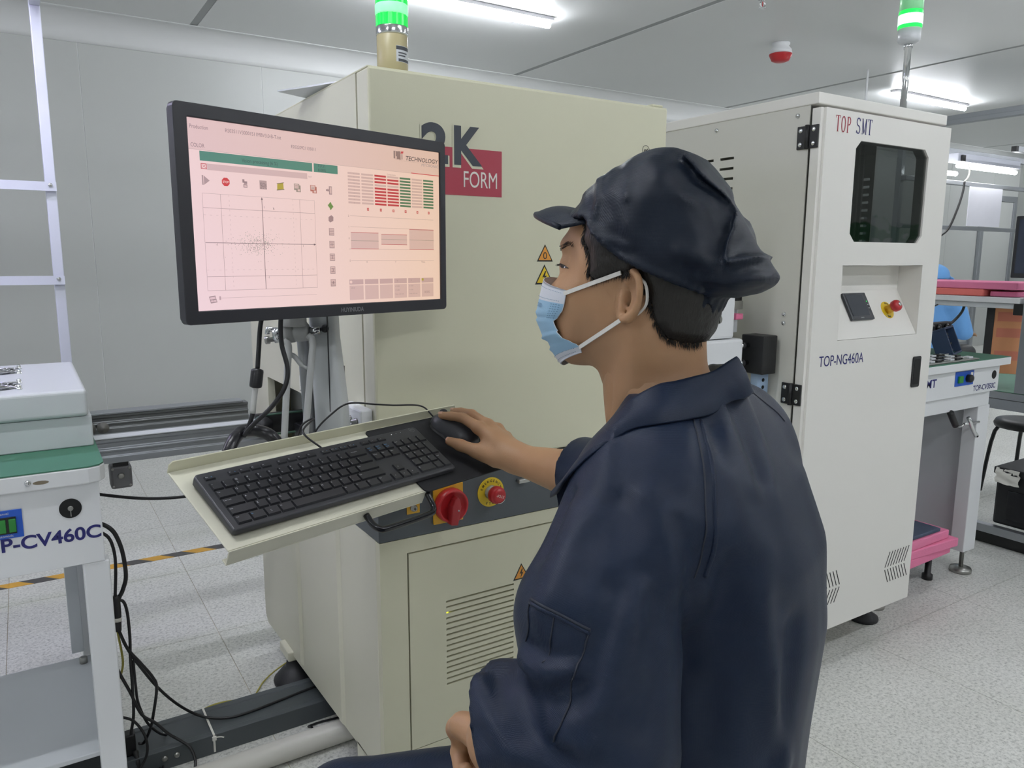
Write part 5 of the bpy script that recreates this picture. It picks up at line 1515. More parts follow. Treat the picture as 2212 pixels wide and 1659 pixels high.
cable('power_cable', [(0.10, 1.95, 0.64), (0.123, 1.93, 0.627), (0.136, 1.93, 0.604), (0.146, 1.93, 0.562), (0.149, 1.93, 0.504), (0.140, 1.93, 0.470), (0.127, 1.93, 0.440), (0.125, 1.93, 0.380)], 0.0050, LB + 'thick one bulging at the top')
cable('power_cable', [(0.10, 1.945, 0.62), (0.120, 1.932, 0.603), (0.129, 1.934, 0.566), (0.129, 1.934, 0.520), (0.122, 1.932, 0.442), (0.120, 1.93, 0.380)], 0.0038, LB + 'thin one nearest the leg at the top')
tk = thing('cable_bundle', 'tied stretch of black cables with a white strap beside the conveyor leg', 'cable', (0.123, 1.93, 0.41))
MB().tube([(0.124, 1.93, 0.458), (0.1245, 1.93, 0.42), (0.1235, 1.93, 0.40), (0.122, 1.93, 0.372)], 0.0088, 12, 4).build('wrapped_cables', M_CABLE, tk)
MB().cyl((0.1238, 1.93, 0.405), (0.1234, 1.93, 0.396), 0.0096, n=14).build('strap', M_INKW, tk)
cable('power_cable', [(0.126, 1.932, 0.448), (0.140, 1.935, 0.438), (0.146, 1.935, 0.406), (0.147, 1.935, 0.347), (0.144, 1.93, 0.295), (0.143, 1.925, 0.220), (0.140, 1.92, 0.152), (0.131, 1.92, 0.105), (0.128, 1.92, 0.06)], 0.0036, LB + 'one leaving the strap outward and dropping straight')
cable('power_cable', [(0.123, 1.93, 0.378), (0.139, 1.928, 0.323), (0.165, 1.925, 0.278), (0.188, 1.922, 0.236), (0.195, 1.922, 0.204), (0.183, 1.925, 0.134), (0.175, 1.928, 0.101), (0.160, 1.945, 0.058), (0.148, 1.950, 0.056)], 0.0036, LB + 'one bowing out widest above the channel')
cable('power_cable', [(0.122, 1.935, 0.378), (0.142, 1.94, 0.311), (0.165, 1.945, 0.259), (0.197, 1.95, 0.196), (0.234, 1.96, 0.137), (0.275, 1.975, 0.085), (0.315, 1.967, 0.0595), (0.365, 1.948, 0.053), (0.421, 1.947, 0.0525), (0.502, 1.959, 0.0525), (0.600, 1.973, 0.0525), (0.75, 1.975, 0.0525)], 0.0036, LB + 'one running along the top of the channel')
cable('power_cable', [(0.108, 1.925, 0.30), (0.118, 1.925, 0.266), (0.136, 1.922, 0.215), (0.157, 1.918, 0.150), (0.186, 1.915, 0.118), (0.212, 1.905, 0.085), (0.240, 1.893, 0.0605), (0.256, 1.878, 0.045), (0.262, 1.86, 0.02), (0.252, 1.835, 0.005), (0.235, 1.822, 0.005)], 0.0036, LB + 'one looping over the front edge of the channel')
cable('power_cable', [(0.150, 1.935, 0.285), (0.151, 1.938, 0.217), (0.154, 1.94, 0.167), (0.170, 1.942, 0.110), (0.194, 1.945, 0.072), (0.212, 1.955, 0.053)], 0.0032, LB + 'short one ending on the channel top')
cable('power_cable', [(0.105, 1.90, 0.168), (0.118, 1.90, 0.164), (0.138, 1.895, 0.150), (0.155, 1.887, 0.120), (0.161, 1.884, 0.088), (0.158, 1.882, 0.062), (0.146, 1.88, 0.040), (0.125, 1.875, 0.02)], 0.0032, LB + 'one curling low around the plug')
cable('grounding_wire', [(0.122, 1.932, 0.37), (0.124, 1.94, 0.346), (0.127, 1.94, 0.315), (0.128, 1.94, 0.282), (0.122, 1.94, 0.255), (0.11, 1.94, 0.23)], 0.0026, 'short yellow green wire beside the black bundle at the conveyor leg', m=M_WIREY)
pg = thing('power_plug', 'black power plug lying on the channel beside the conveyor leg', 'plug', (0.127, 1.93, 0.055))
MB().box(0.108, 0.140, 1.915, 1.945, 0.0495, 0.105).build('plug_body', M_BLACK, pg, bevel=0.004)
MB().tube([(0.136, 1.912, 0.062), (0.139, 1.895, 0.045), (0.140, 1.885, 0.02)], [0.007, 0.005, 0.003], 10, 4).build('strain_relief', M_BLACK, pg)
hx = [(0.140 + 0.055 * i / 40, 1.872 + 0.012 * i / 40 + 0.0055 * math.cos(i * 1.2), 0.012 + 0.0055 * math.sin(i * 1.2)) for i in range(41)]
MB().tube(hx, 0.002, 6, 2).build('coiled_cord', M_CABLE, None, label='small coiled black cord on the floor by the conveyor leg', category='cable')
cable('inner_leg_cable', [(0.022, 2.25, 0.61), (0.027, 2.25, 0.56), (0.034, 2.25, 0.50), (0.045, 2.25, 0.465), (0.056, 2.25, 0.455), (0.066, 2.25, 0.468)], 0.0032, 'dark grey cable hanging in a loop inside the conveyor legs')

# ================================================================ THE SEATED MAN: implicit surfaces
def smin(a, b, k):
    h = np.clip(0.5 + 0.5 * (b - a) / k, 0, 1)
    return b + (a - b) * h - k * h * (1 - h)


def smax(a, b, k):
    return -smin(-a, -b, k)


def rcone(P, a, b, r0, r1):
    a, b = np.asarray(a, np.float32), np.asarray(b, np.float32)
    ba = b - a
    q = P - a
    t = np.clip((q @ ba) / float(ba @ ba), 0, 1)
    return np.linalg.norm(q - t[..., None] * ba, axis=-1) - (r0 + (r1 - r0) * t)


def chain(P, pts, radii, k=0.0):
    d = None
    for i in range(len(pts) - 1):
        e = rcone(P, pts[i], pts[i + 1], radii[i], radii[i + 1])
        d = e if d is None else (smin(d, e, k) if k > 0 else np.minimum(d, e))
    return d


def segdist(P, pts):
    d = None
    for i in range(len(pts) - 1):
        e = rcone(P, pts[i], pts[i + 1], 0.0, 0.0)
        d = e if d is None else np.minimum(d, e)
    return d


def surface_nets(f, org, h):
    """f: (nx,ny,nz) samples, negative inside; returns verts, quads"""
    nx, ny, nz = f.shape
    s = f < 0
    c = [s[i:nx - 1 + i, j:ny - 1 + j, k:nz - 1 + k] for i in (0, 1) for j in (0, 1) for k in (0, 1)]
    tot = sum(x.astype(np.int8) for x in c)
    cells = np.argwhere((tot > 0) & (tot < 8))
    idx = -np.ones((nx - 1, ny - 1, nz - 1), np.int64)
    idx[tuple(cells.T)] = np.arange(len(cells))
    acc = np.zeros((len(cells), 3))
    cnt = np.zeros(len(cells))
    corner = [(i, j, k) for i in (0, 1) for j in (0, 1) for k in (0, 1)]
    val = {q: f[cells[:, 0] + q[0], cells[:, 1] + q[1], cells[:, 2] + q[2]] for q in corner}
    for q in corner:
        for ax in range(3):
            if q[ax] == 0:
                r = list(q)
                r[ax] = 1
                r = tuple(r)
                a, b = val[q], val[r]
                m = (a < 0) != (b < 0)
                t = np.where(m, a / np.where(m, a - b, 1), 0)
                p = np.repeat(np.array(q, float)[None], len(cells), 0)
                p[:, ax] += t
                acc += np.where(m[:, None], p, 0)
                cnt += m
    verts = (cells + acc / cnt[:, None]) * h + np.asarray(org)
    quads = []
    for ax in range(3):
        u, v = (ax + 1) % 3, (ax + 2) % 3
        sl0, sl1 = [slice(None)] * 3, [slice(None)] * 3
        sl0[ax], sl1[ax] = slice(0, -1), slice(1, None)
        a, b = s[tuple(sl0)], s[tuple(sl1)]
        e = np.argwhere(a != b)
        e = e[(e[:, u] > 0) & (e[:, v] > 0) & (e[:, u] < f.shape[u] - 1) & (e[:, v] < f.shape[v] - 1)]
        du, dv = np.zeros(3, int), np.zeros(3, int)
        du[u], dv[v] = 1, 1
        q = np.stack([idx[tuple((e - du - dv).T)], idx[tuple((e - dv).T)], idx[tuple(e.T)], idx[tuple((e - du).T)]], 1)
        fl = a[tuple(e.T)]
        q = np.where(fl[:, None], q, q[:, ::-1])
        quads.append(q[(q >= 0).all(1)])
    return verts, np.concatenate(quads)


def relax(v, q, n=2, w=0.5):
    for _ in range(n):
        acc = np.zeros_like(v)
        cnt = np.zeros(len(v))
        for k in range(4):
            a, b = q[:, k], q[:, (k + 1) % 4]
            np.add.at(acc, a, v[b])
            np.add.at(acc, b, v[a])
            np.add.at(cnt, a, 1)
            np.add.at(cnt, b, 1)
        v = v * (1 - w) + w * acc / np.maximum(cnt, 1)[:, None]
    return v


def field(fn, lo, hi, h):
    ax = [np.arange(lo[i], hi[i] + h, h, dtype=np.float32) for i in range(3)]
    out = np.empty((len(ax[0]), len(ax[1]), len(ax[2])), np.float32)
    for i in range(0, len(ax[0]), 12):
        g = np.stack(np.meshgrid(ax[0][i:i + 12], ax[1], ax[2], indexing='ij'), -1)
        out[i:i + 12] = fn(g.reshape(-1, 3)).reshape(g.shape[:3])
    return out, (ax[0][0], ax[1][0], ax[2][0])


def mesh_of(fn, lo, hi, h, sm=2):
    f, o = field(fn, lo, hi, h)
    v, q = surface_nets(f, o, h)
    return relax(v, q, sm), q


class Poly2:
    """blurred inside-distance of a polygon, sampled on a grid"""

    def __init__(self, poly, lo, hi, h=0.0015, blur=2):
        self.lo, self.h = np.array(lo), h
        xs, ys = np.arange(lo[0], hi[0], h), np.arange(lo[1], hi[1], h)
        gx, gy = np.meshgrid(xs, ys, indexing='ij')
        P = np.stack([gx, gy], -1).reshape(-1, 2)
        A = np.array(poly)
        B = np.roll(A, -1, 0)
        d = np.full(len(P), 9.0)
        ins = np.zeros(len(P), bool)
        for a, b in zip(A, B):
            ba = b - a
            t = np.clip(((P - a) @ ba) / (ba @ ba), 0, 1)
            d = np.minimum(d, np.hypot(*(P - a - t[:, None] * ba).T))
            m = ((a[1] > P[:, 1]) != (b[1] > P[:, 1]))
            if abs(b[1] - a[1]) > 1e-12:
                ins ^= m & (P[:, 0] < (b[0] - a[0]) * (P[:, 1] - a[1]) / (b[1] - a[1]) + a[0])
        D = np.where(ins, d, -d).reshape(gx.shape)
        ker = np.exp(-np.arange(-3 * blur, 3 * blur + 1) ** 2 / (2.0 * blur * blur)) if blur else np.ones(1)
        ker /= ker.sum()
        for ax in (0, 1):
            pad = [(0, 0), (0, 0)]
            r = len(ker) // 2
            pad[ax] = (r, r)
            E = np.pad(D, pad, mode='edge')
            D = sum(k * np.take(E, np.arange(D.shape[ax]) + i, axis=ax) for i, k in enumerate(ker))
        self.D = D.astype(np.float32)

    def __call__(self, s, t):
        x = np.clip((s - self.lo[0]) / self.h, 0, self.D.shape[0] - 1.01)
        y = np.clip((t - self.lo[1]) / self.h, 0, self.D.shape[1] - 1.01)
        i, j = x.astype(int), y.astype(int)
        a, b = x - i, y - j
        D = self.D
        return D[i, j] * (1 - a) * (1 - b) + D[i + 1, j] * a * (1 - b) + D[i, j + 1] * (1 - a) * b + D[i + 1, j + 1] * a * b


def wavy(P, seed, freq, n=7):
    r = np.random.RandomState(seed)
    out = 0
    for _ in range(n):
        d = r.normal(size=3)
        d /= np.linalg.norm(d)
        out = out + np.sin((P @ (d * freq * r.uniform(0.6, 1.5)).astype(np.float32)) + r.uniform(0, 6.28) + 1.5 * np.sin(P @ (r.normal(size=3) * freq * 0.5).astype(np.float32)))
    return out / n


# ---- head frame: s forward, l to his left, t up
HF = np.array([math.cos(math.radians(116)), math.sin(math.radians(116)), 0.0])
HL = np.array([math.cos(math.radians(206)), math.sin(math.radians(206)), 0.0])
H0 = np.array([0.6211, 0.6773, 1.2057])
HD_CAP = [(0.0859, 0.1064), (0.069, 0.1238), (0.0455, 0.1425), (0.0197, 0.1567), (0.0002, 0.1642), (-0.0174, 0.1671), (-0.0327, 0.1646), (-0.0552, 0.1582), (-0.0705, 0.1414), (-0.087, 0.1185), (-0.1034, 0.0933), (-0.1155, 0.0734), (-0.1253, 0.056), (-0.1331, 0.0476), (-0.142, 0.0364), (-0.1457, 0.0241), (-0.1415, 0.0132), (-0.1281, 0.0063), (-0.1083, 0.0017), (-0.0887, 0.0026), (-0.0837, -0.0027), (-0.0848, -0.014), (-0.0754, -0.0149), (-0.0616, -0.006), (-0.0449, 0.004), (-0.0223, 0.014), (0.0008, 0.0232), (0.0185, 0.0311), (0.0366, 0.0429), (0.055, 0.0538), (0.0676, 0.0676), (0.0817, 0.0871), (0.0901, 0.0972)]
HD_HEAD = [(0.1007, 0.093), (0.1105, 0.0708), (0.1174, 0.0567), (0.1192, 0.0471), (0.1204, 0.0379), (0.1274, 0.02), (0.1365, 0.0076), (0.1404, -0.003), (0.1356, -0.0111), (0.1328, -0.0186), (0.1347, -0.0275), (0.1312, -0.0344), (0.1325, -0.0421), (0.127, -0.0519), (0.1254, -0.0655), (0.1185, -0.0787), (0.1077, -0.088), (0.0926, -0.0886), (0.067, -0.0872), (0.0574, -0.0928), (0.0507, -0.1096), (0.0427, -0.1263), (0.0342, -0.1428), (0.0243, -0.165), (-0.0071, -0.2015), (-0.1019, -0.1766), (-0.0918, -0.1344), (-0.082, -0.0976), (-0.0729, -0.077), (-0.0701, -0.0505), (-0.0734, -0.0292), (-0.0814, 0.0024), (-0.0856, 0.0435), (-0.0756, 0.089), (-0.0502, 0.13), (-0.017, 0.1494), (0.0222, 0.1439), (0.063, 0.1246), (0.0902, 0.1038)]
HD_HAIR = [(0.056, 0.0893), (0.0505, 0.0779), (0.0525, 0.0651), (0.0441, 0.0526), (0.0403, 0.0366), (0.0423, 0.0247), (0.0347, 0.0191), (0.0072, 0.0278), (-0.012, 0.028), (-0.0221, 0.0157), (-0.0281, -0.0018), (-0.0327, -0.0269), (-0.0424, -0.0441), (-0.0626, -0.0505), (-0.0829, -0.0482), (-0.0996, -0.031), (-0.1429, 0.0067), (-0.1357, 0.1343), (0.0356, 0.1439)]
HD_HELIX = [(-0.005, 0.0175), (-0.0074, 0.0264), (-0.0168, 0.0304), (-0.0255, 0.0228), (-0.028, 0.0116), (-0.0263, -0.0007), (-0.0203, -0.0118), (-0.011, -0.0202), (-0.0024, -0.0216)]
HD_TRAGUS = [(-0.0006, 0.003), (0.0008, -0.0071), (0.0032, -0.0194)]
HD_CONCHA = [(-0.0104, 0.0059)]
HD_EYE = [(0.101, 0.0354), (0.0941, 0.0333), (0.0866, 0.0312)]
HD_EYE2 = [(0.0986, 0.0332)]
HD_BROW = [(0.097, 0.0568), (0.0884, 0.0605), (0.0779, 0.0588)]
HD_MASKC = [(0.1367, 0.0204), (0.1399, 0.0076), (0.1437, -0.0072), (0.1476, -0.0233), (0.1455, -0.0339), (0.1419, -0.0444), (0.1377, -0.0591), (0.1295, -0.0616), (0.1259, -0.0744), (0.1198, -0.0835), (0.1136, -0.0902)]
HD_MASKN = [(0.0847, 0.0064), (0.0857, -0.0018), (0.0874, -0.0118), (0.0904, -0.0207), (0.0996, -0.0305), (0.0983, -0.0377), (0.0963, -0.042), (0.0868, -0.0504), (0.0706, -0.055), (0.0625, -0.06), (0.0606, -0.0654)]
HD_STRAP1 = [(0.0734, 0.0038), (0.039, 0.0161), (0.0018, 0.0285)]
HD_STRAP2 = [(0.0514, -0.0558), (0.0262, -0.0405), (0.0003, -0.0227)]
HD_STRAP3 = [(-0.0176, 0.0087), (-0.0189, 0.0013), (-0.0154, -0.0063)]
HD_BRIMROOT = [(0.0859, 0.1053), (0.0881, 0.0955), (0.0804, 0.0843)]
HD_BRIMTIPC = [(0.1437, 0.1002)]
HD_BRIMN = [(0.0795, 0.0775), (0.0954, 0.083), (0.1078, 0.0896)]
HD_BRIMROOTN = [(0.0553, 0.0845)]
HD_CAPSEAM = [(-0.0521, 0.1538), (-0.0633, 0.1427), (-0.0759, 0.1284), (-0.0883, 0.1166), (-0.1007, 0.1026), (-0.1064, 0.0912), (-0.109, 0.0754), (-0.108, 0.0572), (-0.1091, 0.0458), (-0.113, 0.0413), (-0.1244, 0.0436), (-0.1378, 0.0482), (-0.1466, 0.0504)]
HD_CAPBAND = [(0.0476, 0.088), (0.036, 0.0728), (0.0217, 0.0578), (-0.0004, 0.043), (-0.022, 0.0334), (-0.0482, 0.0217), (-0.0738, 0.0094), (-0.0888, 0.0013)]
HD_HEAD = [(a - 0.009 * min(1.0, max(0.0, (a - 0.07) / 0.03)), b) for a, b in HD_HEAD]
_lo, _hi = (-0.22, -0.26), (0.20, 0.24)
_pHead = Poly2(HD_HEAD, _lo, _hi, 0.0015, 2)
_capPoly = HD_CAP[:20] + [(-0.084, -0.012), (-0.075, -0.05), (0.0, -0.09), (0.09, -0.05), (0.118, 0.03), (0.108, 0.075), (0.098, 0.095)]
_pCap = Poly2(_capPoly, _lo, _hi, 0.0015, 3)
_pHair = Poly2(HD_HAIR, _lo, _hi, 0.0015, 1)


def inflate(d2, l, W, R, p):
    e = np.maximum(0.0, 1 - d2 / R)
    e = np.where(d2 > R, 0, e)
    return (((np.abs(l) / W) ** p + e ** p) ** (1 / p) - 1)


def head_sdf(P):
    s, l, t = P[:, 0], P[:, 1], P[:, 2]
    W = np.interp(t, [-0.22, -0.13, -0.085, -0.03, 0.03, 0.08, 0.16], [0.080, 0.062, 0.060, 0.0675, 0.0755, 0.077, 0.077]).astype(np.float32)
    f = inflate(_pHead(s, t), l, W, 0.092, 2.0) * 0.06
    # brow ridge, socket, cheek
    la = np.abs(l)
    f = smin(f, np.sqrt(((s - 0.092) / 1.0) ** 2 + ((la - 0.027) / 1.9) ** 2 + (t - 0.055) ** 2) - 0.0085, 0.016)
    f = smax(f, -(np.sqrt(((s - 0.108) / 1.2) ** 2 + (la - 0.068) ** 2 + ((t - 0.038) / 1.1) ** 2) - 0.031), 0.02)
    f = smax(f, -(np.sqrt((s - 0.119) ** 2 + (la - 0.030) ** 2 + (t - 0.036) ** 2) - 0.019), 0.014)
    f = smin(f, np.sqrt(((s - 0.072) / 1.2) ** 2 + ((la - 0.038)) ** 2 + ((t - 0.004) / 1.2) ** 2) - 0.020, 0.02)
    # eyelids over the eyeball
    f = smin(f, np.sqrt((s - 0.0895) ** 2 + (la - 0.0285) ** 2 + (t - 0.0355) ** 2) - 0.0128, 0.006)
    # ears
    Q = np.stack([s, la, t], -1)
    he = np.array([(-0.0125 + 0.84 * (a + 0.0125), 0.0795 + 0.010 * max(0.0, (-a) / 0.028), b) for a, b in HD_HELIX], np.float32)
    ear = chain(Q, he, [0.0028, 0.0036, 0.0042, 0.0040, 0.0038, 0.0038, 0.0044, 0.0056, 0.0050])
    # flap of the ear
    a = np.array([-0.0135, 0.0775, 0.006])
    fl = (np.sqrt(((s + 0.0135) / 0.0125) ** 2 + ((la - 0.0785 + 0.33 * (s + 0.0135)) / 0.0042) ** 2 + ((t - 0.006) / 0.026) ** 2) - 1) * 0.0035
    ear = smin(ear, fl, 0.004)
    tr = chain(Q, np.array([(x, 0.0745, y) for x, y in HD_TRAGUS], np.float32), [0.0040, 0.0046, 0.0045])
    ear = smin(ear, tr, 0.004)
    ear = smax(ear, -(np.sqrt(((s + 0.0065) / 0.0058) ** 2 + ((la - 0.084) / 0.011) ** 2 + ((t - 0.002) / 0.0115) ** 2) - 1) * 0.005, 0.003)
    ear = smax(ear, -(np.sqrt(((s + 0.0145) / 0.0045) ** 2 + ((la - 0.087) / 0.0062) ** 2 + ((t - 0.012) / 0.0115) ** 2) - 1) * 0.004, 0.003)
    f = smin(f, ear, 0.004)
    # neck tendon and nape
    f = smin(f, chain(Q, np.array([(-0.012, 0.050, -0.045), (0.012, 0.035, -0.14)], np.float32), [0.010, 0.012]), 0.022)
    return f


def hair_sdf(P):
    s, l, t = P[:, 0], P[:, 1], P[:, 2]
    W = np.interp(t, [-0.22, -0.13, -0.085, -0.03, 0.03, 0.08, 0.16], [0.080, 0.062, 0.060, 0.0675, 0.0755, 0.077, 0.077]).astype(np.float32)
    f = inflate(_pHead(s, t), l, W, 0.092, 2.0) * 0.06
    edge = _pHair(s, t)
    n = wavy(P, 5, 420) * 0.0007 + wavy(P, 6, 900, 5) * 0.0004
    thick = 0.0012 + 0.0048 * np.clip(edge / 0.012, 0, 1)
    f = f - thick - n
    return np.maximum(f, -(edge + wavy(P * np.array([1, 1, 0.25], np.float32), 8, 700, 6) * 0.0022))


_capSeam = np.array([(a, 0.0, b) for a, b in HD_CAPSEAM], np.float32)
_bs = np.array([p[0] for p in HD_CAPBAND])
_bt = np.array([p[1] for p in HD_CAPBAND])


def cap_sdf(P):
    s, l, t = P[:, 0], P[:, 1], P[:, 2]
    la = np.abs(l)
    W = np.interp(s, [-0.16, -0.12, -0.08, -0.02, 0.06, 0.12], [0.070, 0.082, 0.090, 0.090, 0.085, 0.070]).astype(np.float32)
    f = inflate(_pCap(s, t), l, W, 0.080, 2.1) * 0.07
    Q = np.stack([s, np.zeros_like(s), t], -1)
    dn = segdist(Q, _capSeam)
    side = np.clip(la / 0.03, 0, 1)
    f = f - 0.0048 * np.exp(-(dn / 0.0034) ** 2) * side
    f = f + 0.0052 * np.exp(-((dn - 0.010) / 0.007) ** 2) * side * (s < -0.03)
    # panel seams and creases
    for pts, amp, w in (([(0.045, 0.132), (0.032, 0.108), (0.034, 0.088)], 0.0028, 0.004),
                        ([(0.060, 0.100), (0.052, 0.082), (0.040, 0.070)], 0.0030, 0.004),
                        ([(0.070, 0.118), (0.030, 0.142)], 0.0022, 0.005),
                        ([(0.046, 0.076), (0.020, 0.066), (-0.010, 0.056)], 0.0028, 0.006),
                        ([(-0.020, 0.148), (-0.050, 0.112), (-0.082, 0.098)], 0.0018, 0.006),
                        ([(-0.004, 0.122), (-0.006, 0.108)], 0.0022, 0.005),
                        ([(-0.068, 0.050), (-0.100, 0.040), (-0.130, 0.030)], 0.0035, 0.009),
                        ([(-0.080, 0.022), (-0.110, 0.018), (-0.140, 0.022)], 0.0035, 0.006),
                        ([(-0.090, 0.008), (-0.120, 0.050)], 0.0030, 0.008),
                        ([(-0.060, 0.030), (-0.010, 0.075)], 0.0024, 0.010)):
        dd = segdist(Q, np.array([(a, 0.0, b) for a, b in pts], np.float32))
        f = f - amp * np.exp(-(dd / w) ** 2) * side
    f = f - wavy(P, 21, 95) * 0.0020 - wavy(P * np.array([1, 1, 0.6], np.float32), 22, 220) * 0.0006
    # open bottom: cut along the band, the gathered bag behind hangs free
    band = np.interp(s, _bs[::-1], _bt[::-1]).astype(np.float32)
    band = np.where(s < -0.083, -0.30, band) + 0.0012 * np.sin(s * 900)
    # roll the band edge
    f = f - 0.0035 * np.exp(-((t - band - 0.004) / 0.005) ** 2)
    f = smax(f, (band - t) * 0.9, 0.003)
    g = (np.sqrt(((s + 0.078 - 5.0 * l * l) / 0.0125) ** 2 + (l / 0.040) ** 2 + ((t - 0.002) / 0.0185) ** 2) - 1) * 0.012
    g = g - 0.0016 * np.sin(l * 420) * np.clip(1 - (t - 0.0) / 0.03, 0, 1)
    return smin(f, g, 0.006)


# ---- jacket (world space)
BF = np.array([math.cos(math.radians(116)), math.sin(math.radians(116)), 0.0])
BL = np.array([math.cos(math.radians(206)), math.sin(math.radians(206)), 0.0])
# z, centre offset forward / left from the spine line, half width, half depth
TORSO = np.array([
    # z     cx      cy      a      b
    (0.45, 0.605, 0.600, 0.192, 0.140),
    (0.60, 0.612, 0.592, 0.190, 0.138),
    (0.72, 0.622, 0.590, 0.186, 0.136),
    (0.84, 0.638, 0.592, 0.186, 0.136),
    (0.93, 0.650, 0.604, 0.186, 0.132),
    (1.00, 0.652, 0.622, 0.178, 0.118),
    (1.04, 0.648, 0.636, 0.150, 0.102),
    (1.08, 0.640, 0.650, 0.105, 0.084),
    (1.12, 0.634, 0.660, 0.066, 0.066)], np.float32)
L_SH, L_EL, L_CU = (0.535, 0.572, 1.012), (0.420, 0.500, 0.802), (0.367, 0.592, 0.785)
R_SH, R_EL, R_CU = (0.782, 0.690, 0.990), (0.812, 0.925, 0.880), (0.797, 1.025, 0.886)
FOLDS = [([(0.379, 0.588, 0.855), (0.359, 0.55, 0.857), (0.351, 0.522, 0.844), (0.351, 0.498, 0.833), (0.358, 0.472, 0.829)], -0.007, 0.010), ([(0.686, 0.588, 1.097), (0.671, 0.546, 1.053), (0.635, 0.501, 1.013)], 0.004, 0.012), ([(0.627, 0.564, 1.091), (0.608, 0.526, 1.055), (0.596, 0.495, 1.021)], 0.004, 0.012), ([(0.647, 0.569, 1.093), (0.641, 0.539, 1.058), (0.626, 0.506, 1.023)], -0.003, 0.01), ([(0.514, 0.476, 0.976), (0.507, 0.479, 0.931), (0.533, 0.506, 0.849)], -0.007, 0.014), ([(0.546, 0.473, 0.957), (0.552, 0.488, 0.867), (0.546, 0.482, 0.761)], -0.005, 0.016), ([(0.583, 0.464, 0.927), (0.599, 0.456, 0.828), (0.621, 0.451, 0.736)], 0.005, 0.014), ([(0.633, 0.458, 0.883), (0.621, 0.452, 0.813), (0.613, 0.452, 0.744)], -0.004, 0.014), ([(0.481, 0.515, 1.027), (0.48, 0.49, 0.992), (0.479, 0.478, 0.956)], 0.005, 0.012), ([(0.495, 0.502, 1.022), (0.472, 0.498, 1.0), (0.458, 0.494, 0.982)], 0.003, 0.008), ([(0.497, 0.498, 1.018), (0.513, 0.486, 1.007)], 0.003, 0.006), ([(0.439, 0.546, 1.005), (0.398, 0.537, 0.962), (0.374, 0.54, 0.931)], 0.004, 0.014), ([(0.46, 0.537, 1.023), (0.421, 0.536, 0.984)], -0.003, 0.014), ([(0.442, 0.484, 0.954), (0.406, 0.471, 0.904), (0.383, 0.464, 0.863)], 0.0055, 0.011), ([(0.428, 0.49, 0.955), (0.395, 0.48, 0.907), (0.374, 0.475, 0.864)], -0.004, 0.012), ([(0.457, 0.472, 0.933), (0.441, 0.453, 0.88), (0.422, 0.442, 0.853)], -0.003, 0.015), ([(0.366, 0.557, 0.877), (0.365, 0.517, 0.884), (0.379, 0.491, 0.895)], 0.006, 0.008), ([(0.366, 0.539, 0.899), (0.371, 0.509, 0.898), (0.384, 0.492, 0.907)], -0.004, 0.008), ([(0.357, 0.539, 0.854), (0.362, 0.503, 0.866), (0.372, 0.489, 0.879)], -0.004, 0.01), ([(0.352, 0.498, 0.837), (0.362, 0.474, 0.838), (0.379, 0.457, 0.847)], 0.005, 0.009), ([(0.368, 0.477, 0.856), (0.388, 0.464, 0.87), (0.401, 0.461, 0.88)], 0.004, 0.008), ([(0.34, 0.595, 0.845), (0.331, 0.558, 0.834), (0.333, 0.517, 0.817)], 0.005, 0.012), ([(0.36, 0.588, 0.852), (0.343, 0.548, 0.845), (0.342, 0.515, 0.831)], -0.006, 0.012), ([(0.319, 0.542, 0.801), (0.342, 0.501, 0.817)], 0.004, 0.01), ([(0.448, 0.598, 1.01), (0.43, 0.589, 0.989), (0.41, 0.579, 0.968)], -0.006, 0.01), ([(0.439, 0.571, 1.007), (0.42, 0.56, 0.986), (0.396, 0.553, 0.961)], 0.004, 0.01), ([(0.555, 0.543, 1.078), (0.53, 0.512, 1.055), (0.51, 0.492, 1.017)], 0.002, 0.01), ([(0.572, 0.508, 1.05), (0.566, 0.476, 0.989), (0.588, 0.47, 0.963)], 0.003, 0.02), ([(0.598, 0.547, 1.077), (0.572, 0.508, 1.05)], -0.003, 0.008)]


def torso_sdf(P, grow=0.0):
    z = P[:, 2]
    c = [np.interp(z, TORSO[:, 0], TORSO[:, i]).astype(np.float32) for i in range(1, 5)]
    dx, dy = P[:, 0] - c[0], P[:, 1] - c[1]
    l = dx * BL[0] + dy * BL[1]
    f_ = dx * BF[0] + dy * BF[1]
    a, b = c[2] + grow, c[3] + grow
    a = np.where(l > 0, a * np.interp(z, [0.60, 0.88, 0.97], [0.66, 0.74, 1.0]).astype(np.float32), a)
    b = np.where(f_ > 0, b * np.interp(z, [0.92, 1.02, 1.10], [1.0, 0.62, 0.45]).astype(np.float32), b)
    r = ((np.abs(l) / a) ** 2.3 + (np.abs(f_) / b) ** 2.3) ** (1 / 2.3)
    d = (r - 1) * np.minimum(a, b) * 0.9
    return np.maximum(d, np.maximum(0.46 - z, z - 1.10))


def jacket_base(P):
    d = torso_sdf(P)
    ls = chain(P, [(0.535, 0.572, 0.995), (0.450, 0.547, 0.900), L_EL], [0.072, 0.082, 0.073])
    fs_ = chain(P, [L_EL, (0.392, 0.552, 0.790), L_CU], [0.070, 0.075, 0.066])
    arm_ = smin(ls, fs_, 0.006)
    k = np.interp(P[:, 2], [0.80, 0.86, 0.98], [0.008, 0.014, 0.055]).astype(np.float32)
    d = smin(d, arm_, k)
    d = smin(d, rcone(P, (0.640, 0.645, 1.03), (0.545, 0.575, 1.000), 0.066, 0.070), 0.04)
    d = smin(d, rcone(P, (0.650, 0.645, 1.035), (0.770, 0.675, 1.015), 0.072, 0.078), 0.04)
    rs = chain(P, [R_SH, R_EL, R_CU], [0.085, 0.072, 0.058])
    d = smin(d, rs, 0.03)
    return d


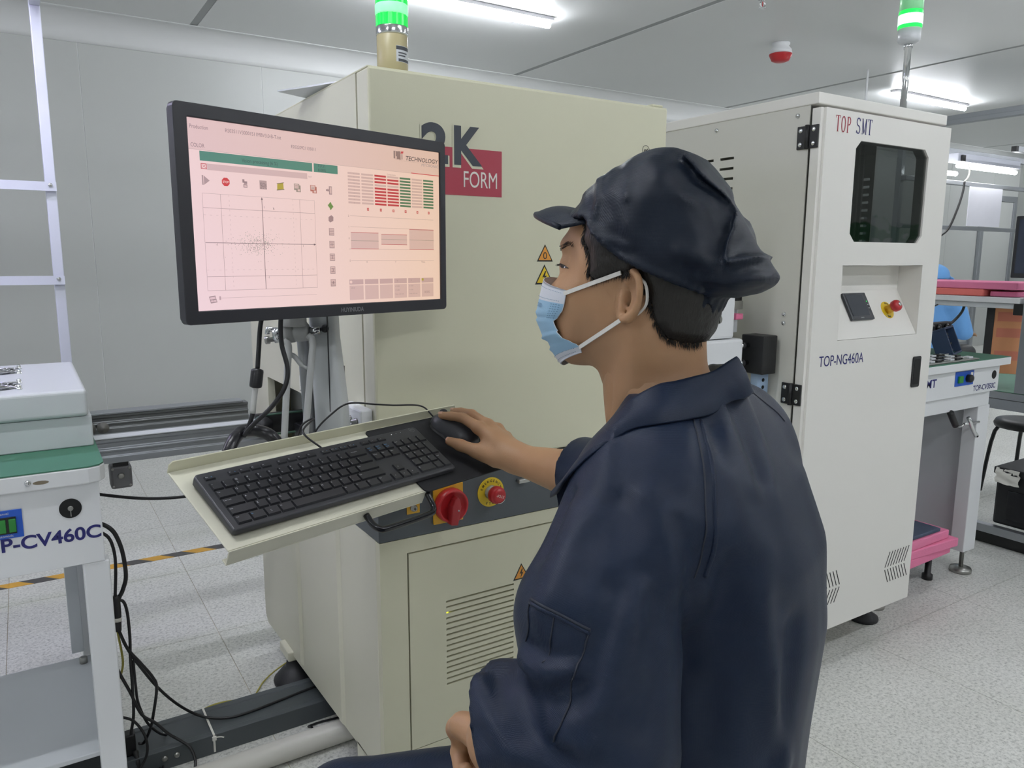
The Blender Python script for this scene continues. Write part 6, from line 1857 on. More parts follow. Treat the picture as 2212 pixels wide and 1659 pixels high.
def jacket_sdf(P):
    d = jacket_base(P)
    for pts, amp, w in FOLDS:
        dd = segdist(P, np.array(pts, np.float32))
        d = d - 1.75 * amp * np.exp(-(dd / w) ** 2)
    d = d - wavy(P * np.array([1, 1, 0.55], np.float32), 31, 34) * 0.0034 - wavy(P * np.array([1, 1, 0.6], np.float32), 32, 80) * 0.0014
    # sleeve openings
    for a, b, r in ((L_CU, (0.337, 0.637, 0.757), 0.054), (R_CU, (0.786, 1.095, 0.890), 0.046)):
        a, b = np.array(a), np.array(b)
        u = (b - a) / np.linalg.norm(b - a)
        cut = (P - (a + u * (-0.006 if r > 0.05 else 0.012))) @ u.astype(np.float32)
        near = np.linalg.norm(P - a.astype(np.float32), axis=1) < 0.14
        d = np.where(near, np.maximum(d, cut), d)
        inner = rcone(P, a - u * (0.022 if r > 0.05 else 0.002), a + u * 0.05, r * 0.82, r)
        d = np.where(near, smax(d, -inner, 0.004), d)
    # neck opening
    d = smax(d, -rcone(P, (0.618, 0.700, 1.20), (0.640, 0.662, 1.03), 0.085, 0.055), 0.006)
    return d


def np_mesh(name, v, faces, material, parent, smooth=True, mi=None, frame=None):
    """v: (n,3) world coords (or head-frame coords when frame is given)"""
    if frame is not None:
        o, a, b, c = frame
        v = o + v[:, :1] * a + v[:, 1:2] * b + v[:, 2:3] * c
    off = np.array(MW[parent].translation) if parent is not None else np.zeros(3)
    v = v - off
    me = bpy.data.meshes.new(name)
    faces = np.asarray(faces)
    me.vertices.add(len(v))
    me.vertices.foreach_set('co', np.ascontiguousarray(v, np.float32).ravel())
    k = faces.shape[1]
    me.loops.add(faces.size)
    me.loops.foreach_set('vertex_index', faces.ravel().astype(np.int32))
    me.polygons.add(len(faces))
    me.polygons.foreach_set('loop_start', np.arange(0, faces.size, k, dtype=np.int32))
    me.polygons.foreach_set('loop_total', np.full(len(faces), k, np.int32))
    ms = material if isinstance(material, (list, tuple)) else [material]
    for m in ms:
        me.materials.append(m)
    if mi is not None:
        me.polygons.foreach_set('material_index', np.asarray(mi, np.int32))
    me.polygons.foreach_set('use_smooth', np.full(len(faces), smooth))
    me.update(calc_edges=True)
    me.validate()
    ob = bpy.data.objects.new(name, me)
    COL.objects.link(ob)
    if parent is not None:
        ob.parent = parent
        MW[ob] = MW[parent]
    else:
        MW[ob] = Matrix.Identity(4)
    return ob


HFR = (H0, HF, HL, np.array([0, 0, 1.0]))
hp = lambda s, l, t: Vector(H0 + HF * s + HL * l + np.array([0, 0, t]))


def skin_material():
    m = mat('skin', 'B08865', 0.48, bump=0.12, bscale=700, var=0.07, vscale=22)
    b = m.node_tree.nodes['Principled BSDF']
    b.inputs['Subsurface Weight'].default_value = 0.06
    b.inputs['Subsurface Radius'].default_value = (0.012, 0.005, 0.003)
    b.inputs['Subsurface Scale'].default_value = 0.5
    return m


def cloth_material(name, color, rough, sheen):
    m = mat(name, color, rough, spec=0.24, sheen=sheen, var=0.05, vscale=9)
    nt = m.node_tree
    b = nt.nodes['Principled BSDF']
    b.inputs['Sheen Roughness'].default_value = 0.4
    tc = nt.nodes.new('ShaderNodeTexCoord')
    w1 = nt.nodes.new('ShaderNodeTexWave')
    w1.inputs['Scale'].default_value = 420
    w2 = nt.nodes.new('ShaderNodeTexWave')
    w2.bands_direction = 'Z'
    w2.inputs['Scale'].default_value = 420
    nz = nt.nodes.new('ShaderNodeTexNoise')
    nz.inputs['Scale'].default_value = 45
    nz.inputs['Detail'].default_value = 4
    ad = nt.nodes.new('ShaderNodeMath')
    ad.operation = 'ADD'
    ad2 = nt.nodes.new('ShaderNodeMath')
    ad2.operation = 'MULTIPLY_ADD'
    ad2.inputs[1].default_value = 3.0
    for n in (w1, w2, nz):
        nt.links.new(tc.outputs['Object'], n.inputs['Vector'])
    nt.links.new(w1.outputs['Fac'], ad.inputs[0])
    nt.links.new(w2.outputs['Fac'], ad.inputs[1])
    nt.links.new(nz.outputs['Fac'], ad2.inputs[0])
    nt.links.new(ad.outputs[0], ad2.inputs[2])
    bp = nt.nodes.new('ShaderNodeBump')
    bp.inputs['Strength'].default_value = 0.25
    bp.inputs['Distance'].default_value = 0.0012
    nt.links.new(ad2.outputs[0], bp.inputs['Height'])
    nt.links.new(bp.outputs['Normal'], b.inputs['Normal'])
    return m


M_SKIN = skin_material()
M_NAVY = cloth_material('navy satin cloth', '142137', 0.42, 0.02)
M_CAPC = cloth_material('dark navy cap cloth', '101A29', 0.42, 0.01)
M_HAIR = mat('black hair', '17130F', 0.45, bump=0.5, bscale=500, var=0.2, vscale=60, aniso=(1, 1, 0.2))
M_SEAM = mat('dark seam thread', '141C2B', 0.6, var=0.05)
M_MASKB = mat('pale blue mask fabric', '9CC4E0', 0.7, bump=0.2, bscale=900, var=0.05, vscale=30)
M_MASKW = mat('white mask fabric', 'DADFE8', 0.7, bump=0.2, bscale=900, var=0.04, vscale=30)
M_LOOP = mat('white elastic', 'E4E2DC', 0.7, bump=0.2, bscale=600, var=0.03)

man = thing('person', 'seated man in navy jacket and cap with blue face mask using the mouse', 'person', (0.61, 0.60, 0.52))

# ---------------------------------------------------------------- skin: head with neck, both forearms with hands
hv, hq = mesh_of(head_sdf, (-0.14, -0.105, -0.215), (0.165, 0.105, 0.175), 0.0026, 2)
hv = H0 + hv[:, :1] * HF + hv[:, 1:2] * HL + hv[:, 2:3] * np.array([0, 0, 1.0])
TPn = lambda a, b, c: np.array(TP(a, b, c))
W_R = TPn(0.548, -0.052, 0.044)
IM, MM, RM, PM = TPn(0.520, 0.040, 0.060), TPn(0.545, 0.040, 0.061), TPn(0.567, 0.030, 0.054), TPn(0.582, 0.014, 0.043)
RF = dict(
    index=[IM, TPn(0.5165, 0.082, 0.056), TPn(0.508, 0.104, 0.0465), TPn(0.500, 0.119, 0.0395)],
    middle=[MM, TPn(0.5425, 0.084, 0.058), TPn(0.5395, 0.108, 0.0475), TPn(0.5365, 0.123, 0.0395)],
    ring=[RM, TPn(0.5685, 0.066, 0.047), TPn(0.5655, 0.088, 0.034), TPn(0.5625, 0.101, 0.024)],
    little=[PM, TPn(0.585, 0.044, 0.035), TPn(0.582, 0.062, 0.024), TPn(0.578, 0.073, 0.018)],
    thumb=[TPn(0.520, -0.022, 0.034), TPn(0.496, 0.010, 0.032), TPn(0.481, 0.038, 0.029), TPn(0.475, 0.060, 0.024)])
ELB_R = np.array([0.812, 0.925, 0.875])


def right_hand(P):
    d = chain(P, [ELB_R, ELB_R * 0.45 + W_R * 0.55, W_R], [0.044, 0.040, 0.0275])
    pal = None
    for q, r0, r1 in ((IM, 0.019, 0.0118), (MM, 0.019, 0.0118), (RM, 0.0185, 0.0112), (PM, 0.018, 0.0102)):
        off = (q - (IM + PM) / 2) * 0.42
        e = rcone(P, W_R + off + np.array([0, 0, 0.000]), q, r0, r1)
        pal = e if pal is None else smin(pal, e, 0.012)
    d = smin(d, pal, 0.022)
    for nme, r in (('index', (0.0112, 0.0098, 0.0088, 0.0076)), ('middle', (0.0112, 0.0100, 0.0090, 0.0078)), ('ring', (0.0106, 0.0094, 0.0084, 0.0072)), ('little', (0.0094, 0.0082, 0.0074, 0.0064))):
        d = smin(d, chain(P, RF[nme], r, 0.003), 0.006)
        d = smin(d, np.linalg.norm(P - RF[nme][0].astype(np.float32), axis=1) - r[0] * 1.08, 0.006)
    t = RF['thumb']
    d = smin(d, chain(P, [W_R * 0.55 + t[0] * 0.45, t[0], t[1], t[2], t[3]], [0.020, 0.0185, 0.0128, 0.0108, 0.0086], 0.006), 0.014)
    # web between thumb and index
    d = smin(d, rcone(P, t[1] * 0.6 + t[0] * 0.4, IM * 0.65 + W_R * 0.35, 0.008, 0.011), 0.018)
    return d


def nails(parent, fingers, up):
    for nme, ch_ in fingers.items():
        tip, pre = Vector(ch_[-1]), Vector(ch_[-2])
        u = (tip - pre).normalized()
        n_ = (Vector(up) - u * Vector(up).dot(u)).normalized()
        w = u.cross(n_)
        r = 0.0074
        vs, fs = [], []
        for i in range(5):
            for j in range(5):
                a, b = -0.2 + i / 4.0 * 1.0, -1 + j / 2.0
                ang = b * 0.75
                wd = 1.0 - 0.25 * max(0, a - 0.5)
                vs.append(tip + u * (a * 0.0085) + (n_ * math.cos(ang) + w * math.sin(ang) * wd) * (r + 0.0004 - 0.0016 * max(0, a) ** 2))
        for i in range(4):
            for j in range(4):
                fs.append((i * 5 + j, i * 5 + j + 1, i * 5 + j + 6, i * 5 + j + 5))
        MB().add(vs, fs, True).build('fingernail', mat('nail', 'C79C86', 0.3, var=0.03), parent)


rv, rq = mesh_of(right_hand, (0.60, 0.88, 0.80), (0.90, 1.40, 1.02), 0.0027, 1)
# left hand: loose fist on the thigh
W_L = np.array([0.392, 0.612, 0.750])
CUF_L = np.array([0.372, 0.590, 0.775])
fdir = np.array([0.22, 0.90, -0.38])
fdir = fdir / np.linalg.norm(fdir)
sid = np.array([-0.93, 0.0, 0.36])       # towards the thumb side
sid = sid - fdir * (sid @ fdir)
sid = sid / np.linalg.norm(sid)
dn = np.cross(fdir, sid)
dn = dn if dn[2] < 0 else -dn
LK = [W_L + fdir * (0.080 - 0.004 * abs(i - 1)) + sid * (0.030 - 0.020 * i) for i in range(4)]
LF = {}
for i, nme in enumerate(('index', 'middle', 'ring', 'little')):
    k0 = LK[i]
    LF[nme] = [k0, k0 + fdir * 0.018 + dn * 0.030, k0 - fdir * 0.006 + dn * 0.046, k0 - fdir * 0.024 + dn * 0.040]
LT = [W_L + sid * 0.026 + fdir * 0.022, W_L + sid * 0.042 + fdir * 0.052 - dn * 0.004, W_L + sid * 0.040 + fdir * 0.082 + dn * 0.004, W_L + sid * 0.026 + fdir * 0.100 + dn * 0.012]


def left_hand(P):
    d = chain(P, [(0.418, 0.505, 0.800), CUF_L, W_L], [0.046, 0.041, 0.029])
    pal = None
    for i, q in enumerate(LK):
        e = rcone(P, W_L + (q - (LK[1] + LK[2]) / 2) * 0.5 * np.array([1, 1, 1]), q, 0.0195, 0.0125)
        pal = e if pal is None else smin(pal, e, 0.012)
    d = smin(d, pal, 0.02)
    for nme, r in (('index', 0.0108), ('middle', 0.011), ('ring', 0.0104), ('little', 0.0092)):
        d = smin(d, chain(P, LF[nme], [r, r * 0.92, r * 0.84, r * 0.72], 0.003), 0.005)
    d = smin(d, chain(P, LT, [0.018, 0.0135, 0.0115, 0.009], 0.005), 0.012)
    return d


lv, lq = mesh_of(left_hand, (0.30, 0.44, 0.62), (0.48, 0.80, 0.86), 0.0030, 1)


def core(P):
    d = torso_sdf(P, -0.03)
    d = smin(d, rcone(P, (0.628, 0.668, 1.06), (0.622, 0.672, 1.11), 0.058, 0.056), 0.02)
    d = smin(d, chain(P, [(0.545, 0.575, 0.99), (0.450, 0.547, 0.900), L_EL], [0.05, 0.05, 0.045]), 0.03)
    return smin(d, chain(P, [(0.770, 0.680, 0.99), ELB_R], [0.05, 0.042]), 0.03)


cv_, cq = mesh_of(core, (0.33, 0.36, 0.52), (0.90, 1.0, 1.12), 0.012, 1)
allv, allq, off = [], [], 0
for v_, q_ in ((hv, hq), (rv, rq), (lv, lq), (cv_, cq)):
    allv.append(v_)
    allq.append(q_ + off)
    off += len(v_)
body = np_mesh('body', np.concatenate(allv), np.concatenate(allq), M_SKIN, man)
nails(body, {k: RF[k] for k in ('index', 'middle', 'ring', 'little')}, TN)
nails(body, {'thumb': RF['thumb']}, TN * 0.8 - TU * 0.4)

# ---------------------------------------------------------------- face details
def on_head(s, l, t):
    """pull a head-frame point onto the skin"""
    p = np.array([[s, l, t]], np.float32)
    for _ in range(10):
        e = 0.0008
        f0 = head_sdf(p)[0]
        g = np.array([(head_sdf(p + np.eye(3, dtype=np.float32)[i] * e)[0] - f0) / e for i in range(3)])
        p = p - (f0 * g / max(1e-6, g @ g))[None].astype(np.float32)
    return p[0], g / np.linalg.norm(g)


EYE = [(0.1005, 0.0340, 0.0352), (0.0969, 0.0392, 0.0355), (0.0934, 0.0410, 0.0344), (0.0887, 0.0430, 0.0334), (0.0807, 0.0487, 0.0319)]
BROW = [(0.100, 0.031, 0.0555), (0.095, 0.0377, 0.0567), (0.089, 0.0409, 0.0593), (0.0828, 0.0435, 0.0598), (0.0746, 0.0499, 0.0591)]
rnd = random.Random(4)
M_LASH = mat('dark lash', '1E1612', 0.6, var=0.1)
for sg in (1, -1):
    up_r, lo_r = [], []
    E_ = [tuple(p_) for p_ in spline(EYE, 3)]
    for i, (a_, b_, c_) in enumerate(E_):
        w_ = math.sin(math.pi * min(1, max(0, i / (len(E_) - 1)))) * 0.0022
        for lst, dz in ((up_r, w_), (lo_r, -w_ * 0.8)):
            q_, g_ = on_head(a_, b_ * sg, c_ + dz)
            lst.append(hp(*(q_ + g_ * 0.0005)))
    n_ = len(up_r)
    MB().add(up_r + lo_r, [(i, i + 1, n_ + i + 1, n_ + i) for i in range(n_ - 1)], True).build('eye', mat('dark eye', '2A2019', 0.15, var=0.2, vscale=120), body, fixn=False)
    MB().tube(up_r, 0.0006, 6, 1).build('eyelid_line', M_LASH, body)
    for i in range(8):
        q_ = up_r[int(i * 0.9)]
        d_ = (hp(0.9, 0.35 * sg, -0.25) - hp(0, 0, 0)).normalized()
        MB().tube([q_, q_ + d_ * 0.002, q_ + d_ * 0.0042 + Vector((0, 0, 0.0010))], [0.0004, 0.0003, 0.0001], 4, 2).build('eyelash', M_HAIR, body)
    mb = MB()
    B_ = [tuple(p_) for p_ in spline(BROW, 6)]
    for i in range(60):
        a_, b_, c_ = B_[rnd.randrange(len(B_))]
        p, g = on_head(a_, b_ * sg, c_ + rnd.uniform(-0.0028, 0.0026))
        d_ = np.array([-0.6, 0.55 * sg, 0.25])
        d_ = d_ - g * (d_ @ g)
        d_ /= np.linalg.norm(d_)
        mb.tube([hp(*(p + g * 0.0002)), hp(*(p + g * 0.0011 + d_ * 0.003)), hp(*(p + g * 0.0008 + d_ * 0.006))], [0.00032, 0.00026, 0.0001], 4, 2)
    mb.build('eyebrow', M_HAIR, body, kind='stuff')

# hair
hv2, hq2 = mesh_of(hair_sdf, (-0.13, -0.095, -0.075), (0.10, 0.095, 0.165), 0.0022, 1)
hair = np_mesh('hair', hv2, hq2, M_HAIR, man, frame=HFR)
# short strands breaking the hair line
mb = MB()
rnd = random.Random(9)
pts = []
edge_pts = []
hp_poly = HD_HAIR[:16]
for i in range(len(hp_poly) - 1):
    a, b = np.array(hp_poly[i]), np.array(hp_poly[i + 1])
    n_ = max(2, int(np.linalg.norm(b - a) / 0.0006))
    for k in range(n_):
        edge_pts.append(a + (b - a) * rnd.random())
rl = [(rnd.choice(edge_pts) + np.array([rnd.gauss(0, 0.0012), rnd.gauss(0, 0.0012)]), rnd.random()) for _ in range(900)]
P0 = np.array([[q[0], 0.0, q[1]] for q, _ in rl], np.float32)


def half_width(s, t):
    """skin half width at (s,t) found by bisection on the base head"""
    lo, hi = np.zeros(len(s)), np.full(len(s), 0.1)
    for _ in range(18):
        m = (lo + hi) / 2
        f_ = head_sdf(np.stack([s, m, t], -1).astype(np.float32))
        ins = f_ < 0
        lo, hi = np.where(ins, m, lo), np.where(ins, hi, m)
    return lo


W0 = half_width(P0[:, 0], P0[:, 2])
for i in range(len(rl)):
    s, t, l = float(P0[i, 0]), float(P0[i, 2]), float(W0[i])
    if l < 0.004:
        continue
    back = s < -0.03
    ln = rnd.uniform(0.004, 0.009)
    ds, dt, dl = (rnd.uniform(-0.5, 0.1), -1.0, -0.15) if back else (rnd.uniform(0.0, 0.5), -0.9, -0.05)
    q0 = hp(s, l - 0.001, t + 0.003)
    q1 = hp(s + ds * ln * 0.5, l + 0.0022 + dl * ln * 0.5, t + dt * ln * 0.4)
    q2 = hp(s + ds * ln, l + 0.0014 + dl * ln, t + dt * ln)
    mb.tube([q0, q1, q2], [0.00045, 0.00035, 0.0001], 3, 2)
mb.build('hair_strands', M_HAIR, hair, kind='stuff')

# ---------------------------------------------------------------- cap
kv, kq = mesh_of(cap_sdf, (-0.18, -0.115, -0.05), (0.125, 0.115, 0.19), 0.0026, 1)
cap = np_mesh('cap', kv, kq, M_CAPC, man, frame=HFR)
# visor
nu, nv = 21, 9
top, bot = [], []
for i in range(nu):
    a = -1 + 2 * i / (nu - 1)
    l = a * 0.068
    root = np.array([0.092 - 0.042 * a * a, l, 0.100 - 0.016 * a * a])
    lead = np.array([0.146 - 0.064 * abs(a) ** 2.2, l * 1.02, 0.0985 - 0.020 * abs(a) ** 2.0])
    for j in range(nv):
        w = j / (nv - 1)
        p = root * (1 - w) + lead * w + np.array([0, 0, 0.006 * math.sin(math.pi * w) * (1 - a * a)])
        top.append(p + np.array([0, 0, 0.0022]))
        bot.append(p - np.array([0, 0, 0.0022]))
N_ = nu * nv
vs = np.array(top + bot)
fs = []
for i in range(nu - 1):
    for j in range(nv - 1):
        a = i * nv + j
        fs += [(a, a + 1, a + nv + 1, a + nv), (N_ + a, N_ + a + nv, N_ + a + nv + 1, N_ + a + 1)]
    a, b = i * nv + nv - 1, (i + 1) * nv + nv - 1
    fs.append((a, N_ + a, N_ + b, b))
    a, b = i * nv, (i + 1) * nv
    fs.append((b, N_ + b, N_ + a, a))
for e in (0, nu - 1):
    for j in range(nv - 1):
        a = e * nv + j
        fs.append((a, a + 1, N_ + a + 1, N_ + a))
vis = np_mesh('visor', vs, fs, M_CAPC, cap, frame=HFR)
rim = [hp(*(np.array(top[i * nv + nv - 1]) - np.array([0, 0, 0.0022]))) for i in range(nu)]
MB().tube(rim, 0.0032, 8, 1).build('visor_edge', M_CAPC, cap)
# ---------------------------------------------------------------- mask
mc_ = np.array(HD_MASKC) - np.array([0.003, 0.0])
mn_ = np.array([(0.0741, 0.0653, 0.0073), (0.075, 0.0655, -0.0007), (0.0778, 0.0635, -0.0105), (0.083, 0.0591, -0.0196), (0.0960, 0.0500, -0.0306), (0.0940, 0.0500, -0.0379), (0.0920, 0.0500, -0.0423), (0.0842, 0.0510, -0.0499), (0.0687, 0.0510, -0.0546), (0.0625, 0.0490, -0.0600), (0.0630, 0.0450, -0.0661)])[:, [0, 2, 1]]
nr = 34
tr_ = np.linspace(0, 1, len(mc_))
cols = 25
V, F_, MI = [], [], []
for r in range(nr):
    w = r / (nr - 1)
    c = np.array([np.interp(w, tr_, mc_[:, i]) for i in (0, 1)])
    e = np.array([np.interp(w, tr_, mn_[:, i]) for i in (0, 1, 2)])
    pleat = 0.0030 * (1 - ((w * 5.2) % 1.0)) * (0.3 < w < 0.8)
    for j in range(cols):
        a = -1 + 2 * j / (cols - 1)
        g = abs(a) ** 1.9
        s = c[0] * (1 - g) + e[0] * g + pleat
        t = c[1] * (1 - abs(a) ** 1.3) + e[1] * abs(a) ** 1.3
        l = math.copysign((e[2] + 0.0035) * abs(a) ** 0.80, a)
        V.append((s - 0.0005, l, t))
for r in range(nr - 1):
    w = r / (nr - 1)
    for j in range(cols - 1):
        a = r * cols + j
        F_.append((a, a + cols, a + cols + 1, a + 1))
        MI.append(0 if (w < 0.17 or w > 0.87) else 1)
V = np.array(V)
n0 = len(V)
V2 = V.copy()
V2[:, 0] -= 0.0012
allV = np.concatenate([V, V2])
F2 = [tuple(x + n0 for x in f[::-1]) for f in F_]
rim_ = []
for r in range(nr - 1):
    for j in (0, cols - 1):
        a, b = r * cols + j, (r + 1) * cols + j
        rim_.append((a, b, b + n0, a + n0) if j else (b, a, a + n0, b + n0))
for j in range(cols - 1):
    rim_ += [(j + 1, j, j + n0, j + 1 + n0), ((nr - 1) * cols + j, (nr - 1) * cols + j + 1, (nr - 1) * cols + j + 1 + n0, (nr - 1) * cols + j + n0)]
mask = np_mesh('face_mask', allV, F_ + F2 + rim_, [M_MASKW, M_MASKB], man, frame=HFR, mi=MI + [0] * len(F2) + [0] * len(rim_))
for strip, off_, r_ in ((HD_STRAP1, 0.0, 0.0023), (HD_STRAP2, 0.0, 0.0023)):
    a0 = np.array([0.0760, 0.0680, 0.0035]) if strip is HD_STRAP1 else np.array([0.0625, 0.0525, -0.0595])
    a1 = np.array([strip[2][0] - 0.001, 0.0800, strip[2][1]])
    fr_ = np.linspace(0, 1, 8)
    line_ = a0[None] * (1 - fr_[:, None]) + a1[None] * fr_[:, None]
    hw = half_width(line_[:, 0], line_[:, 2]) + 0.0024
    l_ = np.maximum(line_[:, 1], np.where((fr_ > 0.05) & (fr_ < 0.9), hw, 0))
    p = [hp(float(q[0]), float(w), float(q[2])) for q, w in zip(line_, l_)]
    MB().ribbon(p, Vector((0, 0, 1)), 0.0046, 0.0016, 8).build('ear_loop', M_LOOP, mask)
MB().ribbon([hp(-0.008, 0.0775, 0.029), hp(-0.026, 0.080, 0.020), hp(-0.0305, 0.0800, 0.004), hp(-0.0265, 0.078, -0.009), hp(-0.010, 0.0755, -0.022), hp(0.0003, 0.0775, -0.0227)], HL, 0.0045, 0.0016, 6).build('ear_loop', M_LOOP, mask)


def mask_pt(w, a, lift=0.0009):
    r = w * (nr - 1)
    j = (a + 1) / 2 * (cols - 1)
    i0, j0 = int(min(r, nr - 2)), int(min(j, cols - 2))
    u, v = r - i0, j - j0
    q = V[i0 * cols + j0] * (1 - u) * (1 - v) + V[(i0 + 1) * cols + j0] * u * (1 - v) + V[i0 * cols + j0 + 1] * (1 - u) * v + V[(i0 + 1) * cols + j0 + 1] * u * v
    return q + np.array([lift * 0.8, lift * math.copysign(0.9, a), 0])


M_MPRINT = mat('blue grey mask print', '5F86A8', 0.6)
for w, a0, a1 in ((0.05, 0.25, 0.97), (0.155, 0.3, 0.95), (0.885, 0.2, 0.95), (0.955, 0.1, 0.95)):
    mb = MB()
    for i in range(22):
        a = a0 + (a1 - a0) * i / 22
        mb.tube([hp(*mask_pt(w, a)), hp(*mask_pt(w, a + (a1 - a0) / 55))], 0.00028, 4, 1)
    mb.build('stitching', M_MPRINT, mask, kind='stuff')
mb = MB()
for w in np.linspace(0.20, 0.36, 7):
    for k in range(4):
        a = 0.80 + 0.045 * k
        mb.tube([hp(*mask_pt(w, a)), hp(*mask_pt(w, a + 0.02))], 0.00035, 4, 1)
mb.build('edge_dots', M_MPRINT, mask, kind='stuff')
o_, u_, v_ = hp(*mask_pt(0.245, 0.40)), hp(*mask_pt(0.255, 0.62)) - hp(*mask_pt(0.245, 0.40)), hp(*mask_pt(0.20, 0.40)) - hp(*mask_pt(0.245, 0.40))
MB().text('DIXEO', o_, u_.normalized(), v_.normalized(), 0.0055, width=0.016).build('mask_print', M_MPRINT, mask)

# ---------------------------------------------------------------- jacket
jv, jq = mesh_of(jacket_sdf, (0.25, 0.33, 0.47), (0.98, 1.14, 1.15), 0.0052, 2)
jac = np_mesh('jacket', jv, jq, M_NAVY, man)
U_ = [(0.68, 0.585, 1.143), (0.657, 0.583, 1.136), (0.631, 0.581, 1.127), (0.606, 0.584, 1.123), (0.582, 0.589, 1.119), (0.563, 0.595, 1.116), (0.535, 0.604, 1.102), (0.521, 0.615, 1.084), (0.511, 0.624, 1.067), (0.503, 0.632, 1.049), (0.493, 0.65, 1.02), (0.48, 0.665, 0.994)]
O_ = [(0.683, 0.572, 1.105), (0.664, 0.565, 1.100), (0.6459, 0.5703, 1.0966), (0.610, 0.5605, 1.0891), (0.5727, 0.5574, 1.0872), (0.5378, 0.5623, 1.0853), (0.5135, 0.5741, 1.081), (0.4876, 0.5805, 1.068), (0.4715, 0.594, 1.0508), (0.4632, 0.6185, 1.0235), (0.468, 0.640, 1.003), (0.477, 0.662, 0.990)]
# collar profile: inner stand foot, upper edge, outer fall edge
cn = np.array([0.634, 0.660])


def collar_strip(U, O):
    U = np.array([tuple(p) for p in spline(U, 4)])
    O = np.array([tuple(p) for p in spline(O, 4)])
    rows = []
    for u, o in zip(U, O):
        rad = np.array([u[0] - cn[0], u[1] - cn[1], 0])
        rad = rad / (np.linalg.norm(rad) + 1e-9)
        foot = u - rad * 0.010 - np.array([0, 0, 0.045])
        mid = (u + o) / 2 + rad * 0.004 + np.array([0, 0, 0.003])
        rows.append([foot, (foot * 0.4 + u * 0.6) - rad * 0.002, u - rad * 0.0025 - np.array([0, 0, 0.001]), u + np.array([0, 0, 0.0012]), u + rad * 0.003 - np.array([0, 0, 0.001]), mid, o + rad * 0.005, o + rad * 0.0045 - np.array([0, 0, 0.002]), o - rad * 0.001 - np.array([0, 0, 0.001])])
    return np.array(rows)


Rw = collar_strip(U_, O_)


def mirror(p):
    d = (p[..., 0] - cn[0]) * BL[0] + (p[..., 1] - cn[1]) * BL[1]
    q = p.copy()
    q[..., 0] -= 2 * d * BL[0]
    q[..., 1] -= 2 * d * BL[1]
    return q


near = Rw
# the far half mirrors the near half about the body's middle; join them at the back
far = mirror(Rw)
side_n = (near[:, 3, 0] - cn[0]) * BL[0] + (near[:, 3, 1] - cn[1]) * BL[1]
kn_ = near[side_n > -0.004]
fr_ = far[side_n > -0.004][::-1]
fr_ = fr_[int(len(fr_) * 0.5):]
R_all = np.concatenate([fr_, kn_])
m_, k_ = R_all.shape[:2]
for it in range(2):
    j0 = len(fr_)
    for i in range(max(1, j0 - 4), min(m_ - 1, j0 + 4)):
        R_all[i] = R_all[i] * 0.5 + (R_all[i - 1] + R_all[i + 1]) * 0.25
vs = R_all.reshape(-1, 3)
fs = [(i * k_ + j, i * k_ + j + 1, (i + 1) * k_ + j + 1, (i + 1) * k_ + j) for i in range(m_ - 1) for j in range(k_ - 1)]
col_ = np_mesh('collar', vs, fs, M_NAVY, jac)


def on_jacket(p, lift):
    p = np.array([p], np.float32)
    for _ in range(10):
        e = 0.001
        f0 = jacket_sdf(p)[0]
        g = np.array([(jacket_sdf(p + np.eye(3, dtype=np.float32)[i] * e)[0] - f0) / e for i in range(3)])
        p = p - (f0 * g / max(1e-6, g @ g) * 0.9)[None].astype(np.float32)
    return p[0] + g / np.linalg.norm(g) * lift


def seam(name, pts, r, lift=0.0002, material=M_SEAM):
    q = [Vector(on_jacket(tuple(p), lift)) for p in spline(pts, 4)]
    MB().tube(q, r, 6, 1).build(name, material, jac)


SEAM_RAGLAN = [(0.5801, 0.5581, 1.0852), (0.5588, 0.53, 1.0704), (0.5447, 0.5092, 1.0533), (0.534, 0.4946, 1.0308), (0.5262, 0.4846, 1.0075), (0.5221, 0.4812, 0.9865), (0.5194, 0.4826, 0.9659), (0.5148, 0.4844, 0.9501)]
seam('shoulder_seam', SEAM_RAGLAN, 0.0011)
wl = [(p[0] + 0.0095, p[1] - 0.006, p[2]) for p in SEAM_RAGLAN]
seam('seam_allowance', wl, 0.0030, -0.0012, M_NAVY)
seam('shoulder_seam', [(0.7433, 0.6213, 1.0895), (0.7601, 0.6145, 1.0757), (0.7815, 0.6112, 1.0612), (0.7895, 0.6048, 1.0496)], 0.0009)
PT = [(0.3764, 0.55, 0.9364), (0.3796, 0.5214, 0.936), (0.3875, 0.5042, 0.9318), (0.3957, 0.4914, 0.9269)]
seam('pocket_opening', PT, 0.0016)
seam('pocket_hem', [(p[0], p[1], p[2] - 0.003) for p in PT], 0.0022, 0.0, M_NAVY)
seam('pocket_seam', [(0.3957, 0.4914, 0.9269), (0.3886, 0.4903, 0.9128), (0.3817, 0.4902, 0.8996), (0.3752, 0.4899, 0.8864), (0.3687, 0.4867, 0.8683), (0.3614, 0.4858, 0.8494), (0.3526, 0.4883, 0.8336)], 0.0010)
seam('pocket_seam', [(0.3796, 0.5214, 0.936), (0.3753, 0.5193, 0.9211), (0.3703, 0.5184, 0.9051), (0.3654, 0.5205, 0.8899)], 0.0008)
seam('pocket_seam', [(0.3764, 0.55, 0.9364), (0.3701, 0.5474, 0.9172), (0.3676, 0.5518, 0.8975)], 0.0008)

# ---------------------------------------------------------------- trousers and shoes
R_HIP, R_KN, R_AN = (0.635, 0.640, 0.565), (0.300, 0.868, 0.522), (0.345, 0.900, 0.10)
L_HIP, L_KN, L_AN = (0.550, 0.545, 0.595), (0.185, 0.765, 0.545), (0.245, 0.790, 0.10)


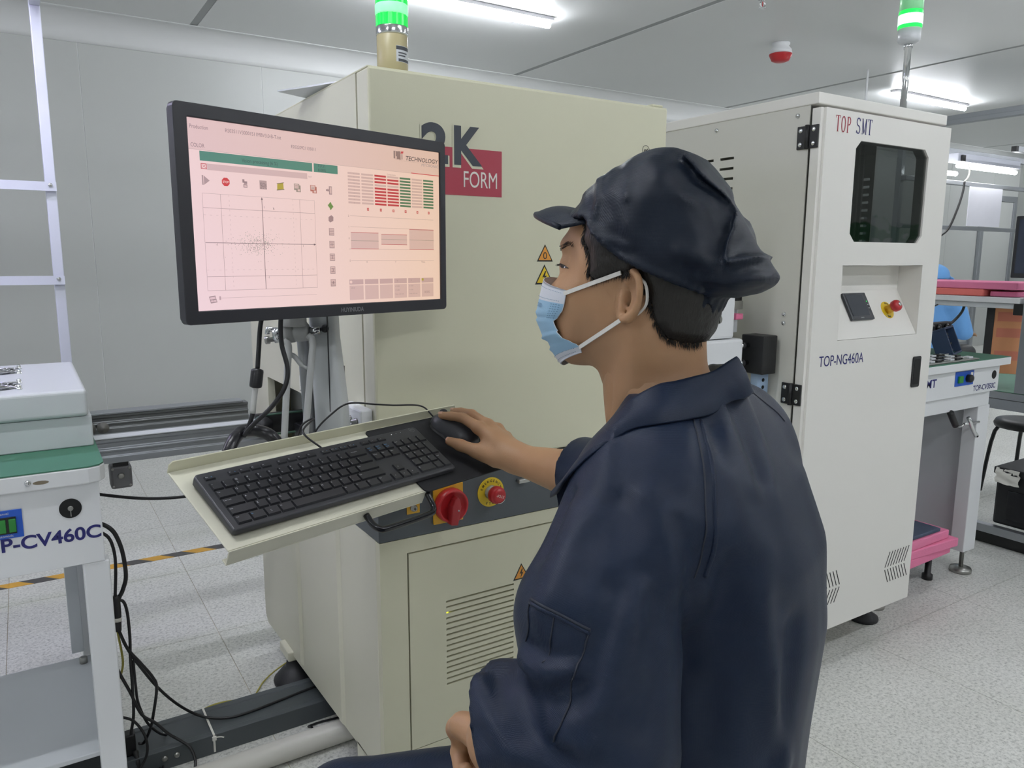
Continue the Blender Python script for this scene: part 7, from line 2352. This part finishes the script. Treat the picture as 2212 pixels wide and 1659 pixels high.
def trousers_sdf(P):
    d = (np.sqrt(((P[:, 0] - 0.600) / 0.165) ** 2 + ((P[:, 1] - 0.590) / 0.165) ** 2 + ((P[:, 2] - 0.615) / 0.105) ** 2) - 1) * 0.10
    for a, b, c in ((R_HIP, R_KN, R_AN), (L_HIP, L_KN, L_AN)):
        d = smin(d, chain(P, [a, b], [0.092, 0.073]), 0.03)
        d = smin(d, chain(P, [b, c], [0.070, 0.060]), 0.015)
    d = d - wavy(P, 41, 40) * 0.003
    return np.maximum(d, 0.075 - P[:, 2])


tv, tq = mesh_of(trousers_sdf, (0.08, 0.40, 0.06), (0.80, 1.0, 0.74), 0.009, 2)
np_mesh('trousers', tv, tq, M_NAVY, man)
for an, nm in ((R_AN, 'shoe'), (L_AN, 'shoe')):
    a = np.array(an)
    fw_ = np.array([-0.62, 0.78, 0])

    def shoe(P, a=a):
        d = chain(P, [a + np.array([0, 0, -0.05]) - fw_ * 0.03, a + np.array([0, 0, -0.058]) + fw_ * 0.10, a + np.array([0, 0, -0.062]) + fw_ * 0.17], [0.042, 0.040, 0.033], 0.02)
        d = smin(d, rcone(P, a + np.array([0, 0, -0.05]), a + np.array([0, 0, 0.0]), 0.04, 0.038), 0.02)
        return np.maximum(d, 0.004 - P[:, 2])
    sv, sq = mesh_of(shoe, tuple(a - np.array([0.2, 0.1, 0.1])), tuple(a + np.array([0.1, 0.22, 0.06])), 0.006, 2)
    np_mesh(nm, sv, sq, M_RUBBER, man)

# ---------------------------------------------------------------- stool under the man
stl = thing('work_stool', 'black round work stool hidden under the seated man', 'stool', (0.60, 0.59, 0))
MB().lathe([(0.14, 0), (0.165, 0.006), (0.172, 0.02), (0.168, 0.034), (0.15, 0.040), (0.001, 0.0415)], (0.60, 0.59, 0.463), Z, 36).build('seat', M_BLACK, stl)
MB().cyl((0.60, 0.59, 0.07), (0.60, 0.59, 0.465), 0.022, n=16).build('post', M_STEEL, stl)
for i in range(5):
    a = math.radians(72 * i + 10)
    e = Vector((0.60 + 0.24 * math.cos(a), 0.59 + 0.24 * math.sin(a), 0.055))
    MB().tube([(0.60, 0.59, 0.085), (0.60 + 0.12 * math.cos(a), 0.59 + 0.12 * math.sin(a), 0.075), tuple(e)], [0.022, 0.018, 0.013], 8, 3).build('foot_spoke', M_BLACK, stl)
    MB().lathe([(0.020, -0.012), (0.025, -0.008), (0.025, 0.008), (0.020, 0.012)], (e.x, e.y, 0.0255), Vector((-math.sin(a), math.cos(a), 0)), 16).build('caster', M_RUBBER, stl)

# ================================================================ RIGHT SIDE: second conveyor, benches, far rack
cw = thing('conveyor_table', 'white conveyor table lettered TOP-CV350C beyond the tall buffer cabinet', 'conveyor', (2.9, 1.6, 0))
MB().box(2.47, 3.215, 1.44, 1.80, 0.850, 0.878).build('table_top', M_WHITE, cw, bevel=0.002)
MB().box(2.471, 3.213, 1.442, 1.798, 0.8782, 0.8805).build('green_mat', M_GREEN, cw)
fp2 = MB().box(2.47, 3.180, 1.462, 1.474, 0.748, 0.850).build('front_panel', M_WHITE, cw, bevel=0.0015)
MB().box(2.47, 3.150, 1.475, 1.488, 0.690, 0.748).build('apron', M_WHITE, cw, bevel=0.0015)
MB().text('TOP SMT', (2.735, 1.4614, 0.798), X, Z, 0.030, width=0.20, bold=0.03, align='r').build('maker_lettering', M_INKN, fp2)
MB().text('TOP-CV350C', (3.158, 1.4614, 0.760), X, Z, 0.021, width=0.165, bold=0.02, align='r').build('model_lettering', M_INKN, fp2)
pl2 = MB().box(2.858, 2.985, 1.4595, 1.4618, 0.788, 0.842).build('switch_plate', M_BLUEP, fp2, bevel=0.0008)
MB().box(2.874, 2.902, 1.452, 1.4594, 0.800, 0.826).build('rocker', M_GREENSW, pl2, bevel=0.002)
MB().lathe([(0.015, 0), (0.015, 0.014), (0.012, 0.018), (0.004, 0.019)], (2.942, 1.4594, 0.814), -Y, 20).build('knob', M_BLACK, pl2)
MB().box(2.961, 2.977, 1.4585, 1.4594, 0.800, 0.835).build('scale', M_INKW, pl2)
MB().lathe([(0.0165, 0), (0.0165, 0.0012)], (3.140, 1.4618, 0.812), -Y, 24, False).build('crank_hole', M_DARK, fp2)
MB().box(3.078, 3.165, 1.476, 1.53, 0.095, 0.690).build('leg', M_WHITE, cw, bevel=0.003)
MB().box(3.085, 3.165, 1.76, 1.80, 0.095, 0.850).build('leg', M_WHITE, cw, bevel=0.003)
MB().box(2.49, 2.55, 1.476, 1.53, 0.095, 0.690).build('leg', M_WHITE, cw, bevel=0.003)
MB().box(2.49, 3.085, 1.776, 1.784, 0.12, 0.850).build('rear_panel', M_GREYBOX, cw)
MB().box(3.122, 3.128, 1.53, 1.76, 0.10, 0.850).build('end_panel', M_GREYBOX, cw)
MB().box(2.86, 2.90, 1.755, 1.776, 0.12, 0.850).build('panel_rib', M_GREYBOX, cw, bevel=0.002)
MB().box(2.49, 3.12, 1.74, 1.776, 0.10, 0.12).build('lower_rail', M_WHITE, cw, bevel=0.002)
for fx, fy in ((3.12, 1.50), (3.125, 1.78), (2.52, 1.50)):
    MB().lathe([(0.040, 0), (0.041, 0.010), (0.038, 0.018), (0.014, 0.022)], (fx, fy, 0.0002), Z, 24).build('foot', M_STEEL, cw)
    MB().lathe([(0.0085, 0.02), (0.0085, 0.085), (0.016, 0.086), (0.016, 0.096)], (fx, fy, 0), Z, 14).build('foot_stem', M_STEEL, cw)
cr = MB().tube([(3.00, 1.47, 0.655), (3.045, 1.47, 0.600), (3.075, 1.47, 0.575)], 0.008, 10, 3).build('crank', M_CHROME, cw)
MB().cyl((2.985, 1.475, 0.632), (3.09, 1.475, 0.628), 0.005, n=10).build('crank_cross', M_CHROME, cr)
MB().tube([(2.865, 1.47, 0.690), (2.885, 1.47, 0.665), (2.912, 1.47, 0.635)], 0.012, 12, 3).build('crank_grip', M_BLACK, cr)
MB().tube([(2.912, 1.47, 0.634), (2.94, 1.472, 0.625), (2.985, 1.475, 0.631)], 0.004, 8, 3).build('crank_rod', M_CHROME, cr)
cable('hanging_cable', [(2.50, 1.60, 0.66), (2.62, 1.60, 0.655), (2.75, 1.60, 0.675), (2.85, 1.60, 0.72), (2.90, 1.60, 0.80)], 0.006, 'black cable hanging under the farther conveyor table')

# foam sheets stacked under it
M_PINK = mat('pink antistatic foam', 'EC86AC', 0.85, bump=0.4, bscale=160, var=0.06, vscale=25)
M_SALM = mat('salmon antistatic foam', 'EA7C74', 0.85, bump=0.4, bscale=160, var=0.06, vscale=25)
M_SLATE = mat('slate blue foam', '4A5468', 0.85, bump=0.4, bscale=160, var=0.08, vscale=25)
plt = thing('low_dolly', 'low black dolly carrying the pink foam sheets under the conveyor', 'dolly', (2.75, 1.60, 0))
MB().box(2.55, 2.98, 1.50, 1.70, 0.105, 0.118).build('deck', M_BLACK, plt, bevel=0.003)
for fx, fy in ((2.60, 1.53), (2.93, 1.53), (2.60, 1.67), (2.93, 1.67)):
    MB().lathe([(0.02, 0), (0.02, 0.02), (0.012, 0.025), (0.012, 0.105)], (fx, fy, 0.0002), Z, 14).build('foot', M_BLACK, plt)
for i, (dx, dy, r, lb) in enumerate(((0.02, 0.0, 2, 'pink foam sheet at the bottom of the stack under the conveyor'), (0.035, -0.004, -3, 'pink foam sheet in the middle of the stack under the conveyor'), (-0.01, 0.0, 1, 'pink foam sheet just below the slate blue one under the conveyor'))):
    z0 = 0.1185 + i * 0.0345
    u_ = Vector((math.cos(math.radians(r)), math.sin(math.radians(r)), 0))
    MB().fbox((2.71 + dx, 1.60 + dy, 0), u_, Vector((-u_.y, u_.x, 0)), Z, -0.24, 0.24, -0.135, 0.135, z0, z0 + 0.0335).build('foam_sheet', M_PINK, None, bevel=0.004, label=lb, category='foam', group='foam sheets under the conveyor')
MB().fbox((2.67, 1.605, 0), X, Y, Z, -0.19, 0.22, -0.13, 0.125, 0.2225, 0.236).build('foam_sheet', M_SLATE, None, bevel=0.003, label='slate blue foam sheet on top of the pink stack under the conveyor', category='foam', group='foam sheets under the conveyor')

# things on the conveyor table
tr = thing('parts_tray', 'grey tray of small electronic parts on the farther conveyor table', 'tray', (2.76, 1.53, 0.8805))
MB().box(2.58, 3.00, 1.452, 1.60, 0.8806, 0.887).build('tray_base', M_STEEL, tr, bevel=0.002)
for i in range(9):
    for j in range(3):
        MB().box(2.60 + i * 0.043, 2.628 + i * 0.043, 1.462 + j * 0.045, 1.484 + j * 0.045, 0.8872, 0.894).build('part', [M_BLACK, M_CHROME, M_GREYBOX][(i + j) % 3], tr, bevel=0.001)
yb = thing('board_panel', 'small panel of yellow boards leaning on the parts tray', 'board', (2.82, 1.60, 0.895))
MB().fbox((2.80, 1.605, 0.8945), Vector((0.95, 0.1, -0.05)).normalized(), Vector((0.0, 0.6, 0.6)).normalized(), Vector((0, -0.7, 0.7)), -0.07, 0.10, 0.0, 0.05, 0.0, 0.004).build('panel', mat('amber board', 'B58A4A', 0.5, var=0.1, vscale=60), yb)
for i in range(4):
    MB().fbox((2.80, 1.605, 0.8945), Vector((0.95, 0.1, -0.05)).normalized(), Vector((0.0, 0.6, 0.6)).normalized(), Vector((0, -0.7, 0.7)), -0.05 + i * 0.035, -0.028 + i * 0.035, 0.01, 0.035, 0.0042, 0.010).build('component', mat('pale yellow part', 'D8BC78', 0.5, var=0.05), yb, bevel=0.001)
crt = thing('component_crate', 'dark blue plastic crate tilted on the farther conveyor table', 'crate', (3.13, 1.66, 0.88))
M_CRATE = mat('dark blue plastic', '2C3E5C', 0.5, var=0.05)
ca, cb, cn_ = Vector((0.93, 0.30, 0.0)).normalized(), Vector((-0.05, 0.22, 0.55)).normalized(), None
cn_ = ca.cross(cb).normalized()
o = Vector((3.035, 1.565, 0.8815))
MB().fbox(o, ca, cb, cn_, 0.0, 0.17, 0.0, 0.008, -0.06, 0.0).fbox(o, ca, cb, cn_, 0.0, 0.17, 0.106, 0.114, -0.06, 0.0).fbox(o, ca, cb, cn_, 0.0, 0.008, 0.008, 0.106, -0.06, 0.0).fbox(o, ca, cb, cn_, 0.162, 0.17, 0.008, 0.106, -0.06, 0.0).build('crate_wall', M_CRATE, crt, bevel=0.0015)
MB().fbox(o, ca, cb, cn_, 0.006, 0.164, 0.006, 0.108, -0.060, -0.056).build('crate_floor', M_CRATE, crt)
rnd = random.Random(5)
for i in range(9):
    for j in range(7):
        MB().fbox(o, ca, cb, cn_, 0.014 + i * 0.016, 0.024 + i * 0.016, 0.014 + j * 0.0135, 0.0225 + j * 0.0135, -0.055, -0.028 + rnd.uniform(-0.006, 0.006)).build('component', M_BLACK if (i * j) % 4 else M_STEEL, crt)
tl = thing('clamp_tool', 'black bench clamp tool with red grip behind the blue crate', 'tool', (3.02, 1.70, 0.88))
MB().box(2.96, 3.04, 1.68, 1.73, 0.8806, 0.893).build('base', M_BLACK, tl, bevel=0.003)
MB().cyl((3.0, 1.705, 0.893), (3.0, 1.705, 1.02), 0.009, n=12).build('post', M_CHROME, tl)
MB().box(3.01, 3.26, 1.70, 1.73, 0.945, 0.995).build('jaw_block', M_BLACK, tl, bevel=0.006)
for xx in (3.10, 3.15, 3.21):
    MB().lathe([(0.016, 0), (0.016, 0.01), (0.008, 0.012)], (xx, 1.6995, 0.972), -Y, 16).build('jaw_knob', M_BLACKG, tl)
MB().cyl((3.03, 1.71, 1.018), (3.11, 1.71, 1.012), 0.011, n=14).build('red_grip', M_RED, tl)
MB().tube([(2.99, 1.70, 1.02), (3.02, 1.70, 1.022), (3.04, 1.705, 1.016)], 0.006, 8, 3).build('lever', M_CHROME, tl)
cable('tool_cable', [(2.70, 1.74, 0.96), (2.80, 1.73, 0.925), (2.90, 1.72, 0.900), (2.98, 1.712, 0.897)], 0.005, 'black cable leading to the clamp tool on the conveyor table')
cable('drop_cable', [(3.62, 1.84, 1.055), (3.52, 1.80, 1.02), (3.40, 1.77, 0.985), (3.30, 1.76, 0.955)], 0.006, 'thick black cable dropping from the shelf behind the clamp tool')
cable('thin_drop_cable', [(3.60, 1.93, 1.055), (3.35, 1.86, 1.03), (3.10, 1.78, 0.99), (2.98, 1.76, 0.955), (2.86, 1.76, 0.95)], 0.0035, 'thin dark cable slanting from the shelf past the clamp tool')

# ---------------------------------------------------------------- workbench running away from the camera at the right edge
wb = thing('work_bench', 'aluminium profile workbench with green top and white shelf at the right edge', 'bench', (3.9, 1.9, 0))
MB().box(3.50, 4.25, 1.20, 2.30, 0.660, 0.690).build('bench_top', M_ALU, wb, bevel=0.002)
MB().box(3.505, 4.245, 1.205, 2.295, 0.6902, 0.693).build('green_mat', M_GREEN, wb)
MB().box(3.50, 3.54, 1.20, 2.30, 0.615, 0.658).build('side_rail', M_ALU, wb, bevel=0.002)
MB().box(3.50, 3.54, 1.20, 2.30, 0.060, 0.095).build('lower_rail', M_ALU, wb, bevel=0.002)
for fx, fy in ((3.50, 1.20), (3.50, 2.26), (4.21, 1.20), (4.21, 2.26)):
    MB().box(fx, fx + 0.04, fy, fy + 0.04, 0.0002, 0.660).build('leg', M_ALU, wb, bevel=0.002)
MB().box(3.500, 3.540, 1.505, 1.545, 0.6932, 1.46).build('upright', M_ALU, wb, bevel=0.002)
MB().box(3.500, 3.540, 2.26, 2.30, 0.6932, 1.46).build('upright', M_ALU, wb, bevel=0.002)
MB().box(3.50, 3.92, 1.56, 2.40, 1.068, 1.092).build('shelf', M_WHITE, wb, bevel=0.002)
MB().box(3.51, 3.90, 1.57, 2.38, 1.045, 1.067).build('shelf_apron', M_GREYBOX, wb, bevel=0.002)
MB().box(3.505, 3.545, 1.53, 1.585, 1.02, 1.066).build('shelf_bracket', M_BLACK, wb, bevel=0.003)
MB().box(3.54, 3.56, 1.20, 2.30, 0.0005, 0.055).build('kick_plate', M_BLACK, wb)
LBF = ('long pink foam board lying on top on the white shelf', 'salmon foam board lying under the pink one on the white shelf', 'short pink foam board at the near end of the white shelf')
MB().box(3.52, 3.80, 1.585, 2.38, 1.1235, 1.154).build('foam_board', M_PINK, None, bevel=0.004, label=LBF[0], category='foam', group='foam boards on the shelf')
MB().box(3.515, 3.80, 1.715, 2.37, 1.0935, 1.1225).build('foam_board', M_SALM, None, bevel=0.004, label=LBF[1], category='foam', group='foam boards on the shelf')
MB().box(3.54, 3.80, 1.590, 1.70, 1.0935, 1.1150).build('foam_board', M_PINK, None, bevel=0.004, label=LBF[2], category='foam', group='foam boards on the shelf')
rm = thing('bench_monitor', 'dark monitor at the right edge above the white shelf', 'monitor', (3.50, 1.40, 1.18))
MB().box(3.455, 3.480, 1.24, 1.588, 1.176, 1.426).build('case', M_MONB, rm, bevel=0.004)
MB().box(3.4535, 3.4548, 1.255, 1.573, 1.195, 1.412).build('screen', mat('dark blue grey screen', '3A4254', 0.2, var=0.04), rm)
MB().box(3.4805, 3.500, 1.50, 1.53, 1.26, 1.32).build('mount', M_BLACK, rm)
op = thing('orange_panel', 'orange board with black frame standing behind the bench upright', 'board', (3.6, 1.62, 0.75))
MB().fbox((3.60, 1.70, 0.694), Vector((0.5, -0.85, 0)).normalized(), Z, Vector((-0.85, -0.5, 0)).normalized(), 0.0, 0.14, 0.06, 0.36, 0.0, 0.008).build('board', mat('orange board', 'E8A274', 0.6, var=0.08, vscale=14), op, bevel=0.001)
MB().fbox((3.60, 1.70, 0.694), Vector((0.5, -0.85, 0)).normalized(), Z, Vector((-0.85, -0.5, 0)).normalized(), -0.03, 0.0, 0.0, 0.37, -0.005, 0.012).build('frame', M_BLACK, op, bevel=0.002)
for z0 in (0.12, 0.22, 0.29):
    MB().fbox((3.60, 1.70, 0.694), Vector((0.5, -0.85, 0)).normalized(), Z, Vector((-0.85, -0.5, 0)).normalized(), 0.012, 0.12, z0, z0 + 0.04, 0.0082, 0.0086).build('printed_field', mat('salmon print', 'E08A70', 0.6), op)
bn = thing('black_bin', 'black plastic bin standing on the lower rail of the bench', 'bin', (3.62, 1.42, 0.1))
MB().box(3.545, 3.85, 1.245, 1.595, 0.0985, 0.35).build('body', M_BLACK, bn, bevel=0.012)
MB().box(3.535, 3.86, 1.243, 1.605, 0.325, 0.356).build('rim', M_BLACK, bn, bevel=0.005)
MB().box(3.538, 3.5448, 1.30, 1.54, 0.13, 0.26).build('side_rib', M_BLACKG, bn, bevel=0.003)
rnd = random.Random(12)
vs, fs = [], []
for i in range(7):
    for j in range(7):
        vs.append((3.533 - 0.004 * math.sin(j * 1.7 + i), 1.50 + i * 0.016 + rnd.uniform(-0.004, 0.004), 0.352 - j * 0.011 + rnd.uniform(-0.004, 0.004)))
fs = [(i * 7 + j, i * 7 + j + 1, i * 7 + j + 8, i * 7 + j + 7) for i in range(6) for j in range(6)]
ob = MB().add(vs, fs, True)
ob.add([(x + 0.0012, y, z) for x, y, z in vs], [f[::-1] for f in fs], True)
ob.build('white_cloth', M_INKW, None, label='crumpled white cloth hanging over the edge of the black bin', category='cloth', fixn=False)
ps = thing('padded_stool', 'black padded stool with tubular legs beyond the bench', 'stool', (4.42, 1.86, 0))
MB().lathe([(0.10, 0), (0.155, 0.004), (0.16, 0.02), (0.15, 0.04), (0.10, 0.046)], (4.42, 1.86, 0.372), Z, 30).build('seat', M_BLACK, ps)
for i in range(4):
    a = math.radians(90 * i + 35)
    d_ = Vector((math.cos(a), math.sin(a), 0))
    MB().tube([Vector((4.42, 1.86, 0.372)) + d_ * 0.08, Vector((4.42, 1.86, 0.345)) + d_ * 0.15, Vector((4.42, 1.86, 0.0105)) + d_ * 0.19], 0.010, 10, 4).build('leg', M_BLACKG, ps)

# ---------------------------------------------------------------- far rack with LED bar
fr2 = thing('far_rack', 'grey aluminium rack with LED bar and cross rails against the far wall', 'rack', (6.7, 3.2, 0))
for z0, w in ((2.015, 0.045), (1.803, 0.03), (1.472, 0.03)):
    MB().box(5.3, 8.2, 3.18, 3.22, z0, z0 + w).build('cross_rail', M_ALU, fr2, bevel=0.002)
for x0 in (5.3, 8.16):
    MB().box(x0, x0 + 0.04, 3.2205, 3.26, 0.0002, 2.06).build('upright', M_ALU, fr2, bevel=0.002)
hd_ = MB().box(5.80, 6.72, 3.10, 3.20, 1.955, 2.0145).build('lamp_housing', M_ALUW, fr2, bevel=0.003)
M_LED2 = mat('lit rack LED bar', 'FFFFFF', 0.5, emit='FFFFFF', estr=RACK_TUBE * 0.8)
MB().lathe([(0.01, 0), (0.017, 0.004), (0.017, 0.85), (0.01, 0.855)], (5.84, 3.12, 1.928), X, 14).build('led_tube', M_LED2, fr2)
MB().lathe([(0.01, 0), (0.017, 0.004), (0.017, 0.45), (0.01, 0.455)], (5.45, 3.22 - 0.06, 1.875), X, 14).build('led_tube', M_LED2, fr2)
MB().box(5.835, 5.88, 3.085, 3.0995, 1.955, 2.00).build('lamp_socket', M_BLACK, fr2, bevel=0.003)
cable('lamp_wire', [(5.93, 3.10, 1.945), (5.955, 3.09, 1.90), (5.945, 3.09, 1.85), (5.90, 3.09, 1.815)], 0.006, 'white lamp wire with connector hanging from the far LED bar', m=M_INKW)
cable('lamp_cable', [(5.90, 3.09, 1.815), (5.89, 3.09, 1.74), (5.84, 3.09, 1.62), (5.74, 3.09, 1.47), (5.6, 3.09, 1.40)], 0.008, 'black lamp cable curving down from the far LED bar')
MB().box(6.146, 6.637, 3.172, 3.178, 1.505, 1.80).build('paper_sheet', mat('laminated white paper', 'DCDDE6', 0.2, var=0.04, vscale=10), None, label='laminated white paper sheet hung between the far rack rails', category='paper')
ob_ = thing('ceiling_profile', 'aluminium profile beam hanging under the ceiling at upper right', 'beam', (6.70, 3.2, 2.4))
MB().box(6.66, 6.73, 1.6, 4.3, 2.365, 2.40).build('lower_flange', M_ALU, ob_, bevel=0.003)
MB().box(6.68, 6.71, 1.6, 4.3, 2.4002, 2.44).build('upper_web', M_ALU, ob_, bevel=0.003)
for yy_ in (1.8, 4.1):
    MB().cyl((6.695, yy_, 2.44), (6.695, yy_, ZC - 0.0002), 0.006, n=8).build('hanger', M_STEEL, ob_)
pe = thing('profile_stub', 'short aluminium profile end with black cap above the far rack', 'beam', (6.3, 2.9, 2.05))
MB().box(6.15, 7.6, 2.86, 2.90, 2.02, 2.06).build('profile', M_ALU, pe, bevel=0.002)
MB().box(6.12, 6.1498, 2.862, 2.898, 2.022, 2.058).build('end_cap', M_BLACK, pe)
for xx in (6.3, 7.4):
    MB().cyl((xx, 2.88, 2.06), (xx, 2.88, ZC - 0.0002), 0.006, n=8).build('hanger', M_STEEL, pe)
MB().cyl((5.866, 3.917, 2.46), (5.866, 3.917, ZC - 0.0002), 0.009, n=10).build('ceiling_rod', M_WHITE, None, label='thin white rod hanging from the ceiling beyond the buffer cabinet', category='rod')

# ---------------------------------------------------------------- worker in blue, mostly hidden by the cabinet
w2 = thing('person', 'worker in light blue coat and cap half hidden behind the buffer cabinet', 'person', (6.22, 3.42, 0))
M_BLUEC = cloth_material('light blue cloth', '6FA8E4', 0.6, 0.1)
wc = np.array([6.22, 3.42, -0.02])


def coat(P):
    Q = P - wc.astype(np.float32)
    z = Q[:, 2]
    a = np.interp(z, [0.45, 0.8, 0.95, 1.0], [0.20, 0.19, 0.15, 0.07]).astype(np.float32)
    d = (np.sqrt((Q[:, 0] / (a * 0.75)) ** 2 + (Q[:, 1] / a) ** 2) - 1) * 0.12
    d = np.maximum(d, np.maximum(z - 0.99, 0.42 - z))
    for s_ in (-1, 1):
        d = smin(d, chain(Q, [(0.0, 0.19 * s_, 0.90), (0.06, 0.24 * s_, 0.70), (0.26, 0.16 * s_, 0.68)], [0.075, 0.065, 0.05]), 0.03)
    return d - wavy(P, 51, 30) * 0.004


v_, q_ = mesh_of(coat, tuple(wc + np.array([-0.3, -0.4, 0.38])), tuple(wc + np.array([0.4, 0.4, 1.05])), 0.012, 2)
np_mesh('coat', v_, q_, M_BLUEC, w2)


def skin2(P):
    Q = P - wc.astype(np.float32)
    d = (np.sqrt(((Q[:, 0] - 0.02) / 0.095) ** 2 + (Q[:, 1] / 0.075) ** 2 + ((Q[:, 2] - 1.10) / 0.115) ** 2) - 1) * 0.075
    d = smin(d, rcone(Q, (0.11, 0, 1.085), (0.125, 0, 1.07), 0.012, 0.014), 0.015)
    d = smin(d, rcone(Q, (-0.01, 0, 0.95), (0.0, 0, 1.05), 0.06, 0.055), 0.02)
    for s_ in (-1, 1):
        d = smin(d, rcone(Q, (-0.005, 0.076 * s_, 1.08), (-0.012, 0.084 * s_, 1.11), 0.010, 0.012), 0.006)
        d = np.minimum(d, chain(Q, [(0.24, 0.165 * s_, 0.68), (0.34, 0.13 * s_, 0.67)], [0.032, 0.028]))
        for k in range(4):
            d = smin(d, chain(Q, [(0.34, (0.11 + 0.016 * k) * s_, 0.672), (0.40, (0.105 + 0.018 * k) * s_, 0.662), (0.425, (0.105 + 0.018 * k) * s_, 0.645)], [0.011, 0.009, 0.007]), 0.008)
        d = smin(d, chain(Q, [(0.32, 0.115 * s_, 0.668), (0.365, 0.085 * s_, 0.66)], [0.012, 0.008]), 0.008)
    return d


v_, q_ = mesh_of(skin2, tuple(wc + np.array([-0.12, -0.25, 0.60])), tuple(wc + np.array([0.46, 0.25, 1.24])), 0.008, 1)
np_mesh('body', v_, q_, M_SKIN, w2)


def cap2(P):
    Q = P - wc.astype(np.float32)
    d = (np.sqrt(((Q[:, 0] + 0.005) / 0.125) ** 2 + (Q[:, 1] / 0.105) ** 2 + ((Q[:, 2] - 1.14) / 0.095) ** 2) - 1) * 0.1
    d = np.maximum(d, 1.115 - Q[:, 2] - 0.25 * (Q[:, 0] - 0.05) * 0)
    b = np.maximum((np.sqrt(((Q[:, 0] - 0.12) / 0.09) ** 2 + (Q[:, 1] / 0.085) ** 2) - 1) * 0.08, np.abs(Q[:, 2] - (1.135 - 0.35 * (Q[:, 0] - 0.08))) - 0.008)
    return smin(d, b, 0.01) - wavy(P, 52, 60) * 0.002


v_, q_ = mesh_of(cap2, tuple(wc + np.array([-0.16, -0.14, 1.05])), tuple(wc + np.array([0.25, 0.14, 1.27])), 0.007, 1)
np_mesh('cap', v_, q_, M_BLUEC, w2)


def legs2(P):
    Q = P - wc.astype(np.float32)
    d = None
    for s_ in (-1, 1):
        e = chain(Q, [(-0.02, 0.10 * s_, 0.50), (0.38, 0.11 * s_, 0.50), (0.38, 0.11 * s_, 0.06)], [0.095, 0.075, 0.055])
        e = smin(e, rcone(Q, (0.36, 0.11 * s_, 0.045), (0.52, 0.12 * s_, 0.04), 0.042, 0.036), 0.02)
        d = e if d is None else smin(d, e, 0.02)
    return np.maximum(d, 0.003 - Q[:, 2])


v_, q_ = mesh_of(legs2, tuple(wc + np.array([-0.16, -0.25, 0.0])), tuple(wc + np.array([0.6, 0.25, 0.64])), 0.014, 1)
np_mesh('trousers', v_, q_, M_BLACK, w2)
wst = thing('round_stool', 'black round stool under the worker in blue', 'stool', (6.20, 3.42, 0))
MB().lathe([(0.15, 0), (0.17, 0.008), (0.16, 0.03), (0.02, 0.034)], (6.20, 3.42, 0.345), Z, 28).build('seat', M_BLACK, wst)
for i in range(4):
    a = math.radians(90 * i + 45)
    MB().tube([(6.20 + 0.08 * math.cos(a), 3.42 + 0.08 * math.sin(a), 0.345), (6.20 + 0.16 * math.cos(a), 3.42 + 0.16 * math.sin(a), 0.011)], 0.011, 8, 2).build('leg', M_BLACKG, wst)
